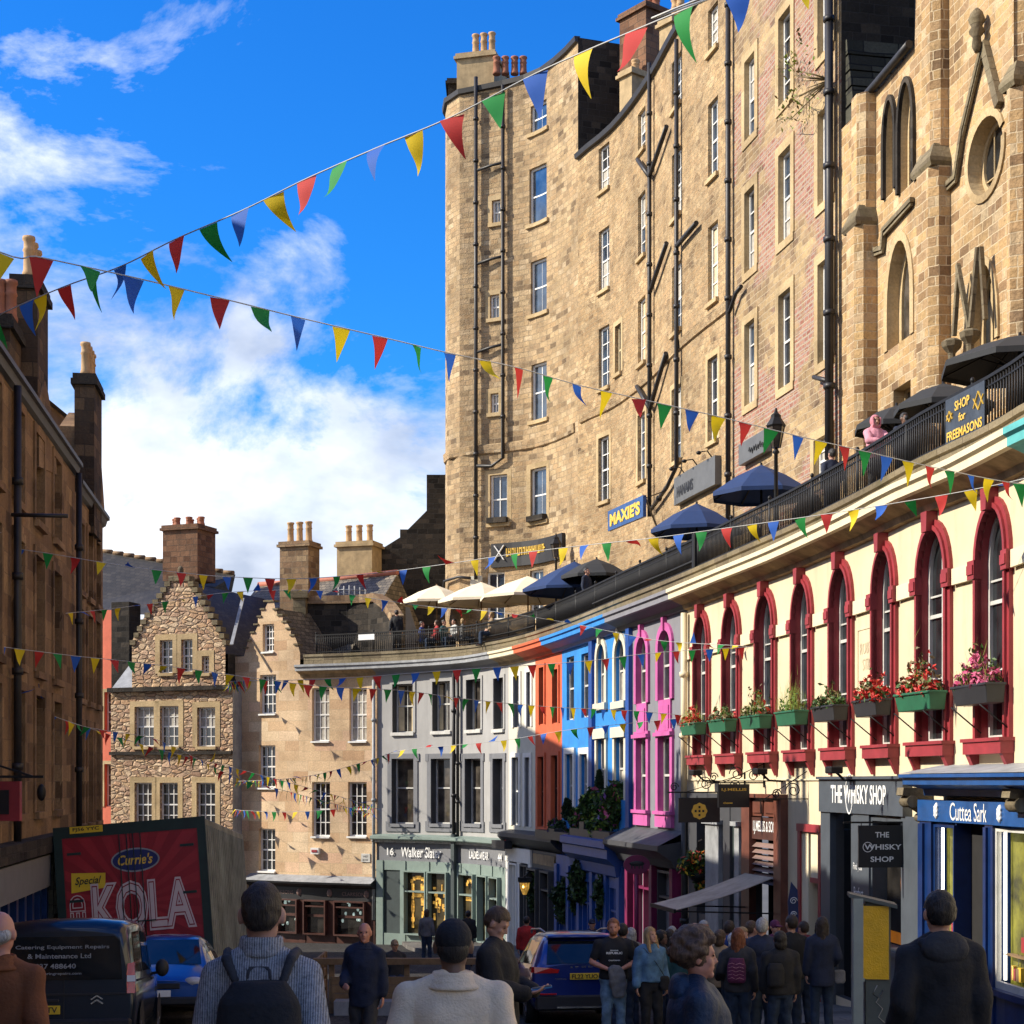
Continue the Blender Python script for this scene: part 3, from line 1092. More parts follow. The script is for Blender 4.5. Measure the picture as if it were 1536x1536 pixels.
def sweep(mb, f, u0, u1, prof, mats, seg=1.0):
    n = max(1, int((u1 - u0) / seg))
    us = [u0 + (u1 - u0) * i / n for i in range(n + 1)]
    acc = 0
    for (a, b), m in zip(zip(prof, prof[1:]), mats):
        l = math.hypot(b[0] - a[0], b[1] - a[1])
        for p, q in zip(us, us[1:]):
            mb.face([f.P(p, a[1], a[0]), f.P(q, a[1], a[0]), f.P(q, b[1], b[0]), f.P(p, b[1], b[0])], m, [(p, acc), (q, acc), (q, acc + l), (p, acc + l)])
        acc += l
    for e in (u0, u1):
        mb.face([f.P(e, z, o) for o, z in prof], mats[0])


CORN = [(0, 4.28), (0.10, 4.30), (0.14, 4.40), (0.42, 4.52), (0.5, 4.54), (0.5, 4.66), (0.56, 4.70), (0.56, 4.79), (-0.02, 4.82)]


def eo(px, o, f=E):
    a, b = f.u(px - 80) if f is E and px > 500 else 0, f.L
    for _ in range(40):
        m_ = (a + b) / 2
        p = f.P(m_, 0, o)
        if CX + F * p.x / p.y < px:
            a = m_
        else:
            b = m_
    return (a + b) / 2


def cornice(b, x0, x1, face, soff, u=None):
    mb = MB()
    u0, u1 = u or (E.u(x0), E.u(x1))
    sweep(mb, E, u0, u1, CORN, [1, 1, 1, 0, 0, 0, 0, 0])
    mb.build('cornice', [face, soff], b)


def bldg(name, label, cat, f, px, z=-6.0, group=None, o=0):
    p = f.P(f.u(px), z, o)
    return thing(name, label, cat, (p.x, p.y, p.z), group)


def side_wall(b, f, u, z0, z1, o0, o1, mat, name='side_wall'):
    mb = MB()
    mb.face([f.P(u, z0, o0), f.P(u, z0, o1), f.P(u, z1, o1), f.P(u, z1, o0)])
    return mb.build(name, mat, b)


ZG = -8.0
G_SH = 'painted shop houses under the terrace'
# ================================================================ yellow house with maroon arches
yb = bldg('terraced_house', 'cream yellow house with eight tall maroon arched windows above the whisky and tea shops', 'building', E, 1280, -4)
ops = []
yw = [(1044, 1065), (1089, 1110), (1140, 1163), (1194, 1219), (1252, 1280), (1317, 1350), (1389, 1427), (1471, 1514)]
ucs = []
for i, (a, b) in enumerate(yw):
    c = (E.u(a) + E.u(b)) / 2
    ucs.append(c)
# even out the bays
u_first, u_last = ucs[0], ucs[-1]
for i in range(8):
    c = 0.5 * ucs[i] + 0.5 * (u_first + (u_last - u_first) * i / 7)
    ops.append(Op(c - 0.5, c + 0.5, 0.62, 4.0, 0.74, depth=0.16))
up_ops = list(ops)
uY0, uY1 = E.u(1031), E.L
lo = [Op(E.u(1133), E.u(1172), -4.1, -0.75, mr=2), Op(E.u(1203), E.u(1231), -4.1, -0.95), Op(E.u(1254), E.u(1286), -4.05, -0.60, mr=2), Op(E.u(1313), E.u(1362), -2.9, -0.62, mr=2),
      Op(E.u(1052), E.u(1092), -3.4, -0.9, mr=2)]
mb = MB()
wall(mb, E, uY0, uY1, ZG, 4.3, ops + lo, 0.16, 0, 1)
mb.build('wall', ['yellow', 'maroon', 'charcoal'], yb)
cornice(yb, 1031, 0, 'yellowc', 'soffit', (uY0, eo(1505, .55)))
c2 = MB()
sweep(c2, E, eo(1505, .55), E.L, CORN, [0] * 8)
M['teal'] = plain('turquoise_cornice_paint', (0.10, 0.42, 0.42), 0.6)
c2.build('cornice', 'teal', yb)
M['maroonl'] = M['maroon']
for i, q in enumerate(up_ops):
    w = window(E, yb, q, frame='offw', glass='glass', cols=2, rows=2, split=0.6, ft=0.06, bar=.03, surround=None)
    # moulded maroon surround, with keystone and impost blocks
    s = MB()
    po, pi = q.outline(0.16, 14, eb=0), q.outline(0, 14)
    po2 = q.outline(0.07, 14, eb=0)
    for A, B, of in ((po, pi, 0.06), (po2, pi, 0.10)):
        for k in range(1, len(A)):
            j = (k + 1) % len(A)
            a, b, c, d = A[k], A[j], B[j], B[k]
            s.face([E.P(*a, of), E.P(*b, of), E.P(*c, of), E.P(*d, of)], 0, [a, b, c, d])
            s.face([E.P(*b, of), E.P(*a, of), E.P(*a, -.003), E.P(*b, -.003)], 0, [b, a, a, b])
            s.face([E.P(*d, of), E.P(*c, of), E.P(*c, -.003), E.P(*d, -.003)], 0, [d, c, c, d])
    zs = q.z1 - q.arch
    for uu in (q.u0 - 0.10, q.u1 + 0.10):
        fbox(s, E, uu - 0.115, uu + 0.115, zs - 0.24, zs + 0.04, -0.003, 0.125)
        fbox(s, E, uu - 0.10, uu + 0.10, zs - 0.17, zs - 0.03, 0.125, 0.145)
    k0 = q.c
    p4 = [(k0 - 0.09, q.z1 - 0.04), (k0 + 0.09, q.z1 - 0.04), (k0 + 0.11, q.z1 + 0.28), (k0 - 0.11, q.z1 + 0.28)]
    s.hexa([E.P(a, z, oo) for oo in (-.003, 0.19) for a, z in p4])
    s.build('surround', 'maroon', w)
    s = MB()      # bracketed sill block
    z0 = q.z0
    fbox(s, E, q.u0 - 0.2, q.u1 + 0.2, z0 - 0.22, z0 - 0.04, -.003, 0.20)
    fbox(s, E, q.u0 - 0.23, q.u1 + 0.23, z0 - 0.04, z0 + 0.012, -.003, 0.23)
    for uu in (q.u0 - 0.12, q.u1 + 0.12):
        s.hexa([E.P(uu + a, z, oo) for z, oo_ in ((z0 - 0.50, 0.04), (z0 - 0.22, 0.17)) for a, oo in ((-.06, -.003), (.06, -.003), (.06, oo_), (-.06, oo_))])
    s.build('sill', 'maroon', w)
# string band between imposts
zs = up_ops[0].z1 - up_ops[0].arch
edges = [uY0] + [v for q in up_ops for v in (q.u0 - 0.24, q.u1 + 0.24)] + [uY1]
for a, b in zip(edges[0::2], edges[1::2]):
    if b - a > 0.1:
        mb = MB()
        fbox(mb, E, a, b, zs - 0.23, zs + 0.02, -0.003, 0.07)
        mb.build('string_course', 'yellowc', yb)
mb = MB()
fbox(mb, E, uY0, uY1, 0.02, 0.05, -0.003, 0.035)
mb.build('string_course', 'yellowc', yb)
# blind window panel with faded writing
mb = MB()
up = E.u(1299)
ring(mb, E, [(up - .42, 1.6), (up + .42, 1.6), (up + .42, 2.75), (up - .42, 2.75)], [(up - .4, 1.62), (up + .4, 1.62), (up + .4, 2.73), (up - .4, 2.73)], 0.012, -.003)
text_mb(mb, 'ROBT\n STR', E.frame(up, 2.25, 0.004), 0.5, width=0.6)
M['faded'] = plain('faded_paint', (0.60, 0.50, 0.33), 0.8, var=0.15)
mb.build('faded_lettering', 'faded', yb)


def fr(mb, f, x0, x1, yt, yb_, o0, o1, m=0):
    c = (x0 + x1) / 2
    fbox(mb, f, f.u(x0), f.u(x1), f.z(c, yb_), f.z(c, yt), o0, o1, m)


# ---------- whisky shop front (part of the yellow house)
def part(b, name, mat, fn, parent=None):
    mb = MB()
    fn(mb)
    return mb.build(name, mat, parent or b)


uw0, uw1 = E.u(1240), E.u(1368)
zt, zb = 0.02, -0.50
sf = MB()
fbox(sf, E, uw0, uw1, -0.58, 0.04, -.003, 0.16)
fbox(sf, E, uw0, uw1, 0.04, 0.09, -.003, 0.22)
sfo = sf.build('shop_fascia', 'whisky', yb)
mb = MB()
uc = E.u(1301)
text_mb(mb, 'THE WHISKY SHOP', E.frame((E.u(1343) + E.u(1259)) / 2, -0.235, 0.162), 0.34, width=(E.u(1343) - E.u(1259)), bold=0.02)
# circle round the W
uo = E.u(1259) + (E.u(1343) - E.u(1259)) * .34
pts = [(uo + 0.20 * math.cos(t * math.pi / 12), -0.23 + 0.37 * math.sin(t * math.pi / 12)) for t in range(24)]
pin = [(uo + 0.175 * math.cos(t * math.pi / 12), -0.23 + 0.345 * math.sin(t * math.pi / 12)) for t in range(24)]
ring(mb, E, pts, pin, 0.172, 0.158)
mb.build('lettering', 'letter', sfo)
mb = MB()
for a, b in ((1240, 1254), (1286, 1313), (1362, 1392)):
    fbox(mb, E, E.u(a), E.u(b), -5, -0.58, -.003, 0.12)
fbox(mb, E, E.u(1313), E.u(1362), -5, -2.9, -.003, 0.1)
fbox(mb, E, E.u(1313) - .02, E.u(1362) + .02, -2.95, -2.87, -.003, 0.16)
mb.build('shop_pilasters', 'whisky', yb)


def shopglass(b, f, u0, u1, z0, z1, back=0.36, backmat='dark', mull=(), mat='whisky', tr=None, name='shop_window', w=0.07, lo=None):
    q = MB()
    ring(q, f, [(u0, z0), (u1, z0), (u1, z1), (u0, z1)], [(u0 + w, z0 + w), (u1 - w, z0 + w), (u1 - w, z1 - w), (u0 + w, z1 - w)], 0.03 - back + 0.25, -back)
    for m_ in mull:
        uu = u0 + (u1 - u0) * m_
        fbox(q, f, uu - .03, uu + .03, z0 + w, z1 - w, -back, 0.03 - back + 0.22)
    if tr:
        zz = z0 + (z1 - z0) * tr
        fbox(q, f, u0 + w, u1 - w, zz - .03, zz + .03, -back, 0.03 - back + 0.22)
    wo = q.build(name, mat, b)
    g = MB()
    fpoly(g, f, [(u0 + w * .5, z0 + w * .5), (u1 - w * .5, z0 + w * .5), (u1 - w * .5, z1 - w * .5), (u0 + w * .5, z1 - w * .5)], -back + 0.01)
    g.build('pane', backmat, wo)
    return wo


M['shopglass'] = glassmat('shop_window_glass', (0.02, 0.018, 0.016), 1.6, 0.1)
w1 = shopglass(yb, E, lo[3].u0, lo[3].u1, lo[3].z0, lo[3].z1, 0.2, 'shopglass')
M['poster'] = plain('orange_window_print', (0.75, 0.22, 0.01), 0.6, var=0.15, emit=0.12)
mb = MB()
u1_, z1_ = E.u(1347), -1.75
pts = [(u1_ + 0.36 * math.cos(R(t)), z1_ + 0.75 * math.sin(R(t))) for t in range(70, 300, 12)]
for a, b in zip(pts, pts[1:]):
    k = 0.045
    mb.face([E.P(a[0], a[1], -.17), E.P(b[0], b[1], -.17), E.P(b[0] + k, b[1], -.17), E.P(a[0] + k, a[1], -.17)])
text_mb(mb, 'Cask', E.frame(u1_ + .05, z1_ + .18, -.172), 0.16, width=0.42)
text_mb(mb, 'House', E.frame(u1_ + .05, z1_ - .06, -.172), 0.16, width=0.46)
fbox(mb, E, E.u(1318), E.u(1360), -2.8, -2.6, -.175, -.165)
fbox(mb, E, E.u(1354), E.u(1362), -0.95, -0.75, -.175, -.165)
mb.build('window_print', 'poster', w1)
mb = MB()
text_mb(mb, 'Find your', E.frame(E.u(1297), -1.55, 0.122), 0.16, width=0.5)
text_mb(mb, 'Perfect', E.frame(E.u(1298), -2.0, 0.122), 0.2, width=0.5)
mb.build('lettering', 'letter', yb)
# dark doorway behind whisky door
def doorway(b, f, q, dep=0.8, mat='dark', door=None, fr_=None):
    mb = MB()
    fpoly(mb, f, [(q.u0 - .3, q.z0 - 1.5), (q.u1 + .3, q.z0 - 1.5), (q.u1 + .3, q.z1 + .3), (q.u0 - .3, q.z1 + .3)], -dep)
    for u in (q.u0, q.u1):
        mb.face([f.P(u, q.z0 - 1.5, -.3), f.P(u, q.z0 - 1.5, -dep), f.P(u, q.z1, -dep), f.P(u, q.z1, -.3)])
    mb.face([f.P(q.u0, q.z1, -.3), f.P(q.u1, q.z1, -.3), f.P(q.u1, q.z1, -dep), f.P(q.u0, q.z1, -dep)])
    return mb.build('doorway', mat, b)


doorway(yb, E, lo[2])
doorway(yb, E, lo[0])
doorway(yb, E, lo[4], 0.5)
d2 = doorway(yb, E, lo[1], 0.9)
mb = MB()
for a, b in ((1200, 1204), (1231, 1234)):
    fbox(mb, E, E.u(a), E.u(b), -5, -0.9, -.003, 0.06)
fbox(mb, E, E.u(1200), E.u(1234), -1.0, -0.85, -.003, 0.08)
fbox(mb, E, E.u(1217), E.u(1231), -2.0, -1.9, -.2, 0.03)
mb.build('door_frame', 'maroon', yb)
mb = MB()
fbox(mb, E, E.u(1204), E.u(1214), -5, -0.98, -.25, 0.02)
fbox(mb, E, E.u(1217), E.u(1231), -1.9, -1.0, -.25, 0.01)
mb.build('door_panel', 'yellowc', yb)
# wall lamp bracket fittings
G_SP = 'small black spotlights along the cream wall'
for px, lab in ((1074, 'by the cream downpipe, farthest along the wall'), (1174, 'above the wrought iron sign brackets'), (1291, 'above the whisky shop fascia')):
    uu = E.u(px)
    p = E.P(uu, 0.18, 0)
    t_ = thing('floodlight', 'small black floodlight on the cream wall ' + lab, 'light', p, G_SP)
    mb = MB()
    a = E.P(uu, 0.0, 0.0)
    b = E.P(uu, 0.2, 0.5)
    mb.tube([a, E.P(uu, 0.02, 0.3), b], 0.025, 6)
    mb.build('bracket', 'iron', t_)
    mb = MB()
    mb.obox(b - Vector((0, 0, .06)), E.tan(uu), E.nrm(uu), 0.32, 0.24, 0.13)
    mb.build('lamp_head', 'iron', t_, bevel=0.02)

# ---------- tea shop (blue)
uT0, uT1 = eo(1378, .3), eo(1570, .3)
tea = bldg('tea_shop_front', 'glossy blue projecting tea shop front with lit green windows reading Cuttea Sark', 'shop front', E, 1450, -3.6)
of = 0.30
mb = MB()
# lean-to slate hood and cobalt edge
uH0, uH1 = eo(1352, .7), eo(1575, .7)
hood = MB()
n = 14
for i in range(n):
    a, b = uH0 + (uH1 - uH0) * i / n, uH0 + (uH1 - uH0) * (i + 1) / n
    hood.face([E.P(a, 0.12, .75), E.P(b, 0.12, .75), E.P(b, 0.26, 0), E.P(a, 0.26, 0)], 0, [(a, 0), (b, 0), (b, .8), (a, .8)])
hood.build('hood', 'lead', tea)
mb = MB()
sweep(mb, E, uH0, uH1, [(0, -0.24), (.32, -0.22), (.34, -.12), (.62, -.06), (.68, -.05), (.68, .05), (.75, .06), (.75, .11), (0, .14)], [0] * 8)
mb.build('cornice', 'cobalt', tea)
mb = MB()
fbox(mb, E, uT0, uT1 + .6, -0.62, -0.29, -.003, of + 0.02)
fas = mb.build('shop_fascia', 'cobalt', tea)
mb = MB()
text_mb(mb, 'Cuttea Sark', E.frame(eo(1454, .32), -0.455, of + 0.023), 0.27, width=eo(1481, .32) - eo(1426, .32))
for px in (1405, 1500):
    uu = eo(px, .32)
    mb.ell(E.P(uu, -.455, of + .02), (0.05, 0.05, 0.13))
    for zz in (-.52, -.455, -.39):
        fbox(mb, E, uu - .06, uu + .06, zz - .012, zz + .012, of + .02, of + .045)
mb.build('lettering', 'letter', fas)
tops = [Op(eo(1400, .25), eo(1437, .25), -2.95, -.66), Op(eo(1443, .2), eo(1481, .25), -3.6, -.66), Op(eo(1493, .25), eo(1566, .25), -2.95, -.66)]
mb = MB()
for a, b in ((uT0, tops[0].u0), (tops[0].u1, tops[1].u0), (tops[1].u1, tops[2].u0), (tops[2].u1, tops[2].u1 + .5)):
    fbox(mb, E, a, b, -5, -.62, -.003, of - .01)
    fbox(mb, E, a + .03, (a + b) / 2 - .02, -4.9, -.66, of - .01, of + .03)
for q in (tops[0], tops[2]):
    fbox(mb, E, q.u0 - .001, q.u1 + .001, -5, -2.95, -.003, of - .04)
    fbox(mb, E, q.u0 - .04, q.u1 + .04, -3.02, -2.93, -.003, of + .04)
mb.build('shop_pilasters', 'navy', tea)
wl = None
for q in (tops[0], tops[2]):
    fm = MB()
    ring(fm, E, [(q.u0, q.z0), (q.u1, q.z0), (q.u1, q.z1), (q.u0, q.z1)], [(q.u0 + .05, q.z0 + .12), (q.u1 - .05, q.z0 + .12), (q.u1 - .05, q.z1 - .05), (q.u0 + .05, q.z1 - .05)], of - .05, of - .12)
    w_ = fm.build('shop_window', 'offw' if q is tops[2] else 'navy', tea)
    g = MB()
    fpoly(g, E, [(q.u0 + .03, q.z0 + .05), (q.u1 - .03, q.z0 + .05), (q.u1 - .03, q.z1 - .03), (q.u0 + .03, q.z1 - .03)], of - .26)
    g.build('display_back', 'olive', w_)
    g = MB()
    g.tube([E.P(q.u0 + .10, q.z0 + .14, of - .16), E.P(q.u0 + .10, q.z1 - .06, of - .16)], 0.022, 8)
    g.build('strip_lamp', 'tube', w_)
    g = MB()
    cc = q.c + .05
    if q is tops[2]:
        text_mb(g, 'Tea &', E.frame(cc + .1, -2.2, of - .245), 0.18, width=.7)
        text_mb(g, 'Merchandise', E.frame(cc + .1, -2.5, of - .245), 0.18, width=1.1)
        text_mb(g, 'Prints', E.frame(cc + .1, -2.75, of - .245), 0.14, width=.7)
    else:
        text_mb(g, 'HAPPY', E.frame(cc, -1.95, of - .245), 0.12, width=.42)
        text_mb(g, 'tea', E.frame(cc, -2.35, of - .245), 0.22, width=.4)
    g.build('lettering', 'ink' if q is tops[2] else 'letter', w_)
    g = MB()
    rr = random.Random(3)
    for k in range(16):
        uu, zz = rr.uniform(q.u0 + .15, q.u1 - .12), q.z0 + .16 + rr.choice([0, .42])
        h_ = rr.uniform(.12, .28)
        g.obox(E.P(uu, zz, of - .22), E.tan(uu), E.nrm(uu), rr.uniform(.06, .12), .05, h_, rr.randrange(4))
    fbox(g, E, q.u0 + .1, q.u1 - .06, q.z0 + .5, q.z0 + .52, of - .27, of - .14, 0)
    g.build('shop_goods', ['wood', 'letter', 'maroon', 'gold'], w_)
mb = MB()
fbox(mb, E, uT0 + .05, uT1, -5, -.64, .002, .015)
fbox(mb, E, tops[1].u0, tops[1].u1, -5, -.64, .02, .05, 1)
mb.build('shop_backing', ['navy', 'dark'], tea)
# carved stone consoles
for px, oo in ((1364, .0), (1531, .05)):
    uu = eo(px, .35)
    mb = MB()
    prof = [(0.05, -0.75), (.16, -.70), (.10, -.55), (.3, -.42), (.26, -.28), (.52, -.22), (.5, -.1), (0, -.1), (0, -.75)]
    mb.prism([E.P(uu - .13, z, o_ + oo) for o_, z in prof], E.tan(uu) * .26)
    mb.tube([E.P(uu - .16, -.32, .36 + oo), E.P(uu + .16, -.32, .36 + oo)], .1, 10)
    mb.tube([E.P(uu - .15, -.58, .14 + oo), E.P(uu + .15, -.58, .14 + oo)], .07, 10)
    mb.build('carved_console', 'coping', tea)

# ---------- cheese shop chestnut front & grey stone door case further down
mel = bldg('cheese_shop_front', 'chestnut brown panelled shop front of the cheese shop with white lettering and slatted vents', 'shop front', E, 1152, -4)
mb = MB()
for a, b in ((1122, 1134), (1171, 1182)):
    fbox(mb, E, E.u(a), E.u(b), -5, -.35, -.003, 0.16)
fbox(mb, E, E.u(1122), E.u(1182), -.35, -.27, -.003, 0.24)
fbox(mb, E, E.u(1134), E.u(1171), -.75, -.35, -.003, 0.08)
for a, b in ((1136, 1151), (1154, 1170)):
    fbox(mb, E, E.u(a), E.u(b), -.68, -.42, .08, 0.11)
mb.build('shop_frame', 'chest', mel)
mb = MB()
fbox(mb, E, E.u(1134), E.u(1171), -1.25, -.78, -.05, 0.1)
sg = mb.build('shop_fascia', 'brown', mel)
mb = MB()
text_mb(mb, 'I.J.MELLIS & SON', E.frame(E.u(1153), -1.0, .102), .3, width=E.u(1170) - E.u(1137), bold=.01)
mb.build('lettering', 'letter', sg)
mb = MB()
M['louvre'] = plain('grey_brown_louvre', (0.22, 0.14, 0.12), 0.6)
for k in range(7):
    z = -1.42 - k * .13
    mb.hexa([E.P(uu, zz, oo) for zz, oo in ((z, .1), (z + .09, .0)) for uu, oo in ((E.u(1134), oo), (E.u(1171), oo), (E.u(1171), oo - .03), (E.u(1134), oo - .03))])
mb.build('louvre', 'louvre', mel)
# awning
aw = bldg('shop_awning', 'faded fabric awning sloping out over the cheese shop crowd', 'awning', E, 1150, -2)
ua, ub = E.u(1128), E.u(1171)
mb = MB()
zA, zB, oB = -2.02, -3.02 + .35, 2.3
n = 8
for i in range(n):
    a, b = i / n, (i + 1) / n
    o_ = lambda k: 0.16 + (oB - .16) * k
    z_ = lambda k: zA + (zB - zA) * k - .05 * math.sin(math.pi * k)
    mb.face([E.P(ua, z_(b), o_(b)), E.P(ub, z_(b), o_(b)), E.P(ub, z_(a), o_(a)), E.P(ua, z_(a), o_(a))])
    mb.face([E.P(ua, z_(b) - .012, o_(b)), E.P(ua, z_(a) - .012, o_(a)), E.P(ub, z_(a) - .012, o_(a)), E.P(ub, z_(b) - .012, o_(b))])
M['awn'] = plain('faded_awning_cloth', (0.42, 0.36, 0.28), 0.9, var=0.2, nscale=1.2, dirt=0.5)
mb.build('canopy', 'awn', aw)
mb = MB()
mb.bar(E.P(ua, zB - .02, oB), E.P(ub, zB - .02, oB), .05, .08)
for uu in (ua, ub):
    mb.bar(E.P(uu, zA - .75, .16), E.P(uu, zB - .02, oB), .03)
mb.build('awning_frame', 'iron', aw)
# grey door case between
mb = MB()
for a, b in ((1040, 1052), (1092, 1102)):
    fbox(mb, E, E.u(a), E.u(b), -5, -.35, -.003, .12)
fbox(mb, E, E.u(1036), E.u(1122), -.9, -.28, -.003, .10)
fbox(mb, E, E.u(1052), E.u(1092), -5, -3.2, -.003, .08)
mb.build('shop_pilasters', 'charcoal', yb)
mb = MB()
for a, b in ((1068, 1088), (1112, 1119)):
    fbox(mb, E, E.u(a), E.u(b), -5, -.92, -.003, .17)
    fbox(mb, E, E.u(a) - .1, E.u(b) + .1, -1.0, -.9, -.003, .24)
mb.build('stone_pilaster', 'lead', yb)
mb = MB()
fbox(mb, E, E.u(1102), E.u(1112), -5, -.9, -.003, .05)
mb.build('shop_panel', 'sagedk', yb)
# cream downpipe at the joint
pipe(yb, [E.P(E.u(1033), z, .12) for z in (4.2, -.4)], .08, mat='yellowc')
pipe(yb, [E.P(E.u(1035), z, .14) for z in (-.4, -5)], .085)

# ================================================================ grey house with pink windows
pk = bldg('terraced_house', 'slate grey house with two tall pink arched windows', 'building', E, 985, -4)
ops = []
for a, b in ((957, 972), (990, 1008)):
    u0, u1 = E.u(a), E.u(b)
    ops.append((Op(u0, u1, E.z(965, 1055), 3.95, .45, depth=.15), Op(u0, u1, -.85, E.z(965, 1108), depth=.15)))
mb = MB()
wall(mb, E, E.u(947), E.u(1031), ZG, 4.3, [q for p in ops for q in p], .15, 0, 1)
mb.build('wall', ['bluegrey', 'pink'], pk)
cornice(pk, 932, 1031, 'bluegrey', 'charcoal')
for qa, qb in ops:
    w = window(E, pk, qa, frame='offw', cols=1, rows=1, surround='pink', sw=.2, sproud=.07)
    mb = MB()
    fbox(mb, E, qa.c - .08, qa.c + .08, qa.z1 - .03, qa.z1 + .34, -.003, .12)
    mb.build('keystone', 'pink', w)
    w = window(E, pk, qb, frame='offw', cols=1, rows=1, surround='pink', sw=.2, sproud=.07)
    mb = MB()
    fbox(mb, E, qa.u0, qa.u1, qb.z1, qa.z0, -.003, .05)
    fbox(mb, E, qa.u0 + .1, qa.u1 - .1, qb.z1 + .15, qa.z0 - .15, .05, .08)
    fbox(mb, E, qa.u0 - .22, qa.u1 + .22, qb.z1 + .02, qb.z1 + .12, -.003, .14)
    mb.build('panel', 'pink', w)
    mb = MB()
    fbox(mb, E, qb.u0 - .2, qb.u1 + .2, qb.z0 - .35, qb.z0, -.003, .09)
    fbox(mb, E, qb.u0 - .24, qb.u1 + .24, qb.z0 - .02, qb.z0 + .07, -.003, .15)
    mb.build('sill', 'pink', w)
mb = MB()
n = 5
a0, a1 = E.u(943), E.u(1030)
for i in range(n):
    a, b = a0 + (a1 - a0) * i / n, a0 + (a1 - a0) * (i + 1) / n
    mb.face([E.P(a, -1.62, .75), E.P(b, -1.62, .75), E.P(b, -1.25, 0), E.P(a, -1.25, 0)], 0, [(a, 0), (b, 0), (b, .8), (a, .8)])
sweep(mb, E, a0, a1, [(0, -2.3), (.3, -2.2), (.4, -2.0), (.7, -1.8), (.76, -1.75), (.76, -1.62), (0, -1.5)], [1] * 6)
M['dlead'] = plain('dark_lead', (0.07, 0.072, 0.075), 0.6, var=0.3)
mb.build('shop_cornice', ['dlead', 'charcoal'], pk)
mb = MB()
for px in (957, 994, 1026):
    fbox(mb, E, E.u(px) - .12, E.u(px) + .12, -7, -2.2, -.003, .35)
mb.build('shop_pilasters', 'magenta', pk)
shopglass(pk, E, E.u(962), E.u(990), -4.6, -2.3, .05, 'shopglass', (.5,), 'magenta', tr=.75)
shopglass(pk, E, E.u(998), E.u(1022), -4.6, -2.3, .05, 'shopglass', (), 'charcoal', tr=.7)

# ================================================================ blue house
bl = bldg('terraced_house', 'bright blue house with cream arched windows and flowers over its shop', 'building', E, 890, -4)
ops = []
specs = [(850, 861, 985, 1080, 0, 'k'), (872, 883, 980, 1076, 0, 'k'), (850, 861, 1131, 1226, 0, 'w'), (872, 883, 1131, 1222, 0, 'w'),
         (897, 909, 966, 1055, .45, 'c'), (924, 938, 959, 1052, .45, 'c'), (897, 909, 1108, 1200, 0, 'c'), (924, 938, 1106, 1200, 0, 'c')]
for a, b, t_, b_, ar, k in specs:
    q = fopx(E, a, b, t_, b_, ar, depth=.15)
    q.k = k
    ops.append(q)
mb = MB()
wall(mb, E, E.u(843), E.u(947), ZG, 4.3, ops, .15, 0)
mb.build('wall', ['bluep'], bl)
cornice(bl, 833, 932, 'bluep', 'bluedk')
for q in ops:
    w = window(E, bl, q, frame='offw', cols=1, rows=1, surround={'k': None, 'w': 'white', 'c': 'creamw'}[q.k], sw=.2, sproud=.06, curtain='low' if q.k == 'c' else None)
    if q.k == 'c' and q.arch:
        mb = MB()
        fbox(mb, E, q.c - .08, q.c + .08, q.z1, q.z1 + .45, -.003, .14)
        mb.build('keystone', 'creamw', w)
        mb = MB()
        fbox(mb, E, q.u0 - .22, q.u1 + .22, q.z0 - .2, q.z0, -.003, .12)
        mb.build('sill', 'creamw', w)
    elif q.k == 'c':
        mb = MB()
        fbox(mb, E, q.u0 - .24, q.u1 + .24, q.z1, q.z1 + .3, -.003, .12)
        mb.build('lintel', 'creamw', w)
mb = MB()
fbox(mb, E, E.u(888), E.u(893), -1.3, 4.3, -.003, .12)
mb.build('corner_strip', 'bluedk', bl)
mb = MB()
fbox(mb, E, E.u(944), E.u(949), -1.3, 4.3, -.003, .12)
mb.build('corner_strip', 'bluedk', bl)
# blue shop front
mb = MB()
sweep(mb, E, E.u(872), E.u(942), [(0, -2.9), (.35, -2.7), (.4, -2.4), (.62, -2.2), (.62, -1.95), (.7, -1.9), (.7, -1.7), (0, -1.55)], [0] * 7)
mb.build('shop_cornice', 'bluedk', bl)
mb = MB()
for px in (846, 864, 880, 900, 921, 941):
    fbox(mb, E, E.u(px) - .16, E.u(px) + .16, -8, -2.7, -.003, .3)
fbox(mb, E, E.u(844), E.u(944), -3.0, -2.4, -.003, .22)
mb.build('shop_pilasters', 'bluedk', bl)
for a, b in ((849, 861), (867, 877), (884, 897), (904, 918), (925, 938)):
    shopglass(bl, E, E.u(a), E.u(b), -5.6, -3.0, .05, 'shopglass', (.5,), 'bluedk', tr=.72)

# ================================================================ orange house
og = bldg('terraced_house', 'narrow orange red house between cream and blue houses', 'building', E, 824, -4)
ops = [fopx(E, 810, 817, 1001, 1086), fopx(E, 830, 838, 1004, 1084), fopx(E, 808, 817, 1135, 1240), fopx(E, 828, 838, 1133, 1232)]
mb = MB()
wall(mb, E, E.u(803), E.u(843), ZG, 4.3, ops, .15, 0)
mb.build('wall', 'orange', og)
cornice(og, 790, 833, 'orange', 'orange')
for q in ops:
    window(E, og, q, depth=.15, frame='brown', cols=1, rows=1, glass='glass', surround='orange', sw=.13, sproud=.05)
mb = MB()
fbox(mb, E, E.u(803), E.u(843), -8, -2.4, -.003, .12)
sweep(mb, E, E.u(765), E.u(848), [(0, -2.4), (.3, -2.2), (.5, -2.0), (.5, -1.85), (0, -1.75)], [0] * 4)
mb.build('shop_front', 'charcoal', og)
for a, b in ((806, 820), (826, 840)):
    shopglass(og, E, E.u(a), E.u(b), -5.6, -3.0, -.13, 'shopglass', (), 'charcoal', tr=.75)
mb = MB()
fbox(mb, E, E.u(806), E.u(838), -2.85, -2.5, .12, .16)
mb.build('shop_fascia', 'soffit', og)

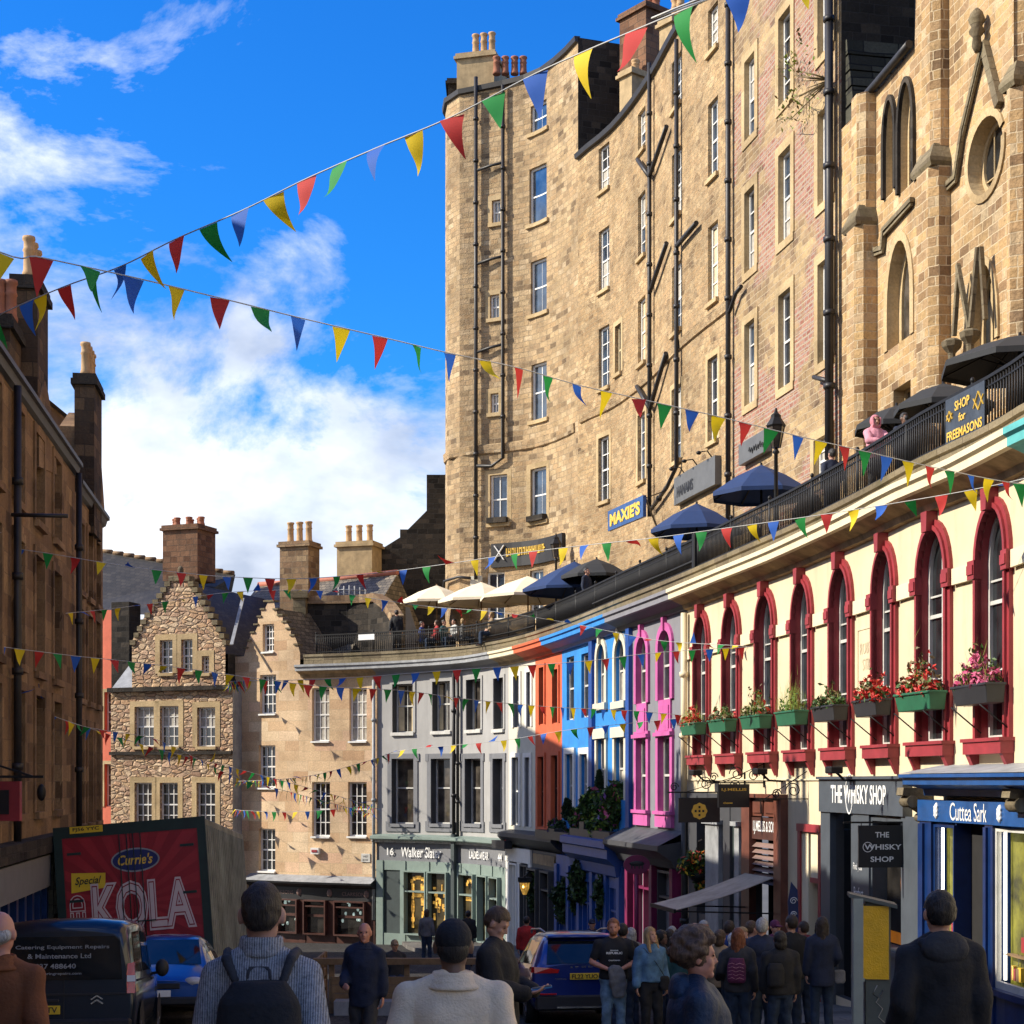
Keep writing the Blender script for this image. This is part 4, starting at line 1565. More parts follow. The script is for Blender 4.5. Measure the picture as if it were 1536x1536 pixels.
# ================================================================ cream house
cr = bldg('terraced_house', 'narrow cream white house beside the pale grey house', 'building', E, 783, -4)
ops = [fopx(E, 771, 780, 1014, 1091), fopx(E, 791, 797, 1008, 1090), fopx(E, 769, 779, 1136, 1238), fopx(E, 788, 796, 1136, 1240)]
mb = MB()
wall(mb, E, E.u(763), E.u(803), ZG, 4.3, ops, .16, 0, 1)
mb.build('wall', ['creamw', 'greyt'], cr)
cornice(cr, 752, 790, 'yellowc', 'soffit')
for i, q in enumerate(ops):
    window(E, cr, q, depth=.16, frame='greyt' if i < 2 else 'white', cols=1, rows=1, surround='white', sw=.16, sproud=.05)
mb = MB()
for px in (768, 785, 801):
    fbox(mb, E, E.u(px) - .18, E.u(px) + .18, -8, -2.4, -.003, .18)
fbox(mb, E, E.u(765), E.u(803), -2.9, -2.4, -.003, .2)
mb.build('shop_pilasters', 'white', cr)
shopglass(cr, E, E.u(771), E.u(783), -6, -2.95, .05, 'shopglass', (.5,), 'white')
shopglass(cr, E, E.u(788), E.u(799), -6, -2.95, .05, 'shopglass', (.5,), 'charcoal')

# ================================================================ pale grey house
gy = bldg('terraced_house', 'pale grey house with eight dark recessed windows over the green tailor shop', 'building', E, 665, -6)
wu = [(589, 620, 1026, 1099), (649, 676, 1022, 1097), (700, 722, 1019, 1095), (741, 756, 1017, 1094)]
wl_ = [(588, 621, 1138, 1236), (647, 676, 1138, 1236), (698, 722, 1138, 1236), (740, 755, 1138, 1237)]
ops = [fopx(E, *w) for w in wu] + [fopx(E, *w) for w in wl_]
mb = MB()
uG0, uG1 = E.u(567), E.u(763)
wall(mb, E, uG0, uG1, ZG, 4.3, ops, .34, 0, 1)
mb.build('wall', ['greyw', 'charcoal'], gy)
cornice(gy, 566, 752, 'lead', 'greyt')
for i, q in enumerate(ops):
    window(E, gy, q, depth=.34, frame='offw', cols=1 if i > 3 else 2, rows=1, glass='glassd', split=.55, surround='greyt' if i > 3 else 'greyw', sw=.2 if i > 3 else .12, sproud=.04,
           sill='greyt' if i > 3 else 'offw', curtain='blind' if i in (0, 1, 2) else None)
for q in ops[4:]:
    mb = MB()
    for uu in (q.u0 - .2, q.u1 + .2):
        fbox(mb, E, uu - .08, uu + .08, q.z1 - .1, q.z1 + .2, -.003, .05)
        fbox(mb, E, uu - .08, uu + .08, q.z0 - .3, q.z0 + .1, -.003, .05)
    fbox(mb, E, q.u0 - .2, q.u1 + .2, q.z0 - .3, q.z0 - .13, -.003, .05)
    mb.build('window_ears', 'greyt', gy)
pp = E.u(687)
pipe(gy, [E.P(pp - .12, z, .12) for z in (4.2, 1.3, 1.2, -2.3)], .07)
pipe(gy, [E.P(pp + .12, z, .12) for z in (4.2, 2.3, 2.2, -2.3)], .06)
# tailor's shop front
zc = E.z(665, 1262)
tl = bldg('tailor_shop_front', 'curved sage green shop front with toothed cornice reading Walker Slater', 'shop front', E, 665, -6.5)
mb = MB()
sweep(mb, E, E.u(563), E.u(766), [(0, zc - .1), (.1, zc - .08), (.1, zc - .02), (.38, zc + .02), (.42, zc + .06), (.42, zc + .16), (0, zc + .24)], [0] * 6)
nn = 60
for i in range(nn):
    u_ = E.u(566) + (E.u(764) - E.u(566)) * (i + .5) / nn
    fbox(mb, E, u_ - .06, u_ + .06, zc - .09, zc + .0, .09, .2, 1)
mb.build('cornice', ['sage', 'offw'], tl)
mb = MB()
fbox(mb, E, E.u(567), E.u(763), zc - .82, zc - .1, -.003, .06)
fs = mb.build('shop_fascia', 'greyt', tl)
mb = MB()
text_mb(mb, 'Walker Slater', E.frame(E.u(635), zc - .46, .115), .42, width=E.u(666) - E.u(606), bold=.01, shear=.1)
text_mb(mb, 'LADIESWEAR', E.frame(E.u(723), zc - .46, .115), .3, width=E.u(737) - E.u(708), bold=.01)
text_mb(mb, '16', E.frame(E.u(588), zc - .46, .115), .3, bold=.01)
text_mb(mb, '44', E.frame(E.u(754), zc - .46, .115), .3, width=.35, bold=.01)
mb.build('lettering', 'letter', fs)
mb = MB()
for a, b in ((567, 577), (603, 611), (645, 647), (677, 684), (688, 695), (719, 725), (740, 743), (757, 763)):
    fbox(mb, E, E.u(a), E.u(b), -8, zc - .82, -.003, .14)
fbox(mb, E, E.u(567), E.u(763), zc - 1.2, zc - .82, -.003, .1)
fbox(mb, E, E.u(567), E.u(763), -8, -6.1, -.003, .11)
mb.build('shop_frame', 'sage', tl)
mb = MB()
fbox(mb, E, E.u(577), E.u(603), -8, zc - 1.1, -.003, .05)
fbox(mb, E, E.u(684), E.u(689), -7.5, zc + .3, .1, .28)
mb.build('door', 'sagedk', tl)
M['warmwin'] = glassmat('warm_shop_glass', (0.05, 0.04, 0.02), 1.5, 0.1)
for a, b in ((611, 645), (647, 677), (695, 719), (725, 740), (743, 757)):
    shopglass(tl, E, E.u(a), E.u(b), -6.1, zc - 1.2, -.03, 'warmwin', (), 'sage', tr=.68 if a != 725 else None, w=.05)
g = MB()
rr = random.Random(5)
for k in range(70):
    ux, zx = rr.choice([E.u(650 + rr.uniform(3, 22)), E.u(638 + rr.uniform(-3, 4)), E.u(621)]), rr.uniform(-5.9, zc - 1.9)
    g.obox(E.P(ux, zx, .06), E.tan(ux), E.nrm(ux), rr.uniform(.04, .16), .04, rr.uniform(.08, .3), 0)
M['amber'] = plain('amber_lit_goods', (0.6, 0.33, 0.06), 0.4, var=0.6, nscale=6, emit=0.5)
for px in (629, 707, 752):
    uu = E.u(px)
    for k in range(7):
        t0 = R(20 + k * 20)
        g.obox(E.P(uu + .42 * math.cos(t0) * (.6 if px > 700 else 1), zc - 1.95 + .42 * math.sin(t0), .06), E.tan(uu), E.nrm(uu), .12, .03, .14)
    fbox(g, E, uu - .25, uu + .25, zc - 2.25, zc - 2.1, .05, .08)
g.build('shop_goods', 'amber', tl)
# ================================================================ beige house with small crow-stepped gable
bg_ = bldg('corner_house', 'honey coloured ashlar house with a small stepped gable beside the terrace', 'building', E, 460, -6)
Zb = lambda px, y: E.z(px, y)
gs = [(366, 985), (372, 973), (377, 962), (382, 950), (387, 938), (392, 926), (397, 915), (402, 903), (411, 915), (417, 924), (424, 934), (430, 944), (436, 954), (442, 968), (447, 985)]


def step_top(f, pts, zdef):
    us = [(f.u(a), f.z(a, y)) for a, y in pts]

    def g(u):
        z = zdef(u) if callable(zdef) else zdef
        if us[0][0] <= u <= us[-1][0]:
            for (a, za), (b, zb_) in zip(us, us[1:]):
                if a <= u <= b:
                    return max(za, zb_) if True else z
        return z
    g.br = [a for a, _ in us]
    return g


zsh = Zb(355, 985)
g0 = step_top(E, gs, lambda u: zsh if u < E.u(370) else (4.35 if u > E.u(450) else zsh))
g0.br = g0.br + [E.u(450), E.u(357)]
bw = [(390, 414, 1012, 1071), (388, 413, 1118, 1182), (388, 413, 1243, 1307), (394, 411, 936, 978), (468, 494, 1032, 1112), (524, 550, 1032, 1112), (468, 495, 1173, 1255), (522, 550, 1173, 1255)]
ops = [fopx(E, *w) for w in bw]
mb = MB()
uB0, uB1 = E.u(350), E.u(567)
wall(mb, E, uB0, uB1, ZG, g0, ops, .22, 0)
mb.face([E.P(uB0, ZG, 0), E.P(uB0, ZG, -8), E.P(uB0, zsh, -8), E.P(uB0, zsh, 0)])
mb.build('wall', 'beige', bg_)
for i, q in enumerate(ops):
    window(E, bg_, q, depth=.2, frame='white', cols=3, rows=2 if i < 4 else 2, bar=.035, ft=.07, sill='white', sillw=.02, sillh=.06, curtain='curtain' if i in (4, 5) else None)
mb = MB()
for (a, ya), (b, yb2) in zip(gs, gs[1:]):
    y = min(ya, yb2)
    fbox(mb, E, E.u(a) - .03, E.u(b) + .03, E.z(a, y), E.z(a, y) + .07, -.3, .06)
mb.build('crow_steps', 'coping', bg_)
uc = E.u(404)
mb = MB()
zc_ = Zb(404, 908)
for s_, e_ in ((E.u(368), uc), (uc, E.u(446))):
    za, zb2 = (Zb(370, 985), zc_) if s_ < uc - .01 else (zc_, Zb(440, 985))
    mb.face([E.P(s_, za - .1, -.1), E.P(e_, zb2 - .1, -.1), E.P(e_, zb2 - .1, -6), E.P(s_, za - .1, -6)])
mb.build('gable_roof', 'slate', bg_)
cornice(bg_, 453, 566, 'lead', 'soffit')
# big slate roof rising behind, red ridge
mb = MB()
a0, a1 = E.u(352) - 4.5, E.u(470)
zr = (Y0 - 866) / F * 73.5
mb.face([E.P(a0, 3.4, -.6), E.P(a1, 3.4, -.6), E.P(a1, zr, -7), E.P(a0, zr, -7)], 0, [(0, 0), (a1 - a0, 0), (a1 - a0, 9), (0, 9)])
mb.face([E.P(a0, 3.4, -13), E.P(a1, 3.4, -13), E.P(a1, zr, -7), E.P(a0, zr, -7)])
mb.face([E.P(a1, 3.4, -.6), E.P(a1, 3.4, -13), E.P(a1, zr, -7)])
mb.build('roof', 'slate', bg_)
mb = MB()
mb.tube([E.P(a0, zr + .03, -7), E.P((a0 + a1) / 2, zr - .02, -7), E.P(a1, zr + .08, -7)], .13, 8)
mb.build('ridge_tiles', 'ridge', bg_)
# shop below
mb = MB()
u0_, u1_ = E.u(376), E.u(566)
zs_ = E.z(470, 1322)
sweep(mb, E, u0_, u1_, [(0, zs_ - .28), (.3, zs_ - .2), (.5, zs_ - .08), (.52, zs_), (0, zs_ + .25)], [1, 1, 1, 0])
mb.build('shop_roof', ['lead', 'ink'], bg_)
mb = MB()
fbox(mb, E, u0_, u1_, zs_ - .75, zs_ - .24, -.003, .12)
fs = mb.build('shop_fascia', 'ink', bg_)
mb = MB()
text_mb(mb, 'CLARKSONS', E.frame(E.u(534), zs_ - .47, .125), .15, width=E.u(549) - E.u(512))
text_mb(mb, 'CLARKSONS', E.frame(E.u(425), zs_ - .47, .125), .15, width=E.u(440) - E.u(405))
for px in (452, 497, 553):
    mb.ell(E.P(E.u(px), zs_ - .45, .14), (.12, .04, .16))
mb.build('lettering', 'louvre', fs)
mb = MB()
for a, b in ((376, 384), (416, 421), (451, 460), (493, 505), (552, 564)):
    fbox(mb, E, E.u(a), E.u(b), -8, zs_ - .75, -.003, .1)
fbox(mb, E, u0_, u1_, -8, -6.3, -.003, .08)
fbox(mb, E, u0_, u1_, zs_ - 1.45, zs_ - 1.35, -.003, .1)
mb.build('shop_frame', 'brown', bg_)
for a, b in ((384, 416), (421, 451), (460, 493), (505, 552)):
    shopglass(bg_, E, E.u(a), E.u(b), -6.3, zs_ - .75, -.02, 'shopglass', (), 'brown', tr=.82, w=.06)
mb = MB()
rr = random.Random(2)
for k in range(26):
    ux = E.u(rr.choice([rr.uniform(424, 448), rr.uniform(508, 550)]))
    mb.ell(E.P(ux, -5.5 + rr.uniform(-.5, .7), .05), (.06, .03, .08), nu=6, nv=4)
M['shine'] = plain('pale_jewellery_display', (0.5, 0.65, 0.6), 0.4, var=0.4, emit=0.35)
mb.build('shop_goods', 'shine', bg_)
# alarm box and street nameplate
al = tag(part(None, 'alarm_box', ['white', 'maroon'], lambda mb: (mb.obox(E.P(E.u(475), E.z(475, 1281), .1), E.tan(E.u(475)), E.nrm(E.u(475)), .38, .16, .26), mb.obox(E.P(E.u(475), E.z(475, 1281) + .08, .19), E.tan(E.u(475)), E.nrm(E.u(475)), .26, .03, .1, 1))),
         'white alarm box with a red stripe on the honey ashlar wall', 'alarm box')
npl = thing('street_nameplate', 'white street nameplate beside the green shop on ashlar wall', 'sign', E.P(E.u(549), E.z(549, 1293), 0))
part(None, 'plate', 'offw', lambda mb: mb.obox(E.P(E.u(549), E.z(549, 1293), .02), E.tan(E.u(549)), E.nrm(E.u(549)), .42, .04, .34), npl)
mb = MB()
for i, s_ in enumerate(('WEST', 'BOW')):
    text_mb(mb, s_, E.frame(E.u(549), E.z(549, 1293) + .23 - .14 * i, .045), .08, width=.26)
mb.build('lettering', 'ink', npl)
pipe(bg_, [E.P(E.u(563), z, .12) for z in (4.1, -5.6)], .07, mat='lead')
pipe(bg_, [E.P(E.u(352), z, .14) for z in (3.6, -6)], .11)
mb = MB()
p_ = E.P(E.u(349), 3.75, .1)
mb.lathe(p_ - Vector((0, 0, .4)), [(.1, 0), (.34, .25), (.42, .5), (.3, .62), (.38, .7), (.2, .95), (.1, 1.2)], 12)
mb.build('rainwater_head', 'iron', bg_)


def chimney(name_label, f, x0, x1, yt, yb2, D, dep, mat, pots, potmat='pot', poth=.9, rot=0.0, capmat=None, face2=None, group=None, parent=None):
    """free chimney stack at a measured distance"""
    c = (x0 + x1) / 2
    base = WP(c, yb2, D)
    w = (x1 - x0) / F * D
    h = (yb2 - yt) / F * D
    t_ = Vector((math.cos(rot), math.sin(rot), 0))
    n_ = Vector((t_.y, -t_.x, 0))
    ch = parent if parent is not None else thing('chimney_stack', name_label, 'chimney', base, group)
    base = base - n_ * dep / 2
    mb = MB()
    mb.obox(base, t_, n_, w, dep, h - .22, 0)
    mb.build('stack', mat, ch)
    mb = MB()
    mb.obox(base + Vector((0, 0, h - .24)), t_, n_, w + .22, dep + .22, .12, 0)
    mb.obox(base + Vector((0, 0, h - .12)), t_, n_, w + .1, dep + .1, .13, 0)
    mb.build('chimney_cap', capmat or mat, ch)
    k = len(pots)
    chimney_pots(ch, [base + t_ * ((p) * w) + n_ * (q * dep) + Vector((0, 0, h)) for p, q in pots], potmat, poth)
    return ch


G_CH = 'chimney stacks behind the houses'
ch = chimney('brown square chimney stack above the stepped rubble gable', E, 240, 300, 787, 870, 74, 1.6, 'brownchim', [(-.4, 0), (-.24, .2), (-.06, -.2), (.1, .2), (.26, -.1), (.4, .1)], 'potd', .42, -.35)
ch = chimney('stone chimney stack with three buff pots on the slate ridge', E, 417, 465, 812, 930, 72, 1.1, 'chim', [(-.32, 0), (0, 0), (.32, 0)], 'pot', .95, -.35)
ch = chimney('wide rendered chimney stack with three buff pots left of the tall tower', E, 503, 560, 812, 910, 75, 1.2, 'render', [(-.3, 0), (0, 0), (.3, 0)], 'pot', .85, -.3)
# curved dark garden wall closing the terrace
Wf = fac_px([(452, 69.4), (500, 69.3), (540, 69.0), (575, 67.8), (592, 66.0)], 6)
dw = bldg('retaining_wall', 'soot black curved stone wall behind the far end of the terrace', 'wall', Wf, 520, 5)
mb = MB()
ztop = Wf.z(500, 905)


def dwt(u):
    return ztop if u < Wf.u(562) else ztop - (u - Wf.u(562)) * .45


wall(mb, Wf, 0, Wf.L, 4.6, dwt, (), m=0)
mb.build('wall', 'black', dw)
mb = MB()
for i in range(14):
    a, b = Wf.L * i / 14, Wf.L * (i + 1) / 14
    mb.hexa([Wf.P(uu, zz, oo) for zz in (0, .35) for uu, oo, zz in ((a, .12, dwt(a) + zz - .02), (b, .12, dwt(b) + zz - .02), (b, -.4, dwt(b) + zz - .02), (a, -.4, dwt(a) + zz - .02))])
mb.build('coping', 'chim', dw)
mb = MB()
mb.obox(Wf.P(0, 4.6, .15), Wf.tan(0), Wf.nrm(0), .55, .6, ztop - 4.4)
mb.obox(Wf.P(0, ztop + .2, .15), Wf.tan(0), Wf.nrm(0), .75, .8, .3)
mb.build('pier', 'coping', dw)
# dark stepped gable and harled wall beyond
dg_ = thing('stone_building', 'tall soot black gable with stepped chimneys rising beside the tower', 'building', WP(620, 900, 76))
mb = MB()
mb.prism([WP(x, y, 76) for x, y in ((568, 1000), (568, 826), (600, 806), (600, 794), (612, 794), (640, 766), (640, 712), (690, 712), (690, 1000))][::-1], (0, 4, 0))
mb.build('wall', 'black', dg_)
hw = thing('stone_building', 'grey harled wall between the black gable and the terrace', 'building', WP(600, 980, 73))
mb = MB()
mb.prism([WP(x, y, 73) for x, y in ((566, 1010), (566, 868), (590, 862), (600, 875), (612, 905), (626, 950), (632, 1010))][::-1], (0, 2, 0))
mb.build('wall', 'harl', hw)
tl2 = MB()
for i, (a, b) in enumerate(((508, 905), (516, 903), (524, 902), (532, 903), (540, 905), (548, 908))):
    tl2.tube([WP(a, b, 70.5), WP(a, b - 24, 70.5)], .035, 6)
tl2.tube([WP(506, 884, 70.5), WP(550, 886, 70.5)], .03, 6)
tag(tl2.build('railing', 'lead'), 'short pale railing on top of the soot black curved wall', 'railing')

# ================================================================ pink rubble gable house
rb = bldg('gabled_house', 'pink rubble stone house with a tall crow-stepped gable and white sash windows', 'building', Rf, 260, -6)
gs = [(197, 968), (203, 962), (208, 951), (213, 941), (219, 931), (225, 921), (231, 911), (237, 901), (243, 892), (249, 883), (255, 874), (261, 866), (278, 866), (284, 874), (290, 883), (296, 892), (302, 902), (308, 912), (314, 922), (320, 932), (326, 942), (331, 952), (336, 962), (339, 968)]
z_eave = Rf.z(260, 1032)
gt = step_top(Rf, gs, z_eave)
uA, uB_ = Rf.u(198), Rf.u(338)
ops = [fopx(Rf, *w) for w in ((240, 259, 960, 1010), (272, 289, 959, 1008), (303, 314, 984, 1010))]
mb = MB()
wall(mb, Rf, uA, uB_, z_eave, gt, ops, .22)
lows = [fopx(Rf, *w) for w in ((202, 231, 1060, 1120), (240, 268, 1059, 1120), (296, 323, 1061, 1120), (202, 228, 1174, 1240), (240, 267, 1174, 1240), (295, 323, 1174, 1240), (205, 228, 1290, 1360), (295, 323, 1290, 1360))]
mb.build('gable_wall', 'rubble', rb)
mb = MB()
wall(mb, Rf, 0, Rf.L, ZG, z_eave, lows, .22)
mb.build('wall', 'rubble', rb)
mb = MB()
fbox(mb, Rf, -.05, Rf.L + .05, z_eave - .12, z_eave + .06, -.1, .22)
fbox(mb, Rf, 0, Rf.L, Rf.z(260, 1132), Rf.z(260, 1127), -.003, .14)
mb.build('string_course', 'black', rb)
mb = MB()
for (a, ya), (b, yb2) in zip(gs, gs[1:]):
    y = min(ya, yb2)
    if abs(ya - yb2) > 0 or a == 261:
        z1 = Rf.z(a, y)
        fbox(mb, Rf, Rf.u(a) - .04, Rf.u(b) + .04, z1 - .16, z1 + .05, -.35, .07)
mb.build('crow_steps', 'coping', rb)
for i, q in enumerate(ops + lows):
    window(Rf, rb, q, depth=.2, frame='white', cols=3 if i not in (0, 1, 2) else 2, rows=2, bar=.035, ft=.06, sill='dress', surround='dress', sw=.24, sproud=.02, curtain='top' if 3 <= i <= 5 else None)
mb = MB()
mb.ell(Rf.P(Rf.u(269), Rf.z(269, 866) + .3, -.1), (.13, .13, .2))
mb.build('finial', 'coping', rb)
mb = MB()
uc = Rf.u(269)
zA_, zP = Rf.z(200, 985), Rf.z(269, 872)
for s_, e_, za, zb2 in ((uA + .1, uc, zA_, zP), (uc, uB_ - .1, zP, zA_)):
    mb.face([Rf.P(s_, za, -.15), Rf.P(e_, zb2, -.15), Rf.P(e_, zb2, -7), Rf.P(s_, za, -7)])
mb.face([Rf.P(uA, z_eave, -.2), Rf.P(uA, z_eave, -7), Rf.P(uA, zA_, -7), Rf.P(uA, zA_, -.2)])
mb.face([Rf.P(uB_, z_eave, -.2), Rf.P(uB_, z_eave, -7), Rf.P(uB_, zA_, -7), Rf.P(uB_, zA_, -.2)])
mb.build('roof', 'slated', rb)
mb = MB()
mb.face([Rf.P(0, z_eave, 0), Rf.P(uA + .3, z_eave + .02, 0), Rf.P(uA + .3, z_eave + 1.2, -1.4), Rf.P(0, z_eave + 1.2, -1.4)])
mb.face([Rf.P(Rf.L, ZG, 0), Rf.P(Rf.L, ZG, -6), Rf.P(Rf.L, z_eave, -6), Rf.P(Rf.L, z_eave, 0)])
mb.face([Rf.P(0, ZG, 0), Rf.P(0, ZG, -6), Rf.P(0, z_eave, -6), Rf.P(0, z_eave, 0)])
mb.build('side_roof', 'lead', rb)
part(None, 'rear_wall', 'black', lambda mb: mb.obox(Vector(((189 - CX) / F * 72.4, 72.4, ZG)), (1, -.3, 0), (.3, 1, 0), .9, 1.0, Rf.z(185, 893) - ZG), rb)
# lead flashing
part(None, 'valley_flashing', 'lead', lambda mb: mb.bar(Rf.P(Rf.u(336), Rf.z(336, 892), -1.5), Rf.P(Rf.u(353), Rf.z(353, 968), .3), .14, .05), rb)

# ================================================================ salmon house beyond, dark roof
Sf = Fac([(-23, 75.5), (-18.4, 73.3), (-17.95, 73.2)])
sa = bldg('gabled_house', 'salmon red house with a dark slate roof squeezed behind the left tenement', 'building', Sf, 165, -6)
ops = [fopx(Sf, 157, 169, 1146, 1210), fopx(Sf, 157, 170, 1038, 1098)]
mb = MB()
wall(mb, Sf, 0, Sf.L, ZG, Sf.z(165, 915), ops, .2)
mb.build('wall', 'salmon', sa)
for q in ops:
    window(Sf, sa, q, frame='white', cols=2, rows=2, surround='dress', sw=.15)
mb = MB()
zr0, zr1 = Sf.z(165, 915), (Y0 - 838) / F * 78
mb.face([Sf.P(0, zr0, .2), Sf.P(Sf.L + 2.6, zr0 - .3, .2), Sf.P(Sf.L + 4.0, zr1 - 1.0, -4), Sf.P(0, zr1 + .7, -4)], 0, [(0, 0), (9, 0), (9, 5), (0, 5)])
mb.face([Sf.P(Sf.L + 2.6, zr0 - .3, .2), Sf.P(Sf.L + 2.6, zr0 - .3, -6), Sf.P(Sf.L + 4.0, zr1 - 1.0, -4)])
mb.build('roof', 'slated', sa)
mb = MB()
for i in range(14):
    k = i / 14
    a = Sf.P(0, zr1 + .7, -4).lerp(Sf.P(Sf.L + 4.0, zr1 - 1.0, -4), k)
    b = Sf.P(0, zr1 + .7, -4).lerp(Sf.P(Sf.L + 4.0, zr1 - 1.0, -4), k + .06)
    mb.tube([a, b + Vector((0, 0, .06))], .12, 6)
mb.build('ridge_tiles', 'chim', sa)

# ================================================================ left tenements
lt = bldg('tenement', 'near shaded brown ashlar tenement at the left with a tall wallhead chimney', 'building', L, 40, -3)
lt2 = bldg('tenement', 'farther shaded brown tenement at the left ending in a tapering chimney gable', 'building', L, 130, -4)


def uY(y):
    return (y + 14) / (41.4 + 14) * L.L


uS = uY(36.2)
def lops(yc, rows, w=.52):
    return [Op(uY(yc) - w, uY(yc) + w, a, b, depth=.34) for a, b in rows]


near = []
for yc in (33.4, 31.1, 28.8, 26.5, 24.2, 21.9, 19.6, 17.3):
    near += lops(yc, ((5.0, 6.7), (2.1, 4.35), (-.6, 1.65)))
far = []
for yc in (37.1, 38.7, 40.2):
    far += lops(yc, ((4.4, 6.0), (1.9, 4.0), (-1.0, 1.3)), .45)
shp = [Op(uY(y) - 1.3, uY(y) + 1.3, road_z(y) + .7, -1.75 + (30 - y) * .02) for y in (33.2, 29.8)]
mb = MB()
wall(mb, L, 0, uS, lambda u: -6, 7.1, near + [], .34)
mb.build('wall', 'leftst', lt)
mb = MB()
wall(mb, L, uS, L.L, lambda u: -7, 6.75, far, .34)
mb.face([L.P(L.L, -7, 0), L.P(L.L, -7, -11), L.P(L.L, 6.75, -11), L.P(L.L, 6.75, 0)])
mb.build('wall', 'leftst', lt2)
for b_, qs in ((lt, near), (lt2, far)):
    for q in qs:
        window(L, b_, q, frame='offw', cols=2, rows=2, glass='glass', surround='leftst', sw=.16, sproud=.04, sill='leftst')
for b_, a, e, ze in ((lt, 0, uS, 7.1), (lt2, uS, L.L, 6.75)):
    mb = MB()
    sweep(mb, L, a, e, [(0, ze - .2), (.08, ze - .15), (.12, ze - .02), (.18, ze), (.18, ze + .09), (-.1, ze + .12)], [0] * 5)
    mb.build('eaves_gutter', 'pipe', b_)
    mb = MB()
    n = 12
    for i in range(n):
        p, q = a + (e - a) * i / n, a + (e - a) * (i + 1) / n
        mb.face([L.P(p, ze + .1, .1), L.P(q, ze + .1, .1), L.P(q, ze + 2.6, -5.2), L.P(p, ze + 2.6, -5.2)], 0, [(p, 0), (q, 0), (q, 7), (p, 7)])
        mb.face([L.P(p, ze + 2.6, -5.2), L.P(q, ze + 2.6, -5.2), L.P(q, ze, -11), L.P(p, ze, -11)], 0, [(p, 0), (q, 0), (q, 7), (p, 7)])
    mb.build('roof', 'slated', b_)
mb = MB()
mb.face([L.P(L.L, 6.7, 0), L.P(L.L, 6.7, -11), L.P(L.L, 9.3, -5.2)])
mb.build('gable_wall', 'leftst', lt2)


def lpoly(pts, o0, o1, mat, name, b):
    mb = MB()
    mb.prism([L.P(L.u(x), L.z(x, y), o0) for x, y in pts][::-1], L.nrm(L.L * .8) * (o1 - o0))
    return mb.build(name, mat, b)




M['sootbrown'] = stone('soot_brown_stack_stone', [(0.035, 0.026, 0.02), (0.10, 0.065, 0.04), (0.06, 0.04, 0.026), (0.16, 0.105, 0.06)], 0.6, 0.28, (0.05, 0.038, 0.028), 0.01, 0.6, soot=0.7)
for b_, ya, yb3, ze in ((lt, 26.5, 36.2, 7.1), (lt2, 36.2, 40.9, 6.8)):
    mb = MB()
    n = 8
    for i in range(n):
        p, q = uY(ya + (yb3 - ya) * i / n), uY(ya + (yb3 - ya) * (i + 1) / n)
        mb.face([L.P(p, ze + .05, -.15), L.P(q, ze + .05, -.15), L.P(q, ze + 1.9, -.95), L.P(p, ze + 1.9, -.95)], 0, [(p, 0), (q, 0), (q, 2), (p, 2)])
        mb.face([L.P(p, ze + 1.9, -.95), L.P(q, ze + 1.9, -.95), L.P(q, ze + 2.5, -5), L.P(p, ze + 2.5, -5)])
    for y in (ya, yb3):
        u_ = uY(y)
        mb.face([L.P(u_, ze, -.15), L.P(u_, ze + 1.9, -.95), L.P(u_, ze + 2.5, -5), L.P(u_, ze, -5)])
    mb.build('mansard_roof', 'slated', b_)


def lstack(b, px0, px1, ytop, D, dep, zlow, pots, pot='pot', back=0):
    w = (px1 - px0) / F * D
    xc = ((px0 + px1) / 2 - CX) / F * D
    zt = (Y0 - ytop) / F * D
    y0 = D
    mb = MB()
    t_ = Vector((-.135, 1, 0)).normalized()
    n_ = Vector((1, .135, 0)).normalized()
    c = Vector((xc, y0, zlow)) + t_ * dep / 2
    mb.obox(c, n_, t_, w, dep, zt - zlow - .25)
    mb.build('chimney_stack', 'sootbrown', b)
    mb = MB()
    mb.obox(c + Vector((0, 0, zt - zlow - .27)), n_, t_, w + .16, dep + .16, .14)
    mb.obox(c + Vector((0, 0, zt - zlow - .13)), n_, t_, w + .08, dep + .08, .13)
    mb.build('chimney_cap', 'black', b)
    chimney_pots(b, [c + n_ * (p * w) + t_ * (q * dep) + Vector((0, 0, zt - zlow)) for p, q in pots], pot, .8, .12)


lstack(lt, 18, 56, 412, 31.0, 1.3, 6.2, [(.1, -.35), (.1, -.05), (.1, .3)])
lpoly([(57, 700), (57, 600), (66, 570), (71, 590), (80, 645), (84, 712)], -.7, .02, 'leftst', 'wallhead_gable', lt)
lstack(lt, -42, 14, 470, 29.5, 1.2, 6.6, [(-.2, 0), (.1, 0), (.38, 0)], 'potd')
lstack(lt2, 112, 141, 560, 38.6, 1.5, 6.0, [(.0, -.35), (.0, -.1), (.0, .15), (0, .38)])
lpoly([(134, 765), (134, 640), (146, 620), (150, 680), (156, 768)], -.7, .02, 'leftst', 'wallhead_gable', lt2)
lpoly([(78, 700), (78, 575), (88, 575), (90, 700)], -1.6, -.6, 'black', 'chimney_stack', lt)
for px in (14, 109):
    pipe(lt if px < 50 else lt2, [L.P(L.u(px), z, .14) for z in (6.9, -1.4)], .07)
pipe(lt, [L.P(L.u(8), L.z(8, 772), .1), L.P(L.u(8), L.z(8, 772), 1.05)], .035, name='flag_bracket', collars=False)
mb = MB()
fbox(mb, L, uY(-5), uY(36.2), -1.35, -1.05, -.003, .35)
mb.build('string_course', 'black', lt)
hb = thing('tenement', 'unseen tenement block added behind the left row for its shadow on the coloured houses', 'building', (-21, 49, -5))
mb = MB()
mb.box((-28, 43.5, -7), (-15.6, 56.3, 12.7))  # unseen block, placed and sized to shade the lower coloured houses
mb.build('wall', 'leftst', hb)
mb = MB()
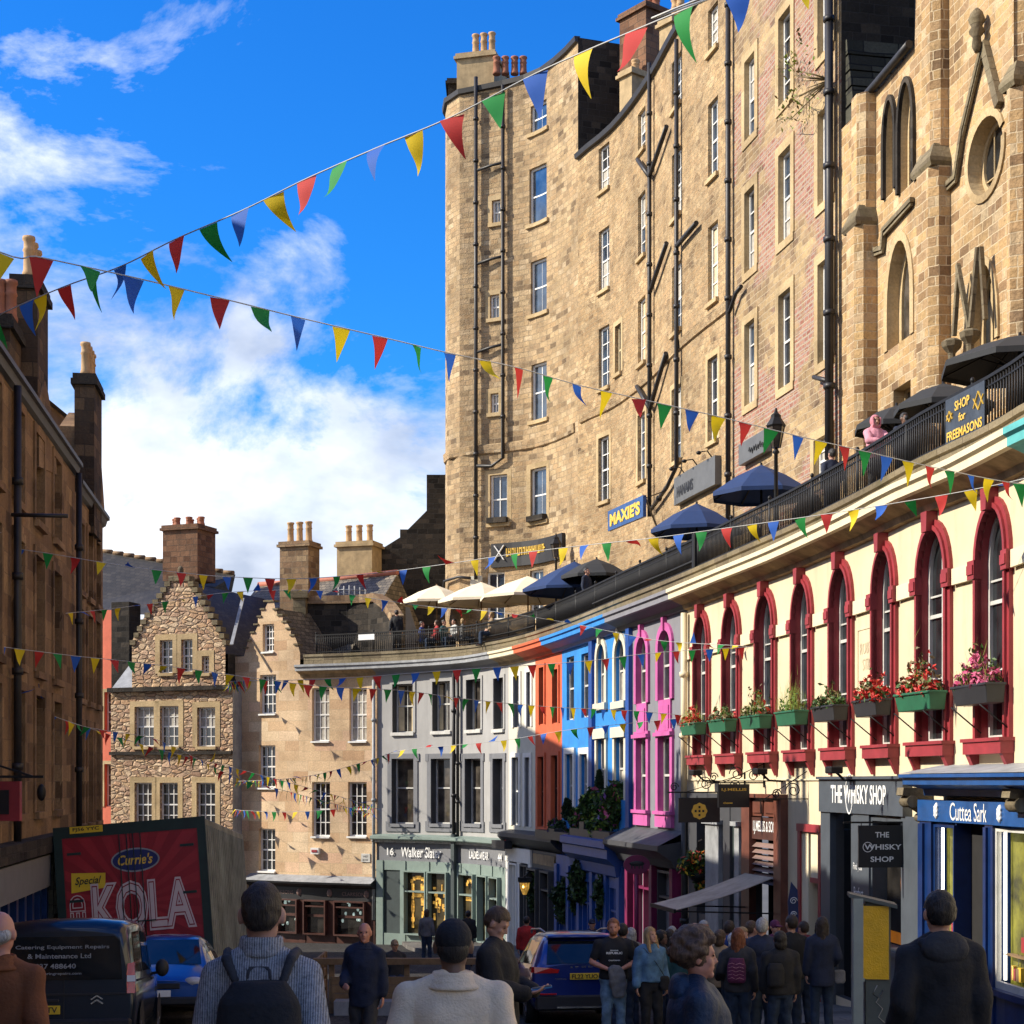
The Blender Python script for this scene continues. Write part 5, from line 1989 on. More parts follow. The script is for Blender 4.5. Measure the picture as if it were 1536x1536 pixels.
mb.prism([(-28.3, 43.2, 12.6), (-15.4, 43.2, 12.7), (-18.6, 43.2, 14.4), (-25.3, 43.2, 14.6)], (0, 13.6, 0))
mb.build('roof', 'slated', hb)
# left shop fronts, in deep shade
ls = bldg('shop', 'dark blue shaded shop front at the far left', 'shop front', L, 25, -4)
mb = MB()
u0_, u1_ = uY(24), L.u(52)
fbox(mb, L, u0_, u1_, -2.0, -1.4, -.003, .3)
mb.build('shop_fascia', 'greyt', ls)
mb = MB()
fbox(mb, L, u0_, u1_, -6, -2.0, -.003, .1)
for k in range(9):
    uu = u0_ + (u1_ - u0_) * k / 8
    fbox(mb, L, uu - .1, uu + .1, -6, -2.0, .1, .24)
mb.build('shop_pilasters', 'navy', ls)
ls2 = bldg('shop', 'dark shop front with a pale scrolled console between truck and blue shop', 'shop front', L, 80, -4)
mb = MB()
sweep(mb, L, L.u(58), L.u(112), [(0, -1.9), (.3, -1.7), (.34, -1.5), (.5, -1.4), (.5, -1.2), (0, -1.1)], [0] * 5)
fbox(mb, L, L.u(56), L.u(64), -6, -1.6, -.003, .3)
mb.prism([L.P(L.u(57), z, o) for o, z in ((.3, -1.75), (.7, -1.9), (.85, -2.2), (.6, -2.45), (.3, -2.6))], L.tan(0) * 1.2)
mb.build('carved_console', 'coping', ls2)
mb = MB()
fbox(mb, L, L.u(64), L.u(112), -6, -1.9, -.003, .06)
for px in (70, 78, 88, 98):
    fbox(mb, L, L.u(px) - .12, L.u(px) + .12, -6, -1.9, .06, .2)
mb.build('shop_pilasters', 'charcoal', ls2)
_us = uY(24.2)
hs_ = thing('hanging_sign', 'red framed hanging sign on an iron bracket at the far left edge', 'sign', L.P(_us, -.8, 0))
a = L.P(_us, 0, 0) + Vector((0, 0, .45))
part(None, 'bracket', 'iron', lambda mb: (mb.bar(a + Vector((0, 0, -.38)), a + Vector((1.15, .1, -.38)), .04), mb.bar(a + Vector((0, 0, -.05)), a + Vector((1.0, .1, -.38)), .03), mb.ell(a + Vector((1.12, .1, -.62)), (.07, .07, .13))), hs_)
part(None, 'sign_board', 'maroon', lambda mb: mb.box(a + Vector((.2, .0, -1.05)), a + Vector((.82, .12, -.45))), hs_)
part(None, 'sign_face', 'ink', lambda mb: mb.box(a + Vector((.28, -.01, -.95)), a + Vector((.66, .13, -.58))), hs_)

# ================================================================ tall curved tenement on the terrace
tw = bldg('tenement', 'tall curved golden stone tenement block rising above the far end of the terrace', 'building', U, 760, 5)
tm = bldg('tenement', 'tall concave rubble tenement with black branching drainpipes above the terrace', 'building', U, 980, 5)
A = [fopx(U, *w) for w in ((738, 751, 300, 335), (735, 749, 442, 478), (736, 748, 590, 620))]
Bq = [fopx(U, *w) for w in ((796, 820, 155, 197), (794, 820, 250, 334), (796, 820, 390, 470), (797, 820, 545, 630), (796, 820, 702, 782), (735, 761, 712, 785),
                              (730, 757, 858, 930), (795, 815, 855, 930))]
u_b1 = U.u(867)
mb = MB()
wall(mb, U, 0, u_b1, 4.2, 28.6, A + Bq, .17)
mb.build('wall', 'tower', tw)
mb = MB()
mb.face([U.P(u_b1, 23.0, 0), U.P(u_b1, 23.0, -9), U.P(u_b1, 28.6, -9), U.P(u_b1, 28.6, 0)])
mb.build('side_wall', 'black', tw)  # side turned from the sun, its shade put into the black stone
mb = MB()
pts = [U.P(U.L * 0 + u_b1 * i / 20, 28.6, -.02) for i in range(21)]
mb.face(pts + [U.P(u_b1, 28.6, -9), U.P(0, 28.6, -9)])
mb.build('roof', 'slated', tw)
for i, q in enumerate(A + Bq):
    big = i >= 3
    window(U, tw, q, depth=.17, curtain=RW.choice([None, 'rand']), frame='white', cols=2, rows=1, glass='glassb', ft=.08, bar=.04, sill='dress', sillh=.14, surround='dress' if i in (7, 8) or not big else None, sw=.2, sproud=.02, sillw=.15)
for q in (Bq[4], Bq[5]):
    mb = MB()
    fbox(mb, U, q.u0 - .05, q.u1 + .05, q.z0, q.z0 + .22, .0, .25)
    mb.build('window_box', 'black', tw)
mb = MB()
sweep(mb, U, 0, u_b1, [(0, 28.42), (.12, 28.45), (.15, 28.64), (-.1, 28.66)], [0] * 3)
mb.build('eaves_gutter', 'pipe', tw)
zst = U.z(740, 672)
mb = MB()
sweep(mb, U, 0, u_b1 - .3, [(-.003, zst - .25), (.07, zst - .2), (.1, zst + .12), (-.003, zst + .18)], [0] * 3)
mb.build('string_course', 'tower', tw)
C = []
for x0, x1, rows in ((898, 914, ((218, 285), (343, 435), (490, 582), (655, 752))), (957, 968, ((165, 226), (290, 385), (447, 545), (620, 722))), (1008, 1022, ((85, 160), (225, 325), (395, 497), (580, 692))),
                     (1062, 1077, ((8, 75), (150, 265), (335, 452), (535, 662))), (923, 932, ((487, 560),))):
    for t_, b_ in rows:
        C.append(fopx(U, x0, x1, t_, b_, o=1))
u_b2 = U.u(1101)
mb = MB()
wall(mb, U, u_b1, u_b2, 4.2, 24.0, C, .17)
mb.build('wall', 'tenement', tm)
for i, q in enumerate(C):
    blind = i == len(C) - 1
    window(U, tm, q, depth=.17, curtain=RW.choice([None, 'rand']), frame='white' if not blind else 'blind', cols=2 if not blind else 1, rows=2 if not blind else 1, glass='glassb' if i % 3 else 'glass', ft=.08, bar=.035, sill='dress', surround='dress' if i % 4 == 3 or blind else None, sw=.18, sproud=.02)
mb = MB()
sweep(mb, U, u_b1, u_b2, [(0, 23.88), (.14, 23.9), (.17, 24.08), (-.1, 24.1)], [0] * 3)
mb.build('eaves_gutter', 'pipe', tm)
mb = MB()
n = 14
for i in range(n):
    a, b = u_b1 + (u_b2 - u_b1) * i / n, u_b1 + (u_b2 - u_b1) * (i + 1) / n
    mb.face([U.P(a, 24.1, 0), U.P(b, 24.1, 0), U.P(b, 26.5, -4), U.P(a, 26.5, -4)], 0, [(a, 0), (b, 0), (b, 5), (a, 5)])
mb.build('roof', 'slated', tm)
mb = MB()
zs2 = U.z(905, 612)
sweep(mb, U, u_b1 + .3, u_b2, [(-.003, zs2 - .22), (.07, zs2 - .18), (.1, zs2 + .1), (-.003, zs2 + .15)], [0] * 3)
mb.build('string_course', 'tenement', tm)


def upipe(b, pts, r=.07, o=.16, **kw):
    return pipe(b, [U.P(U.u(x), U.z(x, y), o) for x, y in pts], r, **kw)


upipe(tw, [(716, 118), (716, 870)], .08)
upipe(tw, [(757, 130), (757, 688), (740, 700), (717, 700)], .075)
for y in (258, 398, 530):
    upipe(tw, [(717, y), (740, y - 8), (757, y - 12)], .06)
upipe(tw, [(708, 868), (690, 866), (672, 872), (668, 905)], .06)
upipe(tm, [(981, 95), (981, 775)], .07)
upipe(tm, [(1022, 60), (1022, 700), (1008, 730), (983, 765)], .07)
for a, b, c, d in ((981, 265, 1007, 190), (981, 440, 1007, 365), (981, 615, 1006, 530), (1022, 370, 1052, 335), (981, 265, 963, 240), (981, 612, 962, 580)):
    upipe(tm, [(a, b), (c, d)], .08, collars=False)
# stacks on the roofs
chimney('', U, 684, 742, 78, 140, 68.5, 2.2, 'render', [(-.1, 0.2), (.12, .2), (.34, .2)], 'pot', 1.05, -.25, parent=tw)
chimney('', U, 672, 690, 118, 150, 70.5, 1.6, 'black', [], parent=tw)
chimney_pots(tw, [WP(x, 112, 68) for x in (745, 758, 772, 785)], 'potd', .75, .16)
chimney('', U, 920, 978, 12, 160, 60.5, 1.6, 'brownchim', [(-.3, 0), (-.1, 0), (.1, 0), (.3, 0)], 'potd', .5, -.9, parent=tm)
chimney('', U, 985, 1012, 28, 120, 55.5, 1.2, 'render', [(-.2, 0), (.2, 0)], 'pot', .9, -.9, parent=tm)
chimney('', U, 925, 952, 105, 175, 59.6, 1.0, 'render', [(0, 0)], 'pot', .5, -.9, parent=tm)

# ================================================================ brick-patched tenement
bt = bldg('tenement', 'tall tenement patched with weathered red brick between two black drainpipes', 'building', U, 1180, 5)
D_ = []
for x0, x1, rows in ((1118, 1133, ((85, 205), (283, 405), (482, 606))), (1169, 1187, ((18, 152), (225, 360), (437, 580))), (1228, 1247, ((-60, 78), (162, 302), (390, 541)))):
    for t_, b_ in rows:
        D_.append(fopx(U, x0, x1, t_, b_))
D_.append(fopx(U, 1222, 1246, 655, 720))
u_b3 = U.u(1262)
mb = MB()
wall(mb, U, u_b2, u_b3, 4.2, 25.5, D_, .17, 0, 1)
mb.build('wall', ['brickten', 'dress'], bt)
for i, q in enumerate(D_):
    window(U, bt, q, depth=.17, curtain=RW.choice([None, 'rand']), frame='white', cols=2, rows=2, glass='glass' if i % 2 else 'glassb', ft=.07, bar=.035, sill='dress', sillw=.2, sillh=.2, silld=.04, surround='dress', sw=.24, sproud=.035)
mb = MB()
mb.face([U.P(u_b2, 25.5, 0)] + [U.P(u_b2 + (u_b3 - u_b2) * i / 6, 25.5, 0) for i in range(1, 7)] + [U.P(u_b3, 25.5, -8), U.P(u_b2, 25.5, -8)])
mb.build('roof', 'slated', bt)
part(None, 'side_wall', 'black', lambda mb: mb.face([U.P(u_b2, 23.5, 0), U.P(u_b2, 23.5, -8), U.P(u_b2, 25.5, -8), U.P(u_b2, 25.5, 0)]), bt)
upipe(bt, [(1100, -80), (1100, 800)], .075)
upipe(bt, [(1254, -80), (1254, 690)], .085, .2)
upipe(bt, [(1259, -80), (1260, 690)], .095, .26)
upipe(bt, [(1102, 468), (1112, 440), (1120, 430)], .06, collars=False)
upipe(bt, [(1252, 572), (1230, 566)], .06, collars=False)

# ================================================================ church
cu_ = bldg('church', 'gothic stone church front with buttresses and arched windows at the upper right', 'church', U, 1400, 5)


def uo(f, px, o):
    lo_, hi_ = f.u(600 if o > 0 else 600), f.L
    for _ in range(40):
        m_ = (lo_ + hi_) / 2
        p = f.P(m_, 0, o)
        if CX + F * p.x / p.y < px:
            lo_ = m_
        else:
            hi_ = m_
    return (lo_ + hi_) / 2


lan = [Op(U.u(1329), U.u(1344), U.z(1337, 290), U.z(1337, 150), .9, depth=.2), Op(U.u(1351), U.u(1371), U.z(1360, 282), U.z(1360, 125), 1.0, depth=.2)]
big = [Op(U.u(1332), U.u(1366), U.z(1348, 515), U.z(1348, 362), 1.3, depth=.3), Op(U.u(1340), U.u(1366), U.z(1352, 612), U.z(1352, 578), depth=.3)]
_zr = U.z(1479, 234)
_rr = (U.u(1492) - U.u(1466)) / 2
rnd = [Op(U.u(1479) - .72, U.u(1479) + .72, _zr - .72, _zr + .72, .72, depth=.3, round=True)]
tr_ = [Op(U.u(1453), U.u(1495), U.z(1474, 520), U.z(1474, 395), 1.2, depth=.3)]
ZAI = 15.65
uAI = U.u(1372)


def ctop(u):
    return ZAI if u < uAI else 27


ctop.br = [uAI]
mb = MB()
wall(mb, U, u_b3, U.L, 4.2, ctop, lan + big + rnd + tr_, .45, 0, 1)
mb.build('wall', ['church', 'dress'], cu_)
for q in lan:
    window(U, cu_, q, frame='dress', cols=1, rows=1, sash=False, glass='glass', ft=.1, name='lancet_window', surround='black', sw=.12, sproud=.08)
window(U, cu_, big[0], frame='dress', cols=2, rows=1, sash=False, glass='glassd', ft=.16, name='arched_window', surround='dress', sw=.2, sproud=.03, bar=.1)
window(U, cu_, big[1], frame='dress', cols=2, rows=1, sash=False, glass='glassd', ft=.06)
window(U, cu_, rnd[0], frame='dress', cols=3, rows=2, sash=False, glass='glass', ft=.1, name='round_window', surround='dress', sw=.15)
window(U, cu_, tr_[0], frame='dress', cols=3, rows=1, sash=False, glass='glass', ft=.12, name='traceried_window', surround='dress', sw=.14, sproud=.05, bar=.09)
# buttresses: front px range, back edge px, set-offs
for i, (fx0, fx1, bx, o_, y1, y2) in enumerate(((1266, 1285, 1316, .62, 350, None), (1370, 1397, 1426, .72, 262, None), (1503, 1522, 1560, .75, 140, None))):
    ub_ = U.u(bx)
    # projection so the front corner falls at fx1
    lo_, hi_ = .1, 2.0
    for _ in range(30):
        md = (lo_ + hi_) / 2
        p = U.P(ub_, 0, md)
        if CX + F * p.x / p.y > fx1:
            lo_ = md
        else:
            hi_ = md
    pr = lo_
    ua_ = uo(U, fx0, pr)
    zc1 = U.z((fx0 + bx) / 2, y1)
    mb = MB()
    for z0, z1, p_, g_ in ((4.2, zc1, pr, 0), (zc1, 27 if i else ZAI, pr * .82, .08)):
        cch = .16
        pl = [(ua_ + g_, -.01), (ua_ + g_, p_ - cch), (ua_ + g_ + cch, p_), (ub_ - g_ - cch, p_), (ub_ - g_, p_ - cch), (ub_ - g_, -.01)]
        for (a, oa), (b, ob) in zip(pl, pl[1:]):
            n_ = math.hypot(b - a, ob - oa)
            base_u = a if abs(ob - oa) < .01 else a + oa
            mb.face([U.P(a, z0, oa), U.P(b, z0, ob), U.P(b, z1, ob), U.P(a, z1, oa)], 0, [(base_u, z0), (base_u + n_, z0), (base_u + n_, z1), (base_u, z1)])
    mb.build('buttress', 'church', cu_)
    mb = MB()
    for z0, ex0, z1, ex1 in ((zc1 - .16, 0, zc1 - .08, .045), (zc1 - .08, .045, zc1, .045), (zc1, .045, zc1 + .32, -.1)):
        q0 = [(ua_ - ex0, -.01), (ua_ - ex0, pr + ex0), (ub_ + ex0, pr + ex0), (ub_ + ex0, -.01)]
        q1 = [(ua_ - ex1, -.01), (ua_ - ex1, pr + ex1), (ub_ + ex1, pr + ex1), (ub_ + ex1, -.01)]
        for k in range(3):
            mb.face([U.P(q0[k][0], z0, q0[k][1]), U.P(q0[k + 1][0], z0, q0[k + 1][1]), U.P(q1[k + 1][0], z1, q1[k + 1][1]), U.P(q1[k][0], z1, q1[k][1])], 0)
    mb.build('weathering_ledge', 'coping', cu_)
    if i < 2:
        mb = MB()
        nx = (U.u(1372) if i == 0 else U.u(1430))
        pp_ = [(1316, 375), (1328, 372), (1330, 345), (1372, 300)] if i == 0 else [(1424, 278), (1438, 266), (1449, 195), (1480, 66)]
        P3 = [U.P(U.u(x), U.z(x, y), .07) for x, y in pp_]
        for a_, b_2 in zip(P3, P3[1:]):
            mb.bar(a_, b_2 + (b_2 - a_).normalized() * .03, .10, .10, up=U.nrm(U.u(pp_[0][0])))
            mb.bar(a_ - Vector((0, 0, .12)), b_2 - Vector((0, 0, .09)), .05, .05, up=U.nrm(U.u(pp_[0][0])))
        if i == 1:
            mb.bar(U.P(U.u(1481), U.z(1481, 66), .07), U.P(U.u(1504), U.z(1504, 158), .07), .18, .12, up=U.nrm(U.u(1480)))
            mb.lathe(U.P(U.u(1480), U.z(1480, 80), .2), [(.04, 0), (.1, .12), (.08, .3), (.16, .4), (.1, .5), (.17, .62), (.12, .75), (.03, .85)], 8)
        mb.build('moulding', 'coping', cu_)
# end gable of the tenement above the aisle, its shade put into black stone, with stepped weathering
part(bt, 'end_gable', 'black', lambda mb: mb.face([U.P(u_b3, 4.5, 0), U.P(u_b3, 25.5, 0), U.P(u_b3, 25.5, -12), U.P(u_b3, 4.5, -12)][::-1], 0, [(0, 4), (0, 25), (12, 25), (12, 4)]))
mb = MB()
for k in range(5):
    z0, z1 = ZAI + .1 + k * .42, ZAI + .1 + (k + 1) * .42
    d_ = .55 - .1 * k
    T = U.tan(u_b3)
    a, b = U.P(u_b3, z0, -.1), U.P(u_b3, z0, -4.5)
    mb.hexa([a, b, b + T * d_, a + T * d_] + [p + Vector((0, 0, z1 - z0 - .06)) for p in (a, b, b + T * (d_ - .06), a + T * (d_ - .06))])
mb.build('stepped_weathering', 'churchdark', bt)
mb = MB()
n = 6
for i in range(n):
    a, b = u_b3 + (uAI - u_b3) * i / n, u_b3 + (uAI - u_b3) * (i + 1) / n
    mb.face([U.P(a, ZAI, 0), U.P(b, ZAI, 0), U.P(b, ZAI + 1.6, -5), U.P(a, ZAI + 1.6, -5)])
mb.face([U.P(uAI, ZAI, 0), U.P(uAI, ZAI, -8), U.P(uAI, 27, -8), U.P(uAI, 27, 0)])
mb.build('aisle_roof', 'slated', cu_)
mb = MB()
mb.tube([U.P(u_b3 + (uAI - u_b3) * i / 8, ZAI + .05, .12) for i in range(3, 9)], .09, 8)
mb.build('gutter', 'pipe', cu_)
mb = MB()
nU = U.nrm(U.u(1470))
for (a, b), (c, d), oo in (((1456, 400), (1449, 505), .25), ((1458, 398), (1476, 492), .3), ((1489, 372), (1478, 492), .3), ((1490, 372), (1497, 480), .25)):
    mb.bar(U.P(U.u(a), U.z(a, b), oo), U.P(U.u(c), U.z(c, d), oo), .085, .08, up=nU)
for x, y in ((1449, 512), (1477, 498)):
    mb.lathe(U.P(U.u(x), U.z(x, y + 10), .3), [(.05, -.45), (.08, -.12), (.19, 0), (.21, .1), (.12, .16)], 8, smooth=False)
mb.build('carved_canopy', 'coping', cu_)
# a dry shrub rooted in the wallhead
rng = random.Random(12)
sh = thing('wall_shrub', 'straggly leggy shrub rooted in the masonry beside the black drainpipes', 'plant', U.P(U.u(1250), U.z(1250, 130), .1))
mb = MB()
for k in range(16):
    x, y = 1252 - rng.uniform(5, 60), 130 + rng.uniform(-70, 60)
    mb.tube([U.P(U.u(1252), U.z(1252, 120), .1), U.P(U.u((1252 + x) / 2), U.z(1240, (120 + y) / 2 + 8), .6), U.P(U.u(x), U.z(x, y), .5)], [.02, .012, .005], 5)
mb.build('twigs', 'leafb', sh)
mb = MB()
for k in range(16):
    x, y = 1252 - rng.uniform(5, 58), 120 + rng.uniform(-80, 70)
    leaves(mb, U.P(U.u(x), U.z(x, y), .4), (.3, .3, .3), 9, .07, [0, 1], rng, hollow=0)
mb.build('foliage', ['leafb', 'leafl'], sh)

# ================================================================ parapet and iron railings
pr_ = bldg('parapet_wall', 'mossy stone parapet curving along the terrace edge', 'wall', E, 1000, 4.8)
mb = MB()
uP0, uP1 = E.u(456), E.L
sweep(mb, E, uP0, uP1, [(-.4, 4.8), (.02, 4.81), (.02, 5.12), (.07, 5.14), (.07, 5.24), (-.35, 5.24), (-.35, 5.1)], [0] * 6, seg=.8)
mb.build('wall', 'coping', pr_)


def railing(label, x0, x1, u1=None):
    ua, ub = E.u(x0), (u1 if u1 else E.u(x1))
    p = E.P((ua + ub) / 2, 5.24, 0)
    r = thing('iron_railing', label, 'railing', p)
    o = -.12
    for nm, z, w, h in (('top_rail', RZ, .06, .05), ('middle_rail', RZ - .13, .035, .025), ('bottom_rail', 5.33, .045, .03)):
        mb = MB()
        fbox(mb, E, ua, ub, z - h / 2, z + h / 2, o - w / 2, o + w / 2, seg=.8)
        mb.build(nm, 'iron', r)
    n = int((ub - ua) / .10)
    us = [ua + (ub - ua) * (i + .5) / n for i in range(n)][::-1]
    base = MB()
    p0 = r.location
    base.tube([p0 + Vector((0, 0, 0)), p0 + Vector((0, 0, RZ - 5.24))], .016, 5)
    base.tube([p0 + Vector((0, 0, .22)), p0 + Vector((0, 0, .28))], .03, 5)
    b0 = base.build('baluster', 'iron', r)
    rest = MB()
    for k, u_ in enumerate(us):
        q = E.P(u_, 5.24, o)
        if k < 100:
            c = b0 if k == 0 else b0.copy()
            if k:
                col.objects.link(c)
                c.parent = r
            c.location = q - p0
        else:
            rest.tube([q, q + Vector((0, 0, RZ - 5.24))], .016, 5)
    if rest.v:
        tag(rest.build('balusters', 'iron', r), kind='stuff')
    n = max(2, int((ub - ua) / 2.4))
    for i in range(n + 1):
        u_ = ua + (ub - ua) * i / n
        mb = MB()
        mb.tube([E.P(u_, 5.24, o), E.P(u_, RZ + .06, o)], .028, 6)
        mb.ell(E.P(u_, RZ + .09, o), (.04, .04, .05), nu=8, nv=5)
        mb.build('standard', 'iron', r)
    return r


railing('black iron railing on the near parapet above the cream yellow house', 1040, 0, E.L - .1)
railing('black iron railing on the middle parapet above pink, blue and orange houses', 800, 1036)
railing('black iron railing on the far parapet above the pale grey and ashlar houses', 472, 797)
mb = MB()
mb.obox(E.P(E.u(1038), 4.9, -.12), E.tan(E.u(1038)), E.nrm(E.u(1038)), .2, .2, 1.25)
tag(mb.build('railing_post', 'iron', None, bevel=.02), 'square black iron post where the two railings meet', 'post')
# ================================================================ bunting
FC = {'red': (0.55, 0.035, 0.03), 'green': (0.012, 0.27, 0.05), 'blue': (0.02, 0.12, 0.52), 'yellow': (0.78, 0.58, 0.01), 'orange': (0.72, 0.13, 0.035)}
for k, c in FC.items():
    m, t, b = newmat(k + '_bunting_cloth')
    b.inputs['Base Color'].default_value = (*c, 1)
    b.inputs['Roughness'].default_value = 0.75
    tr = nd(t, 'ShaderNodeBsdfTranslucent')
    tr.inputs[0].default_value = (*c, 1)
    mx = t.nodes.new('ShaderNodeMixShader')
    mx.inputs[0].default_value = 0.3
    lk(t, b.outputs[0], mx.inputs[1])
    lk(t, tr.outputs[0], mx.inputs[2])
    lk(t, mx.outputs[0], t.nodes['Material Output'].inputs[0])
    M['f' + k] = m
M['cord'] = plain('white_bunting_tape', (0.55, 0.55, 0.52), 0.8, var=0.1, bmp=0)
_fm = {}


def flag_mesh(c, v):
    if (c, v) in _fm:
        return _fm[(c, v)]
    rng = random.Random(v * 7 + 1)
    a, b_, ph = rng.uniform(-.5, .5), rng.uniform(.01, .035), rng.uniform(0, 6)
    mb = MB()
    rows = 7
    def pt(i, k):
        f = i / rows
        w = .092 * (1 - f) + .0015
        x = (k - 1.5) / 1.5 * w + a * .1 * f * f
        y = b_ * (math.sin(ph + f * 4) * f + .6 * math.sin(ph + k * .9) * (1 - f) * min(1, f * 3)) + a * .22 * f * f
        return (x, y, -.29 * f * (1 - .08 * abs(a)) - .006)
    for i in range(rows):
        for k in range(3):
            mb.face([pt(i, k), pt(i + 1, k), pt(i + 1, k + 1), pt(i, k + 1)], 0, smooth=True)
    o = mb.build('flag', 'f' + c, None, merge=True)
    me = o.data
    bpy.data.objects.remove(o)
    _fm[(c, v)] = me
    return me


def catmull(P_, t):
    n = len(P_) - 1
    i = min(int(t * n), n - 1)
    k = t * n - i
    p0, p1, p2, p3 = P_[max(i - 1, 0)], P_[i], P_[i + 1], P_[min(i + 2, n)]
    return 0.5 * ((2 * p1) + (p2 - p0) * k + (2 * p0 - 5 * p1 + 4 * p2 - p3) * k * k + (3 * p1 - p0 - 3 * p2 + p3) * k ** 3)


GB = 'strings of triangular bunting across the street'


def bunting(label, pts, seq, start=0, spacing=.34, size=1.0, wind=.35, seed=1, ends=(None, None), crazy=0.0, at=None):
    rng = random.Random(seed)
    W = [WP(*p) for p in pts]
    if ends[0] is not None:
        W = [Vector(ends[0])] + W
    if ends[1] is not None:
        W = W + [Vector(ends[1])]
    N = 400
    S = [catmull(W, i / N) for i in range(N + 1)]
    cum = [0]
    for a, b in zip(S, S[1:]):
        cum.append(cum[-1] + (b - a).length)
    t_ = thing('bunting', label, 'bunting', S[N // 2], GB)
    mb = MB()
    mb.tube(S[::4] + [S[-1]], .006, 4)
    mb.build('cord', 'cord', t_)
    d = .15
    k = start
    ds = None
    if at:
        ds = []
        pxs = [CX + F * p.x / max(p.y, .1) for p in S]
        for a_ in at:
            for j in range(1, N + 1):
                if pxs[j - 1] <= a_ < pxs[j]:
                    ds.append(cum[j - 1] + (cum[j] - cum[j - 1]) * (a_ - pxs[j - 1]) / (pxs[j] - pxs[j - 1]))
                    break
        ds = ds[::-1]
    while d < cum[-1] - .1:
        if ds is not None:
            if not ds:
                break
            d = ds.pop()
        i = next(j for j in range(N + 1) if cum[j] >= d)
        q = (d - cum[i - 1]) / (cum[i] - cum[i - 1]) if i else 0
        p = S[i - 1].lerp(S[i], q) if i else S[0]
        tg = (S[min(i + 1, N)] - S[max(i - 2, 0)]).normalized()
        px = CX + F * p.x / max(p.y, .1)
        if -160 < px < 1640:
            o = bpy.data.objects.new('flag', flag_mesh(seq[k % len(seq)], rng.randrange(6)))
            col.objects.link(o)
            o.parent = t_
            o.location = p - t_.location
            yaw = math.atan2(tg.y, tg.x)
            pit = -math.asin(max(-1, min(1, tg.z)))
            tw_ = rng.gauss(0, wind)
            if rng.random() < crazy:
                tw_ += rng.choice([-1, 1]) * rng.uniform(.8, 1.7)
            o.rotation_euler = (Matrix.Rotation(yaw, 4, 'Z') @ Matrix.Rotation(pit, 4, 'Y') @ Matrix.Rotation(tw_, 4, 'X') @ Matrix.Rotation(rng.gauss(0, .1), 4, 'Z')).to_euler()
            sc_ = size * rng.uniform(.92, 1.06)
            o.scale = (sc_, sc_, sc_)
        d += spacing * rng.uniform(.93, 1.07)
        k += 1
    return t_


Lx = lambda y, z: (-5 - .135 * y + .02, y, z)
Rx = lambda y, z: (edge_x(y) - .02, y, z)
S4c = ['red', 'green', 'blue', 'yellow']
bunting('nearest bunting string rising from the far left to the top right corner against the sky', [(-60, 510, 14.6), (0, 472, 14.1), (96, 430, 13.6), (180, 400, 13.0), (265, 358, 12.6), (365, 315, 12.2), (460, 268, 11.9), (565, 222, 11.4), (676, 176, 11.0), (800, 112, 10.7), (875, 78, 10.3), (960, 42, 9.9), (1060, 0, 9.4), (1160, -45, 8.9)],
        ['red', 'green', 'blue', 'yellow'], 0, .345, 1.0, .18, 3, (Lx(15.5, 4.0), Rx(6.5, 6.4)), at=[-60, -10, 40, 60, 96, 140, 180, 220, 265, 312, 360, 410, 460, 510, 565, 620, 678, 740, 803, 875, 955, 1025, 1105, 1195, 1290, 1400, 1520])
bunting('long bunting string dipping from the upper left across the tower to the cream cornice', [(-40, 362, 12.2), (62, 386, 12.4), (200, 416, 12.8), (330, 447, 13.4), (447, 476, 14.0), (570, 505, 14.7), (675, 530, 15.5), (778, 552, 16.6), (865, 577, 17.6), (958, 598, 18.2), (1078, 625, 18.5), (1197, 654, 18.9), (1297, 677, 19.4), (1424, 706, 20.2), (1536, 726, 21.2)],
        ['yellow', 'red', 'green', 'blue'], 0, .34, 1.0, .25, 5, (Lx(11.0, 5.0), Rx(20.0, 3.7)), at=[3, 62, 135, 200, 265, 330, 390, 447, 512, 570, 625, 675, 727, 778, 822, 865, 910, 958, 997, 1038, 1078, 1118, 1157, 1197, 1232, 1266, 1297, 1330, 1362, 1395, 1424, 1456, 1484, 1508, 1530])
bunting('bunting string sagging in front of the terrace umbrellas up to the cream cornice', [(-40, 812, 29), (72, 830, 29), (195, 850, 29), (300, 862, 29.5), (360, 866, 30), (450, 868, 30), (560, 860, 29), (670, 846, 28), (770, 831, 27), (877, 818, 26), (980, 807, 25), (1090, 792, 24.2), (1240, 771, 23.2), (1365, 751, 22.4), (1456, 735, 21.8), (1536, 718, 21.3)],
        ['blue', 'green', 'red', 'yellow'], 0, .36, 1.0, .3, 8, (Lx(27, 4.2), Rx(20.6, 4.1)), crazy=.15, at=[30, 72, 113, 152, 195, 235, 272, 305, 340, 372, 405, 437, 470, 505, 540, 573, 605, 640, 675, 712, 738, 772, 800, 845, 877, 910, 945, 980, 1018, 1052, 1090, 1128, 1160, 1200, 1240, 1280, 1322, 1365, 1412, 1456, 1503])
bunting('bunting string from the left tenement past both stepped gables to the maroon arches', [(-30, 948, 33), (60, 925, 34), (160, 914, 36), (250, 902, 37), (350, 888, 38), (480, 886, 39), (560, 898, 39), (645, 910, 39), (745, 918, 38), (850, 934, 38), (930, 950, 37.5), (1000, 962, 37)],
        ['yellow', 'blue', 'red', 'green'], 2, .40, .95, .6, 11, (Lx(30.5, 3.2), Rx(35.5, 3.0)), crazy=.35)
bunting('bunting string rising from ashlar house cornice over the coloured houses to the yellow wall', [(350, 1022, 36), (445, 1020, 34), (535, 1016, 33), (640, 1008, 32.5), (725, 1002, 32.5), (808, 997, 33), (895, 990, 33.5), (985, 979, 34)],
        ['yellow', 'red', 'green', 'blue'], 0, .42, 1.0, .25, 13, (WP(345, 1024, 68), Rx(35, 2.95)))
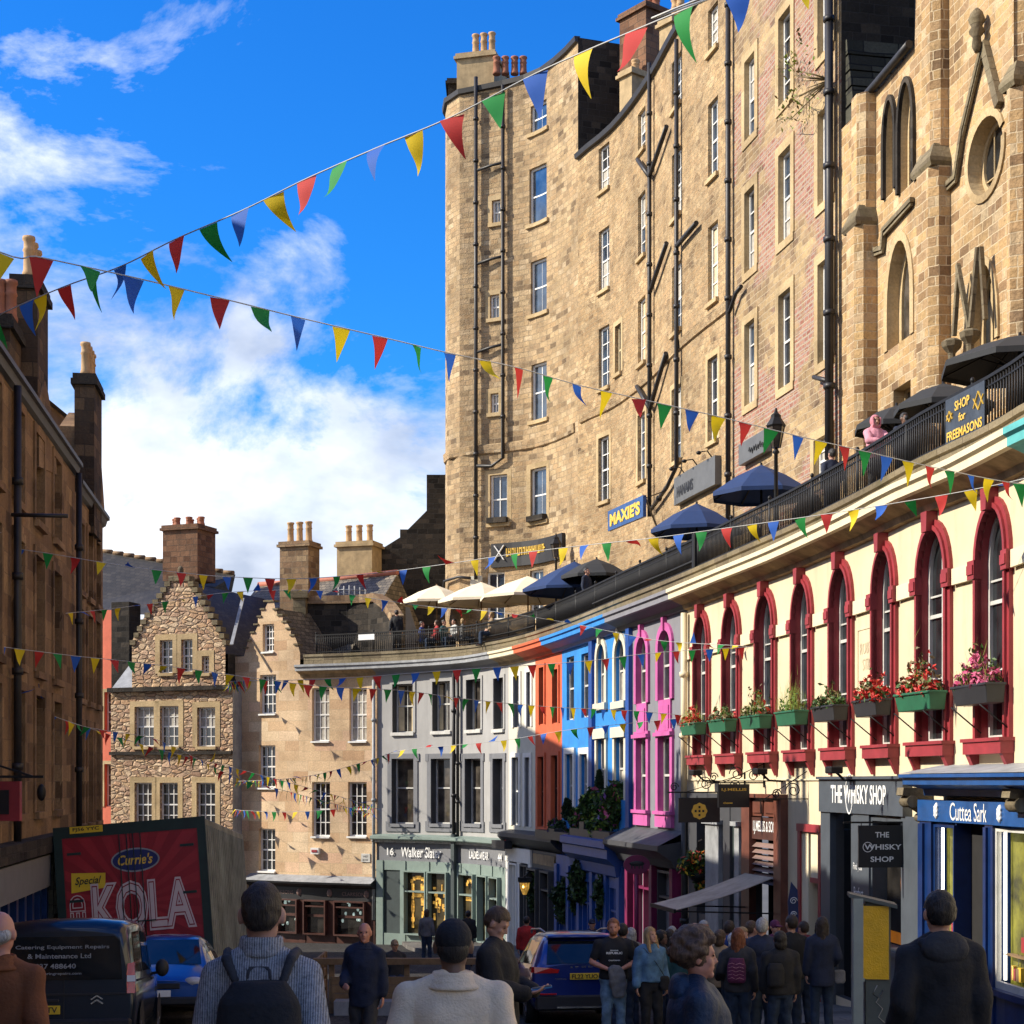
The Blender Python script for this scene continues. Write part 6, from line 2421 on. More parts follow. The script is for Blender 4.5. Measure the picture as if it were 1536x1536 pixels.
bunting('bunting string across the rubble gable house just above its first floor windows', [(-30, 962, 27), (80, 980, 28), (190, 992, 29), (295, 1005, 30), (395, 1019, 31), (490, 1030, 32), (605, 1036, 33), (695, 1048, 35), (820, 1060, 37), (945, 1066, 39)],
        ['green', 'blue', 'yellow', 'red'], 1, .36, 1.0, .3, 17, (Lx(26, 2.6), Rx(39.4, 1.6)))
bunting('lower bunting string sloping down from left tenement across the ashlar house to its drainpipe', [(15, 1046, 33), (80, 1074, 34), (165, 1102, 36), (250, 1127, 38), (340, 1149, 41), (430, 1173, 44), (520, 1198, 48)],
        ['blue', 'yellow', 'red', 'green'], 0, .4, 1.0, .45, 19, (Lx(31, 1.9), WP(563, 1212, 64.5)), crazy=.2)
bunting('bunting string curving up from rubble house corner across the pale grey house', [(450, 1166, 50), (550, 1142, 46), (600, 1126, 44), (680, 1118, 43), (760, 1110, 42), (860, 1094, 41)],
        ['blue', 'yellow', 'green', 'red'], 0, .42, 1.0, .5, 23, (WP(352, 1172, 67.8), Rx(40.5, 1.6)), crazy=.25)
bunting('lowest small bunting string along the ashlar house above the alarm box', [(370, 1216, 62), (440, 1218, 60), (520, 1212, 60)],
        ['red', 'yellow', 'blue', 'green'], 0, .5, 1.2, .4, 29, (WP(352, 1214, 67.5), WP(560, 1206, 64.6)))
bunting('bunting string low over the left side crossing the stepped gable house string course', [(60, 770, 34), (30, 1050, 33), (120, 1088, 34)][1:] + [(230, 1108, 36), (300, 1140, 38), (360, 1168, 40), (450, 1192, 43)],
        ['red', 'blue', 'yellow', 'green'], 1, .42, .95, .5, 31, (Lx(29, 1.6), WP(562, 1222, 64.4)), crazy=.2)

# ================================================================ terrace furniture
M['uw'] = plain('cream_parasol_cloth', (0.78, 0.68, 0.5), 0.85, var=0.05, bmp=0.05)
M['ub'] = plain('navy_parasol_cloth', (0.006, 0.03, 0.115), 0.8, var=0.1, bmp=0.05)
M['uk'] = plain('black_parasol_cloth', (0.02, 0.022, 0.025), 0.8, var=0.1, bmp=0.05)


def parasol(label, px, py, D, wpx, mat, hgt=.42, n=8, rot=.3, group='terrace parasols', zbase=TZ):
    top = WP(px, py, D)
    r = wpx / F * D / 2
    u = thing('parasol', label, 'parasol', (top.x, top.y, zbase), group)
    mb = MB()
    for i in range(n):
        a, b = rot + 2 * math.pi * i / n, rot + 2 * math.pi * (i + 1) / n
        pa = [top + Vector((math.cos(a) * r * k, math.sin(a) * r * k, -hgt * k + .06 * math.sin(k * math.pi))) for k in (0.02, .5, 1)]
        pb = [top + Vector((math.cos(b) * r * k, math.sin(b) * r * k, -hgt * k + .06 * math.sin(k * math.pi))) for k in (0.02, .5, 1)]
        for k in (0, 1):
            mb.face([pa[k], pa[k + 1], pb[k + 1], pb[k]])
            dz = Vector((0, 0, .012))
            mb.face([pb[k] - dz, pb[k + 1] - dz, pa[k + 1] - dz, pa[k] - dz])
        v = Vector((0, 0, -.10))
        mb.face([pa[2], pa[2] + v, pb[2] + v, pb[2]])
    mb.build('canopy', mat, u)
    for i in range(n):
        a = rot + 2 * math.pi * i / n
        mb = MB()
        mb.bar(top + Vector((0, 0, -.05)), top + Vector((math.cos(a) * r * .98, math.sin(a) * r * .98, -hgt - .04)), .025)
        mb.bar(top + Vector((0, 0, -.6)), top + Vector((math.cos(a) * r * .5, math.sin(a) * r * .5, -hgt * .5 - .05)), .02)
        mb.build('rib', 'wood' if mat == 'uw' else 'iron', u)
    mb = MB()
    mb.tube([(top.x, top.y, zbase + .08), (top.x, top.y, top.z + .05)], .03, 8)
    mb.build('pole', 'wood' if mat == 'uw' else 'iron', u)
    mb = MB()
    mb.lathe((top.x, top.y, zbase), [(.3, 0), (.3, .06), (.06, .1), (.05, .3)], 12)
    mb.build('base', 'iron', u)
    return u


parasol('leftmost cream parasol at the far end of the terrace', 655, 878, 65.5, 112, 'uw', .7)
parasol('middle cream parasol on the far terrace', 722, 873, 62.5, 130, 'uw', .75, rot=.1)
parasol('cream parasol nearest the blue parasol on the terrace', 792, 864, 59.5, 150, 'uw', .8, rot=.5)
parasol('navy parasol overlapping the cream ones behind the far railing', 862, 842, 55.0, 160, 'ub', 1.0, rot=.2)
parasol('navy parasol under the bright blue restaurant sign, grey lit edge', 895, 838, 53.0, 110, 'uk', .6, rot=.2)
parasol('navy parasol in front of the branching drainpipes', 1045, 755, 44.5, 140, 'ub', .75, rot=.1)
parasol('navy parasol beside the terrace lamp post', 1142, 697, 40.5, 155, 'ub', .75, rot=.25)
parasol('black parasol beside the woman in the pink headscarf', 1345, 608, 33.0, 130, 'uk', .45, rot=.25)
parasol('middle of three black parasols by the church', 1415, 575, 30.0, 150, 'uk', .45, rot=.3)
parasol('highest black parasol at the right edge by the church', 1530, 503, 27.6, 240, 'uk', .5, rot=.2)


def chair(label, p, rz, mat='wood', group='terrace chairs'):
    c = thing('chair', label, 'chair', (0, 0, 0), group)
    mb = MB()
    mb.box((-.21, -.21, .43), (.21, .21, .46))
    mb.build('seat', mat, c)
    mb = MB()
    for z in (.6, .7, .8):
        mb.box((-.2, .19, z), (.2, .21, z + .06))
    for x in (-.2, .2):
        mb.bar((x, .2, .44), (x, .22, .88), .03)
    mb.build('backrest', mat, c)
    for x in (-.19, .19):
        for y in (-.19, .19):
            mb = MB()
            mb.bar((x, y, 0), (x, y, .44), .03)
            mb.build('leg', mat, c)
    c.location = p
    c.rotation_euler = (0, 0, rz)
    return c


def table(label, p, mat='wood'):
    c = thing('table', label, 'table', (0, 0, 0), 'terrace tables')
    mb = MB()
    mb.lathe((0, 0, .7), [(.36, 0), (.38, .015), (.36, .03), (.01, .03)], 20)
    mb.build('tabletop', mat, c)
    mb = MB()
    mb.tube([(0, 0, .02), (0, 0, .7)], .03, 8)
    mb.lathe((0, 0, 0), [(.22, 0), (.2, .03), (.04, .05)], 12)
    mb.build('pedestal', 'iron', c)
    c.location = p
    return c


def onter(px, D):
    return Vector(((px - CX) / F * D, D, TZ))


for i, px in enumerate((640, 672, 705)):
    D = 64.2 - i * .6
    table(['round table under the leftmost cream parasol', 'round table between the seated diners', 'round table beside the woman in beige on the terrace'][i], onter(px, D))
for i, (px, D, rz) in enumerate(((631, 64.3, 1.6), (649, 63.9, -1.6), (663, 63.7, 1.6), (682, 63.4, -1.6), (696, 63.2, 1.6), (720, 62.6, -1.4))):
    chair(['chair of the leftmost diner behind the far railing', 'second chair from the left behind the far railing', 'third chair from the left behind the far railing', 'fourth chair from the left behind the far railing', 'fifth chair from the left behind the far railing', 'rightmost chair behind the far railing'][i], onter(px, D), rz)

# signs on the upper building
def wall_sign(label, f, x0, x1, y0, y1, o, th, mat, texts, tmat, border=None, name='wall_sign', lights=0, slope=None):
    u0, u1 = f.u(x0), f.u(x1)
    c = (x0 + x1) / 2
    z0, z1 = f.z(c, y1), f.z(c, y0)
    s = thing(name, label, 'sign', f.P((u0 + u1) / 2, z0, o))
    mb = MB()
    fbox(mb, f, u0, u1, z0, z1, -.003, o)
    if border:
        for a in ((u0 - .04, u1 + .04, z1, z1 + .05), (u0 - .04, u1 + .04, z0 - .05, z0), (u0 - .04, u0, z0, z1), (u1, u1 + .04, z0, z1)):
            fbox(mb, f, a[0], a[1], a[2], a[3], -.003, o + .03, 1)
    sb = mb.build('sign_board', [mat, border or mat], s)
    mb = MB()
    fm = Fac([f.xy(u0), f.xy(u1)])
    for (t, cx, cz, sz, w) in texts:
        text_mb(mb, t, f.frame(u0 + (u1 - u0) * cx, z0 + (z1 - z0) * cz, o + .012), sz * (z1 - z0), width=w * (u1 - u0), bold=.02)
    if mb.f:
        mb.build('lettering', tmat, sb)
    for k in range(lights):
        mb = MB()
        uu = u0 + (u1 - u0) * (k + .5) / lights
        mb.tube([f.P(uu, z1, 0), f.P(uu, z1 + .25, .2), f.P(uu, z1 + .2, .45)], .02, 6)
        mb.ell(f.P(uu, z1 + .18, .47), (.08, .08, .06), nu=8, nv=5)
        mb.build('sign_lamp', 'iron', s)
    return s


M['signgrey'] = plain('grey_sign_board', (0.11, 0.113, 0.115), 0.5)
wall_sign('long black pub sign with a white saltire and small yellow lettering above the parasols', U, 739, 848, 812, 848, .15, .1, 'ink', [], 'gold')
mb = MB()
uu, zz = U.u(752), U.z(752, 830)
for s_ in (-1, 1):
    mb.bar(U.P(uu - .22, zz - .3 * s_, .19), U.P(uu + .22, zz + .3 * s_, .19), .09, .03)
_ps = [o for o in col.objects if o.name.startswith('wall_sign')][-1]
rg_ = random.Random(9)
sc_ = MB()
for k in range(24):
    u_ = U.u(762) + (U.u(822) - U.u(762)) * k / 24
    w_ = rg_.uniform(.05, .09)
    fbox(sc_, U, u_, u_ + w_ * .45, zz - .16, zz + .16, .14, .18)
    if rg_.random() < .7:
        zq = zz + rg_.choice([-.14, 0, .12])
        fbox(sc_, U, u_, u_ + w_ * 1.4, zq - .03, zq + .03, .14, .185)
sc_.build('lettering', 'gold', _ps)
mb.build('saltire', 'letter', [o for o in col.objects if o.name.startswith('wall_sign')][-1])
wall_sign('grey sign board reading HANAMS between drainpipes and terrace', U, 1020, 1082, 700, 742, .2, .1, 'signgrey', [('HANAMS', .3, .42, .4, .42)], 'ink', lights=3)
wall_sign('plain grey sign board behind the terrace lamp post', U, 1118, 1158, 656, 688, .2, .1, 'signgrey', [], 'lead')
_ps = [o for o in col.objects if o.name.startswith('wall_sign')][-1]
sc_ = MB()
sc_.tube([U.P(U.u(1134) + .055 * k, U.z(1140, 674) + .09 * math.sin(k * 2.1) + .03 * math.sin(k * .9), .215) for k in range(22)], .012, 4)
sc_.build('lettering', 'ink', _ps)
wall_sign('small cream plaque on the tower wall above the cream parasols', U, 706, 724, 864, 878, .05, .1, 'creamw', [], 'ink')
# projecting restaurant sign
sx = thing('projecting_sign', 'bright blue projecting sign with yellow letters reading MAXIES', 'sign', U.P(U.u(940), 17.5, 0))
pa, pb = WP(914, 797, 52.5), WP(967, 775, 48.2)
hh = .62
mb = MB()
n_ = (pb - pa).cross(Vector((0, 0, 1))).normalized()
q = [pa - Vector((0, 0, 0)), pb, pb + Vector((0, 0, hh * 1.05)), pa + Vector((0, 0, hh * 1.05))]
mb.prism([p + n_ * -.05 for p in q], n_ * .1)
mb.build('sign_board', 'cobalt', sx)
mb = MB()
text_mb(mb, "MAXIE'S", ((pa + pb) / 2 + Vector((0, 0, hh * .52)) + n_ * .06, pb - pa, (0, 0, 1)), .42, width=(pb - pa).length * .86, bold=.05)
mb.build('lettering', 'gold', sx)
mb = MB()
mb.bar(pb + Vector((0, 0, hh)), U.P(U.u(985), pb.z + hh, 0), .05)
mb.bar(pa + Vector((0, 0, hh + .02)), pa + Vector((1.2, .6, hh + .5)), .03)
mb.bar((pa + pb) / 2 + Vector((0, 0, hh)), (pa + pb) / 2 + Vector((1.3, .3, hh + .5)), .03)
mb.build('bracket', 'iron', sx)


def lamp_post(label, px, py_top, D, zb):
    t = WP(px, py_top, D)
    l = thing('street_lamp', label, 'street lamp', (t.x, t.y, zb), 'terrace street lamps')
    z = t.z
    mb = MB()
    mb.lathe((t.x, t.y, zb), [(.14, 0), (.14, .5), (.07, .6), (.05, 1.0), (.045, max(1.2, z - zb - 1.1)), (.09, max(1.25, z - zb - 1.05)), (.03, max(1.3, z - zb - .95))], 10)
    mb.build('post', 'iron', l)
    mb = MB()
    zz = z - .95
    mb.lathe((t.x, t.y, zz), [(.10, 0), (.20, .5)], 6, smooth=False)
    mb.build('lantern_glass', 'glassd', l)
    mb = MB()
    mb.lathe((t.x, t.y, zz + .5), [(.22, 0), (.24, .03), (.12, .22), (.12, .28), (.05, .34), (.02, .45)], 6, smooth=False)
    for k in range(6):
        a = k * math.pi / 3
        mb.bar((t.x + .105 * math.cos(a), t.y + .105 * math.sin(a), zz), (t.x + .205 * math.cos(a), t.y + .205 * math.sin(a), zz + .5), .018)
    mb.build('lantern_frame', 'iron', l)
    return l


lamp_post('black lantern lamp post rising beside the navy parasol', 1164, 612, 38.0, TZ)
lamp_post('black lantern lamp post behind the far bunting near the pub sign', 834, 800, 62.0, TZ)
# banner on the railing
ua, ub = E.u(1412), E.u(1470)
bn = thing('banner', 'dark banner tied to the railing with gold words SHOP for FREEMASONS', 'banner', E.P((ua + ub) / 2, 5.25, .0))
mb = MB()
fbox(mb, E, ua, ub, 5.27, 6.0, -.085, -.07)
M['bnr'] = plain('dark_grey_banner_vinyl', (0.04, 0.05, 0.065), 0.35, var=0.3)
b1 = mb.build('banner_cloth', 'bnr', bn)
mb = MB()
fm = lambda cx, z: (E.P(ua + (ub - ua) * cx, z, -.062), E.tan(ua), (0, 0, 1))
text_mb(mb, 'SHOP', fm(.45, 5.83), .15, width=(ub - ua) * .38, bold=.02)
text_mb(mb, 'for', fm(.45, 5.63), .13, width=(ub - ua) * .18, bold=.02)
text_mb(mb, 'FREEMASONS', fm(.5, 5.40), .15, width=(ub - ua) * .9, bold=.02)
for cx, z, k in ((.86, 5.75, 1), (.12, 5.72, .6)):
    p = E.P(ua + (ub - ua) * cx, z, -.06)
    tt = E.tan(ua)
    for s_ in (-1, 1):
        mb.bar(p + Vector((0, 0, .13 * k)), p + tt * .16 * k * s_ - Vector((0, 0, .1 * k)), .02, .01)
        mb.bar(p - Vector((0, 0, .15 * k)), p + tt * .16 * k * s_ + Vector((0, 0, .05 * k)), .02, .01)
mb.build('lettering', 'gold', b1)
# white notice on far railing
tag(part(None, 'notice_board', 'letter', lambda mb: fbox(mb, E, E.u(536), E.u(560), 5.75, 5.98, -.09, -.07)), 'white notice fixed to the far terrace railing', 'notice')

# ================================================================ planters under the arched windows
rng = random.Random(4)
plt = [('boxg', 'small green planter with sparse yellow shoots, leftmost of the maroon arches', .1, (0, .6, .2, .2)),
       ('boxg', 'small green planter with tiny dry flowers, second arch from the left', 0, (.3, .2, .4, .1)),
       ('boxg', 'green planter with tall twiggy shoots, third arch from the left', .25, (.3, .5, .3, .05)),
       ('boxg', 'green planter with bright grass tuft, fourth arch from the left', .3, (.1, .9, .1, 0)),
       ('boxk', 'black planter with low silvery green herbs, fifth arch from the left', .05, (.7, .1, .3, .02)),
       ('boxk', 'black planter with scarlet geraniums beside the faded wall writing', .15, (.4, .1, .2, .7)),
       ('boxg', 'green planter with red and brown mixed flowers, second arch from the right', .3, (.3, .1, .6, .35)),
       ('boxk', 'largest black planter with pink flowers and yellow grass at the right', .2, (.4, .5, .1, .6))]
for i, q in enumerate(up_ops):
    m_, lab, tall, wts = plt[i]
    b = thing('window_planter', lab, 'planter', E.P(q.c, 1.1, .3), 'planters under the maroon arched windows')
    w_ = .62 + .04 * (i > 5)
    z0 = 1.12
    mb = MB()
    ua_, ub_ = q.c - w_, q.c + w_
    mb.hexa([E.P(u_, z, o) for z, gx, gb in ((z0, .06, .0), (z0 + .27, 0, .04)) for u_, o in ((ua_ + gx, .36 + gb), (ub_ - gx, .36 + gb), (ub_ - gx, .11), (ua_ + gx, .11))])
    fbox(mb, E, ua_ - .02, ub_ + .02, z0 + .25, z0 + .29, .1, .42)
    mb.build('planter_box', m_, b, bevel=.008)
    mb = MB()
    for uu in (q.c - .55, q.c + .55):
        mb.tube([E.P(uu, z0 - .02, .45), E.P(uu + .05, z0 - .4, .0)], .012, 5)
    mb.build('bracket', 'iron', b)
    mb = MB()
    n = 420
    cc = E.P(q.c, z0 + .30, .26)
    T = E.tan(q.c)
    for k in range(n):
        a = rng.uniform(-.6, .6)
        hgt = abs(rng.gauss(0, .10 + tall * .35)) * (1.3 if abs(a) < .3 else .7)
        c = cc + T * a + E.nrm(q.c) * rng.uniform(-.13, .15) + Vector((0, 0, hgt - .05))
        mi = rng.choices((0, 1, 2, 3), wts)[0]
        s_ = .055 if mi < 3 else .06
        if mi == 1:
            d = Vector((rng.gauss(0, .25), rng.gauss(0, .25), 1)).normalized() * rng.uniform(.12, .3)
            e_ = T * .006
            mb.face([c - e_, c + e_, c + d], 1)
            continue
        leaves(mb, c, (.03, .03, .03), 2 if mi < 3 else 4, s_, [0, 1, 2, 3], rng, [1 if z_ == mi else 0 for z_ in range(4)], hollow=0)
    mb.build('plants', ['leaf', 'leafl', 'leafb', 'flp' if i in (7,) else 'flr'], b)

# hanging signs with wrought iron brackets
def scroll(mb, c, tx, r, n=26, turns=1.6, th=.012, flip=1):
    up = Vector((0, 0, 1))
    pts = []
    for i in range(n + 1):
        a = turns * 2 * math.pi * i / n
        rr = r * (1 - .8 * i / n)
        pts.append(c + tx * math.cos(a) * rr * flip + up * math.sin(a) * rr)
    mb.tube(pts, th, 5)


def hang_sign(label, pxw, o_near, o_far, z0, z1, mat, texts, tmat, barz, name='hanging_sign', emblem=False, f=E, scr=True, th=.04):
    uu = f.u(pxw)
    s = thing(name, label, 'sign', f.P(uu, z0, 0))
    n = f.nrm(uu)
    t = f.tan(uu)
    P0, P1 = f.P(uu, 0, o_near), f.P(uu, 0, o_far)    # near wall / far out
    mb = MB()
    q = [P1 + Vector((0, 0, z0)), P0 + Vector((0, 0, z0)), P0 + Vector((0, 0, z1)), P1 + Vector((0, 0, z1))]
    mb.prism([p + t * (th / 2) for p in q], -t * th)
    sb = mb.build('sign_board', mat, s)
    mb = MB()
    right = (P0 - P1).normalized()
    W_ = (P0 - P1).length
    for tx_, cx, cz, sz, w in texts:
        text_mb(mb, tx_, (P1.lerp(P0, cx) + Vector((0, 0, z0 + (z1 - z0) * cz)) + t * (th / 2 + .004), right, (0, 0, 1)), sz * (z1 - z0), width=w * W_, bold=.02)
    if emblem:
        c = P1.lerp(P0, .5) + Vector((0, 0, (z0 + z1) / 2 - .02)) + t * (th / 2 + .004)
        R_ = min(W_, z1 - z0) * .32
        pts = [c + right * R_ * (1 + .06 * math.cos(8 * a)) * math.cos(a) + Vector((0, 0, 1)) * R_ * (1 + .06 * math.cos(8 * a)) * math.sin(a) for a in [2 * math.pi * k / 32 for k in range(32)]]
        mb.face(pts, 0)
        for dx, dz in ((-.5, 0), (.5, 0), (0, .5), (0, -.5), (0, 0)):
            cc = c + right * R_ * dx + Vector((0, 0, R_ * dz)) + t * .004
            mb.obox(cc - Vector((0, 0, R_ * .14)), right, t, R_ * .26, .006, R_ * .28, 1)
    if mb.f:
        mb.build('lettering', [tmat, 'ink'], sb)
    mb = MB()
    mb.bar(f.P(uu, barz, 0), f.P(uu, barz, o_far + .25), .03)
    if scr:
        mb.bar(f.P(uu, barz + .42, 0), f.P(uu, barz, o_far * .9), .015)
        mb.bar(f.P(uu, barz - .1, .02), f.P(uu, barz + .45, .02), .03)
        for k, (r_, o_) in enumerate(((.13, .25), (.17, o_far * .6), (.1, o_far + .1))):
            scroll(mb, f.P(uu, barz + r_ + .02, o_), n, r_, flip=1 if k % 2 else -1)
    for o_ in (o_near + .05, o_far - .05):
        mb.bar(f.P(uu, z1, o_), f.P(uu, barz, o_), .012)
    mb.build('bracket', 'iron', s)
    return s


hang_sign('small black hanging sign with gold letters reading I.J. MELLIS', 1147, .35, 1.05, E.z(1147, 1211), E.z(1147, 1176), 'ink', [('I.J.MELLIS', .5, .75, .15, .8), ('cheese', .3, .2, .09, .3)], 'gold', -.05 + .02)
hang_sign('dark square hanging sign with a round yellow emblem', 1118, .6, 1.55, E.z(1100, 1232), E.z(1100, 1196), 'ink', [], 'gold', E.z(1100, 1188), emblem=True)
sg3 = thing('wall_bracket', 'empty wrought iron scroll bracket on the cream wall by the whisky shop', 'bracket', E.P(E.u(1212), -.2, 0))
mb = MB()
mb.bar(E.P(E.u(1212), -.35, 0), E.P(E.u(1212), -.35, 1.0), .02)
mb.bar(E.P(E.u(1212), .2, .02), E.P(E.u(1212), -.35, .9), .016)
scroll(mb, E.P(E.u(1212), -.18, .3), E.nrm(E.u(1212)), .16)
scroll(mb, E.P(E.u(1212), -.25, .65), E.nrm(E.u(1212)), .1, flip=-1)
mb.build('scrollwork', 'iron', sg3)
# big whisky hanging board
_zt, _zb = E.z(1364, 1238), E.z(1364, 1301)
wsn = hang_sign('square black hanging board reading THE WHISKY SHOP in white capitals', 1364, .08, .87, _zb, _zt, 'ink', [('THE', .5, .78, .13, .30), ('WHISKY', .52, .49, .13, .80), ('SHOP', .5, .20, .13, .5)], 'letter', _zt + .05, scr=False)
mb = MB()
uu = E.u(1364)
cc = E.P(uu, (_zt + _zb) / 2 - .008, .87 - .79 * .19) + E.tan(uu) * .03
rt_ = -E.nrm(uu)
for k in range(20):
    a, b = 2 * math.pi * k / 20, 2 * math.pi * (k + 1) / 20
    mb.face([cc + rt_ * r_ * math.cos(x) + Vector((0, 0, r_ * math.sin(x))) for r_, x in ((.085, a), (.085, b), (.074, b), (.074, a))])
mb.build('lettering', 'letter', wsn)

# hanging basket and greenery over the blue shop
rng = random.Random(21)
def greenery(label, pts, cat, group=None, mats=('leafd', 'leaf', 'leafb', 'fly', 'flv'), w=(5, 3, 1, .5, .5), size=.13, name='climbing_plant', dens=1.0, container=None):
    t = thing(name, label, cat, WP(pts[0][0], pts[0][1], pts[0][2]), group)
    mb = MB()
    for x, y, D, rx, rz in pts:
        r_ = (rx / F * D, rx / F * D * .7, rz / F * D)
        leaves(mb, WP(x, y, D), r_, int(1500 * dens), size, mats, rng, w, droop=.5, hollow=.15)
    mb.build('foliage', list(mats), t)
    if container:
        container(t)
    return t


def planter_under(x, y, D, w, mat='boxk'):
    def fn(t):
        part(None, 'planter_box', mat, lambda mb: mb.obox(WP(x, y, D), (1, -.6, 0), (-.6, -1, 0), w, .3, .3), t)
    return fn


def sp_trough(x0, x1, z, mat='boxk', o=.55):
    def fn(t):
        part(None, 'planter_box', mat, lambda mb: fbox(mb, E, E.u(x0), E.u(x1), z, z + .28, o - .3, o), t)
    return fn


eD = lambda px, o=.75: E.P(E.u(px), 0, o).y
greenery('big mound of flowering shrubs on the blue shop cornice', [(898, 1213, eD(900), 26, 32), (925, 1206, eD(925), 23, 34), (912, 1240, eD(912), 28, 22), (878, 1232, eD(880), 22, 24)], 'plant',
         mats=('leafd', 'leaf', 'leafl', 'flp', 'flv'), w=(3, 6, 1.2, .6, .3), name='flower_mound', container=sp_trough(880, 942, -1.72))
greenery('dark pointed conifer above the blue shop flowers', [(898, 1190, eD(898), 8, 12), (899, 1174, eD(898), 5, 12), (899, 1163, eD(898), 2.5, 8)], 'plant', mats=('leafd',), w=(1,), size=.07, name='dwarf_conifer', container=sp_trough(895, 902, -1.5))
greenery('small dark conifer on the orange shop cornice', [(851, 1218, eD(851), 8, 12), (851, 1208, eD(851), 5, 10)], 'plant', mats=('leafd',), w=(1,), size=.07, name='dwarf_conifer', container=sp_trough(846, 856, -1.82))
greenery('dusky purple green plants spilling over the dark shop cornice', [(845, 1248, eD(845), 20, 16), (866, 1258, eD(866), 20, 18), (835, 1240, eD(835), 10, 10)], 'plant', mats=('leafd', 'leaf', 'flv'), w=(6, 2, 1), name='trailing_plants', container=sp_trough(826, 878, -1.9))
greenery('small flower trough on the tailor shop cornice corner', [(770, 1262, eD(770), 12, 8)], 'plant', mats=('leaf', 'leafl', 'flr'), w=(4, 3, 1), size=.07, name='flower_trough', dens=.6, container=sp_trough(760, 780, E.z(770, 1272), 'boxk', .6))
G_HB = 'leafy hanging baskets along the dark shop fronts'
for lab, x, y, r in (('leafy hanging basket nearest the lantern', 811, 1335, 17), ('leafy hanging basket second from the lantern', 855, 1345, 20), ('highest leafy hanging basket on the blue shop', 883, 1312, 22), ('leafy hanging basket between blue shop posts', 873, 1338, 16), ('rightmost leafy hanging basket on the blue shop', 915, 1340, 20)):
    D = eD(x, .8)
    r *= 1.3
    def cont(t, x=x, y=y, D=D, r=r):
        part(None, 'basket', 'iron', lambda mb: mb.lathe(WP(x, y + r * .5, D), [(.05, -.18), (.2, -.1), (.25, .05), (.22, .05), (.02, -.1)], 10), t)
        part(None, 'chain', 'iron', lambda mb: (mb.bar(WP(x, y, D), WP(x, y - r * 2.2, D), .015), mb.bar(WP(x, y - r * 2.2, D), E.P(E.u(x), WP(x, y - r * 2.2, D).z, .1), .03)), t)
    greenery(lab, [(x, y, D, r, r * 1.05), (x - 4, y + r, D, r * .6, r * .5)], 'plant', G_HB, mats=('leafd', 'leaf'), w=(3, 1), name='hanging_basket', container=cont, dens=.9)
D = eD(1050, 1.0)
def cont(t):
    part(None, 'basket', 'iron', lambda mb: mb.lathe(WP(1048, 1312, D), [(.05, -.2), (.2, -.12), (.26, .05), (.22, .05), (.02, -.1)], 10), t)
    part(None, 'bracket', 'iron', lambda mb: (mb.bar(WP(1048, 1300, D), WP(1048, 1262, D), .015), mb.bar(WP(1036, 1300, D), WP(1048, 1262, D), .015), mb.bar(WP(1048, 1262, D), E.P(E.u(1060), WP(1048, 1258, D).z, .1), .03)), t)
greenery('bright hanging basket of red, orange and yellow flowers beside the awning', [(1046, 1296, D, 28, 20), (1058, 1322, D, 14, 24)], 'plant', mats=('leaf', 'leafd', 'flo', 'fly', 'flr'), w=(5, 5, 1, 1.3, 1), name='hanging_basket', container=cont, dens=1.2, size=.075)
# wall lantern with warm bulb
ln = thing('wall_lantern', 'glowing amber lantern hanging on a black bracket by the dark shop', 'lantern', WP(789, 1330, 53))
c = WP(787, 1332, 53)
SL = .5
V_ = lambda *q: Vector(q) * SL
part(None, 'bracket', 'iron', lambda mb: (mb.bar(c + V_(0, 0, .75), E.P(E.u(795), c.z + .38, 0), .06), mb.box(c + V_(-.45, -.25, .42), c + V_(.45, .25, .7))), ln)
part(None, 'lantern_glass', 'amber', lambda mb: mb.lathe(c, [(.06, -.22), (.15, .0), (.17, .19)], 6, smooth=False), ln)
part(None, 'lantern_frame', 'iron', lambda mb: (mb.lathe(c + V_(0, 0, .36), [(.2, 0), (.18, .05), (.05, .1)], 6, smooth=False), [mb.bar(c + V_(.31 * math.cos(k * 1.047), .31 * math.sin(k * 1.047), 0), c + V_(.35 * math.cos(k * 1.047), .35 * math.sin(k * 1.047), .38) , .015) for k in range(6)]), ln)
part(None, 'bulb', 'bulb', lambda mb: mb.ell(c + V_(-.1, -.33, .1), (.03, .03, .04), nu=8, nv=6), ln)
# round magenta sign on a pole
ms = thing('pole_sign', 'oval magenta sign on a thin magenta pole outside the pink shop', 'sign', WP(957, 1420, 41))
c = WP(955, 1297, 41)
part(None, 'pole', 'magenta', lambda mb: mb.tube([Vector((c.x, c.y, ground_z(c.x, c.y))), c], .05, 8), ms)
part(None, 'sign_board', 'magenta', lambda mb: mb.prism([c + Vector((.34 * math.cos(a), -.05, .25 * math.sin(a))) for a in [2 * math.pi * k / 28 for k in range(28)]], (0, .08, 0)), ms)
part(None, 'emblem', 'ink', lambda mb: (mb.ell(c + Vector((0, -.055, .03)), (.2, .01, .07), nu=10, nv=4), [mb.box(c + Vector((x, -.062, -.1)), c + Vector((x + .035, -.05, .0))) for x in (-.15, -.07, .04, .12)]), ms)
# little shelf sign, blue totem by the doors
tb = thing('advertising_flag', 'tall blue feather sign leaning by the chestnut shop door', 'sign', WP(1192, 1400, 29.5))
c = WP(1190, 1400, 29.5)
part(None, 'sign_board', 'navy', lambda mb: mb.prism([c + Vector((x, 0, z)) for x, z in ((-.06, -.7), (-.1, .6), (-.04, .95), (.08, .8), (.1, .3), (.03, -.7))][::-1], (0, .03, 0)), tb)
mb = MB()
scroll(mb, c + Vector((0, -.02, .6)), Vector((1, 0, 0)), .07, th=.008)
scroll(mb, c + Vector((0, -.02, .35)), Vector((1, 0, 0)), .06, th=.008)
mb.build('emblem', 'letter', tb)
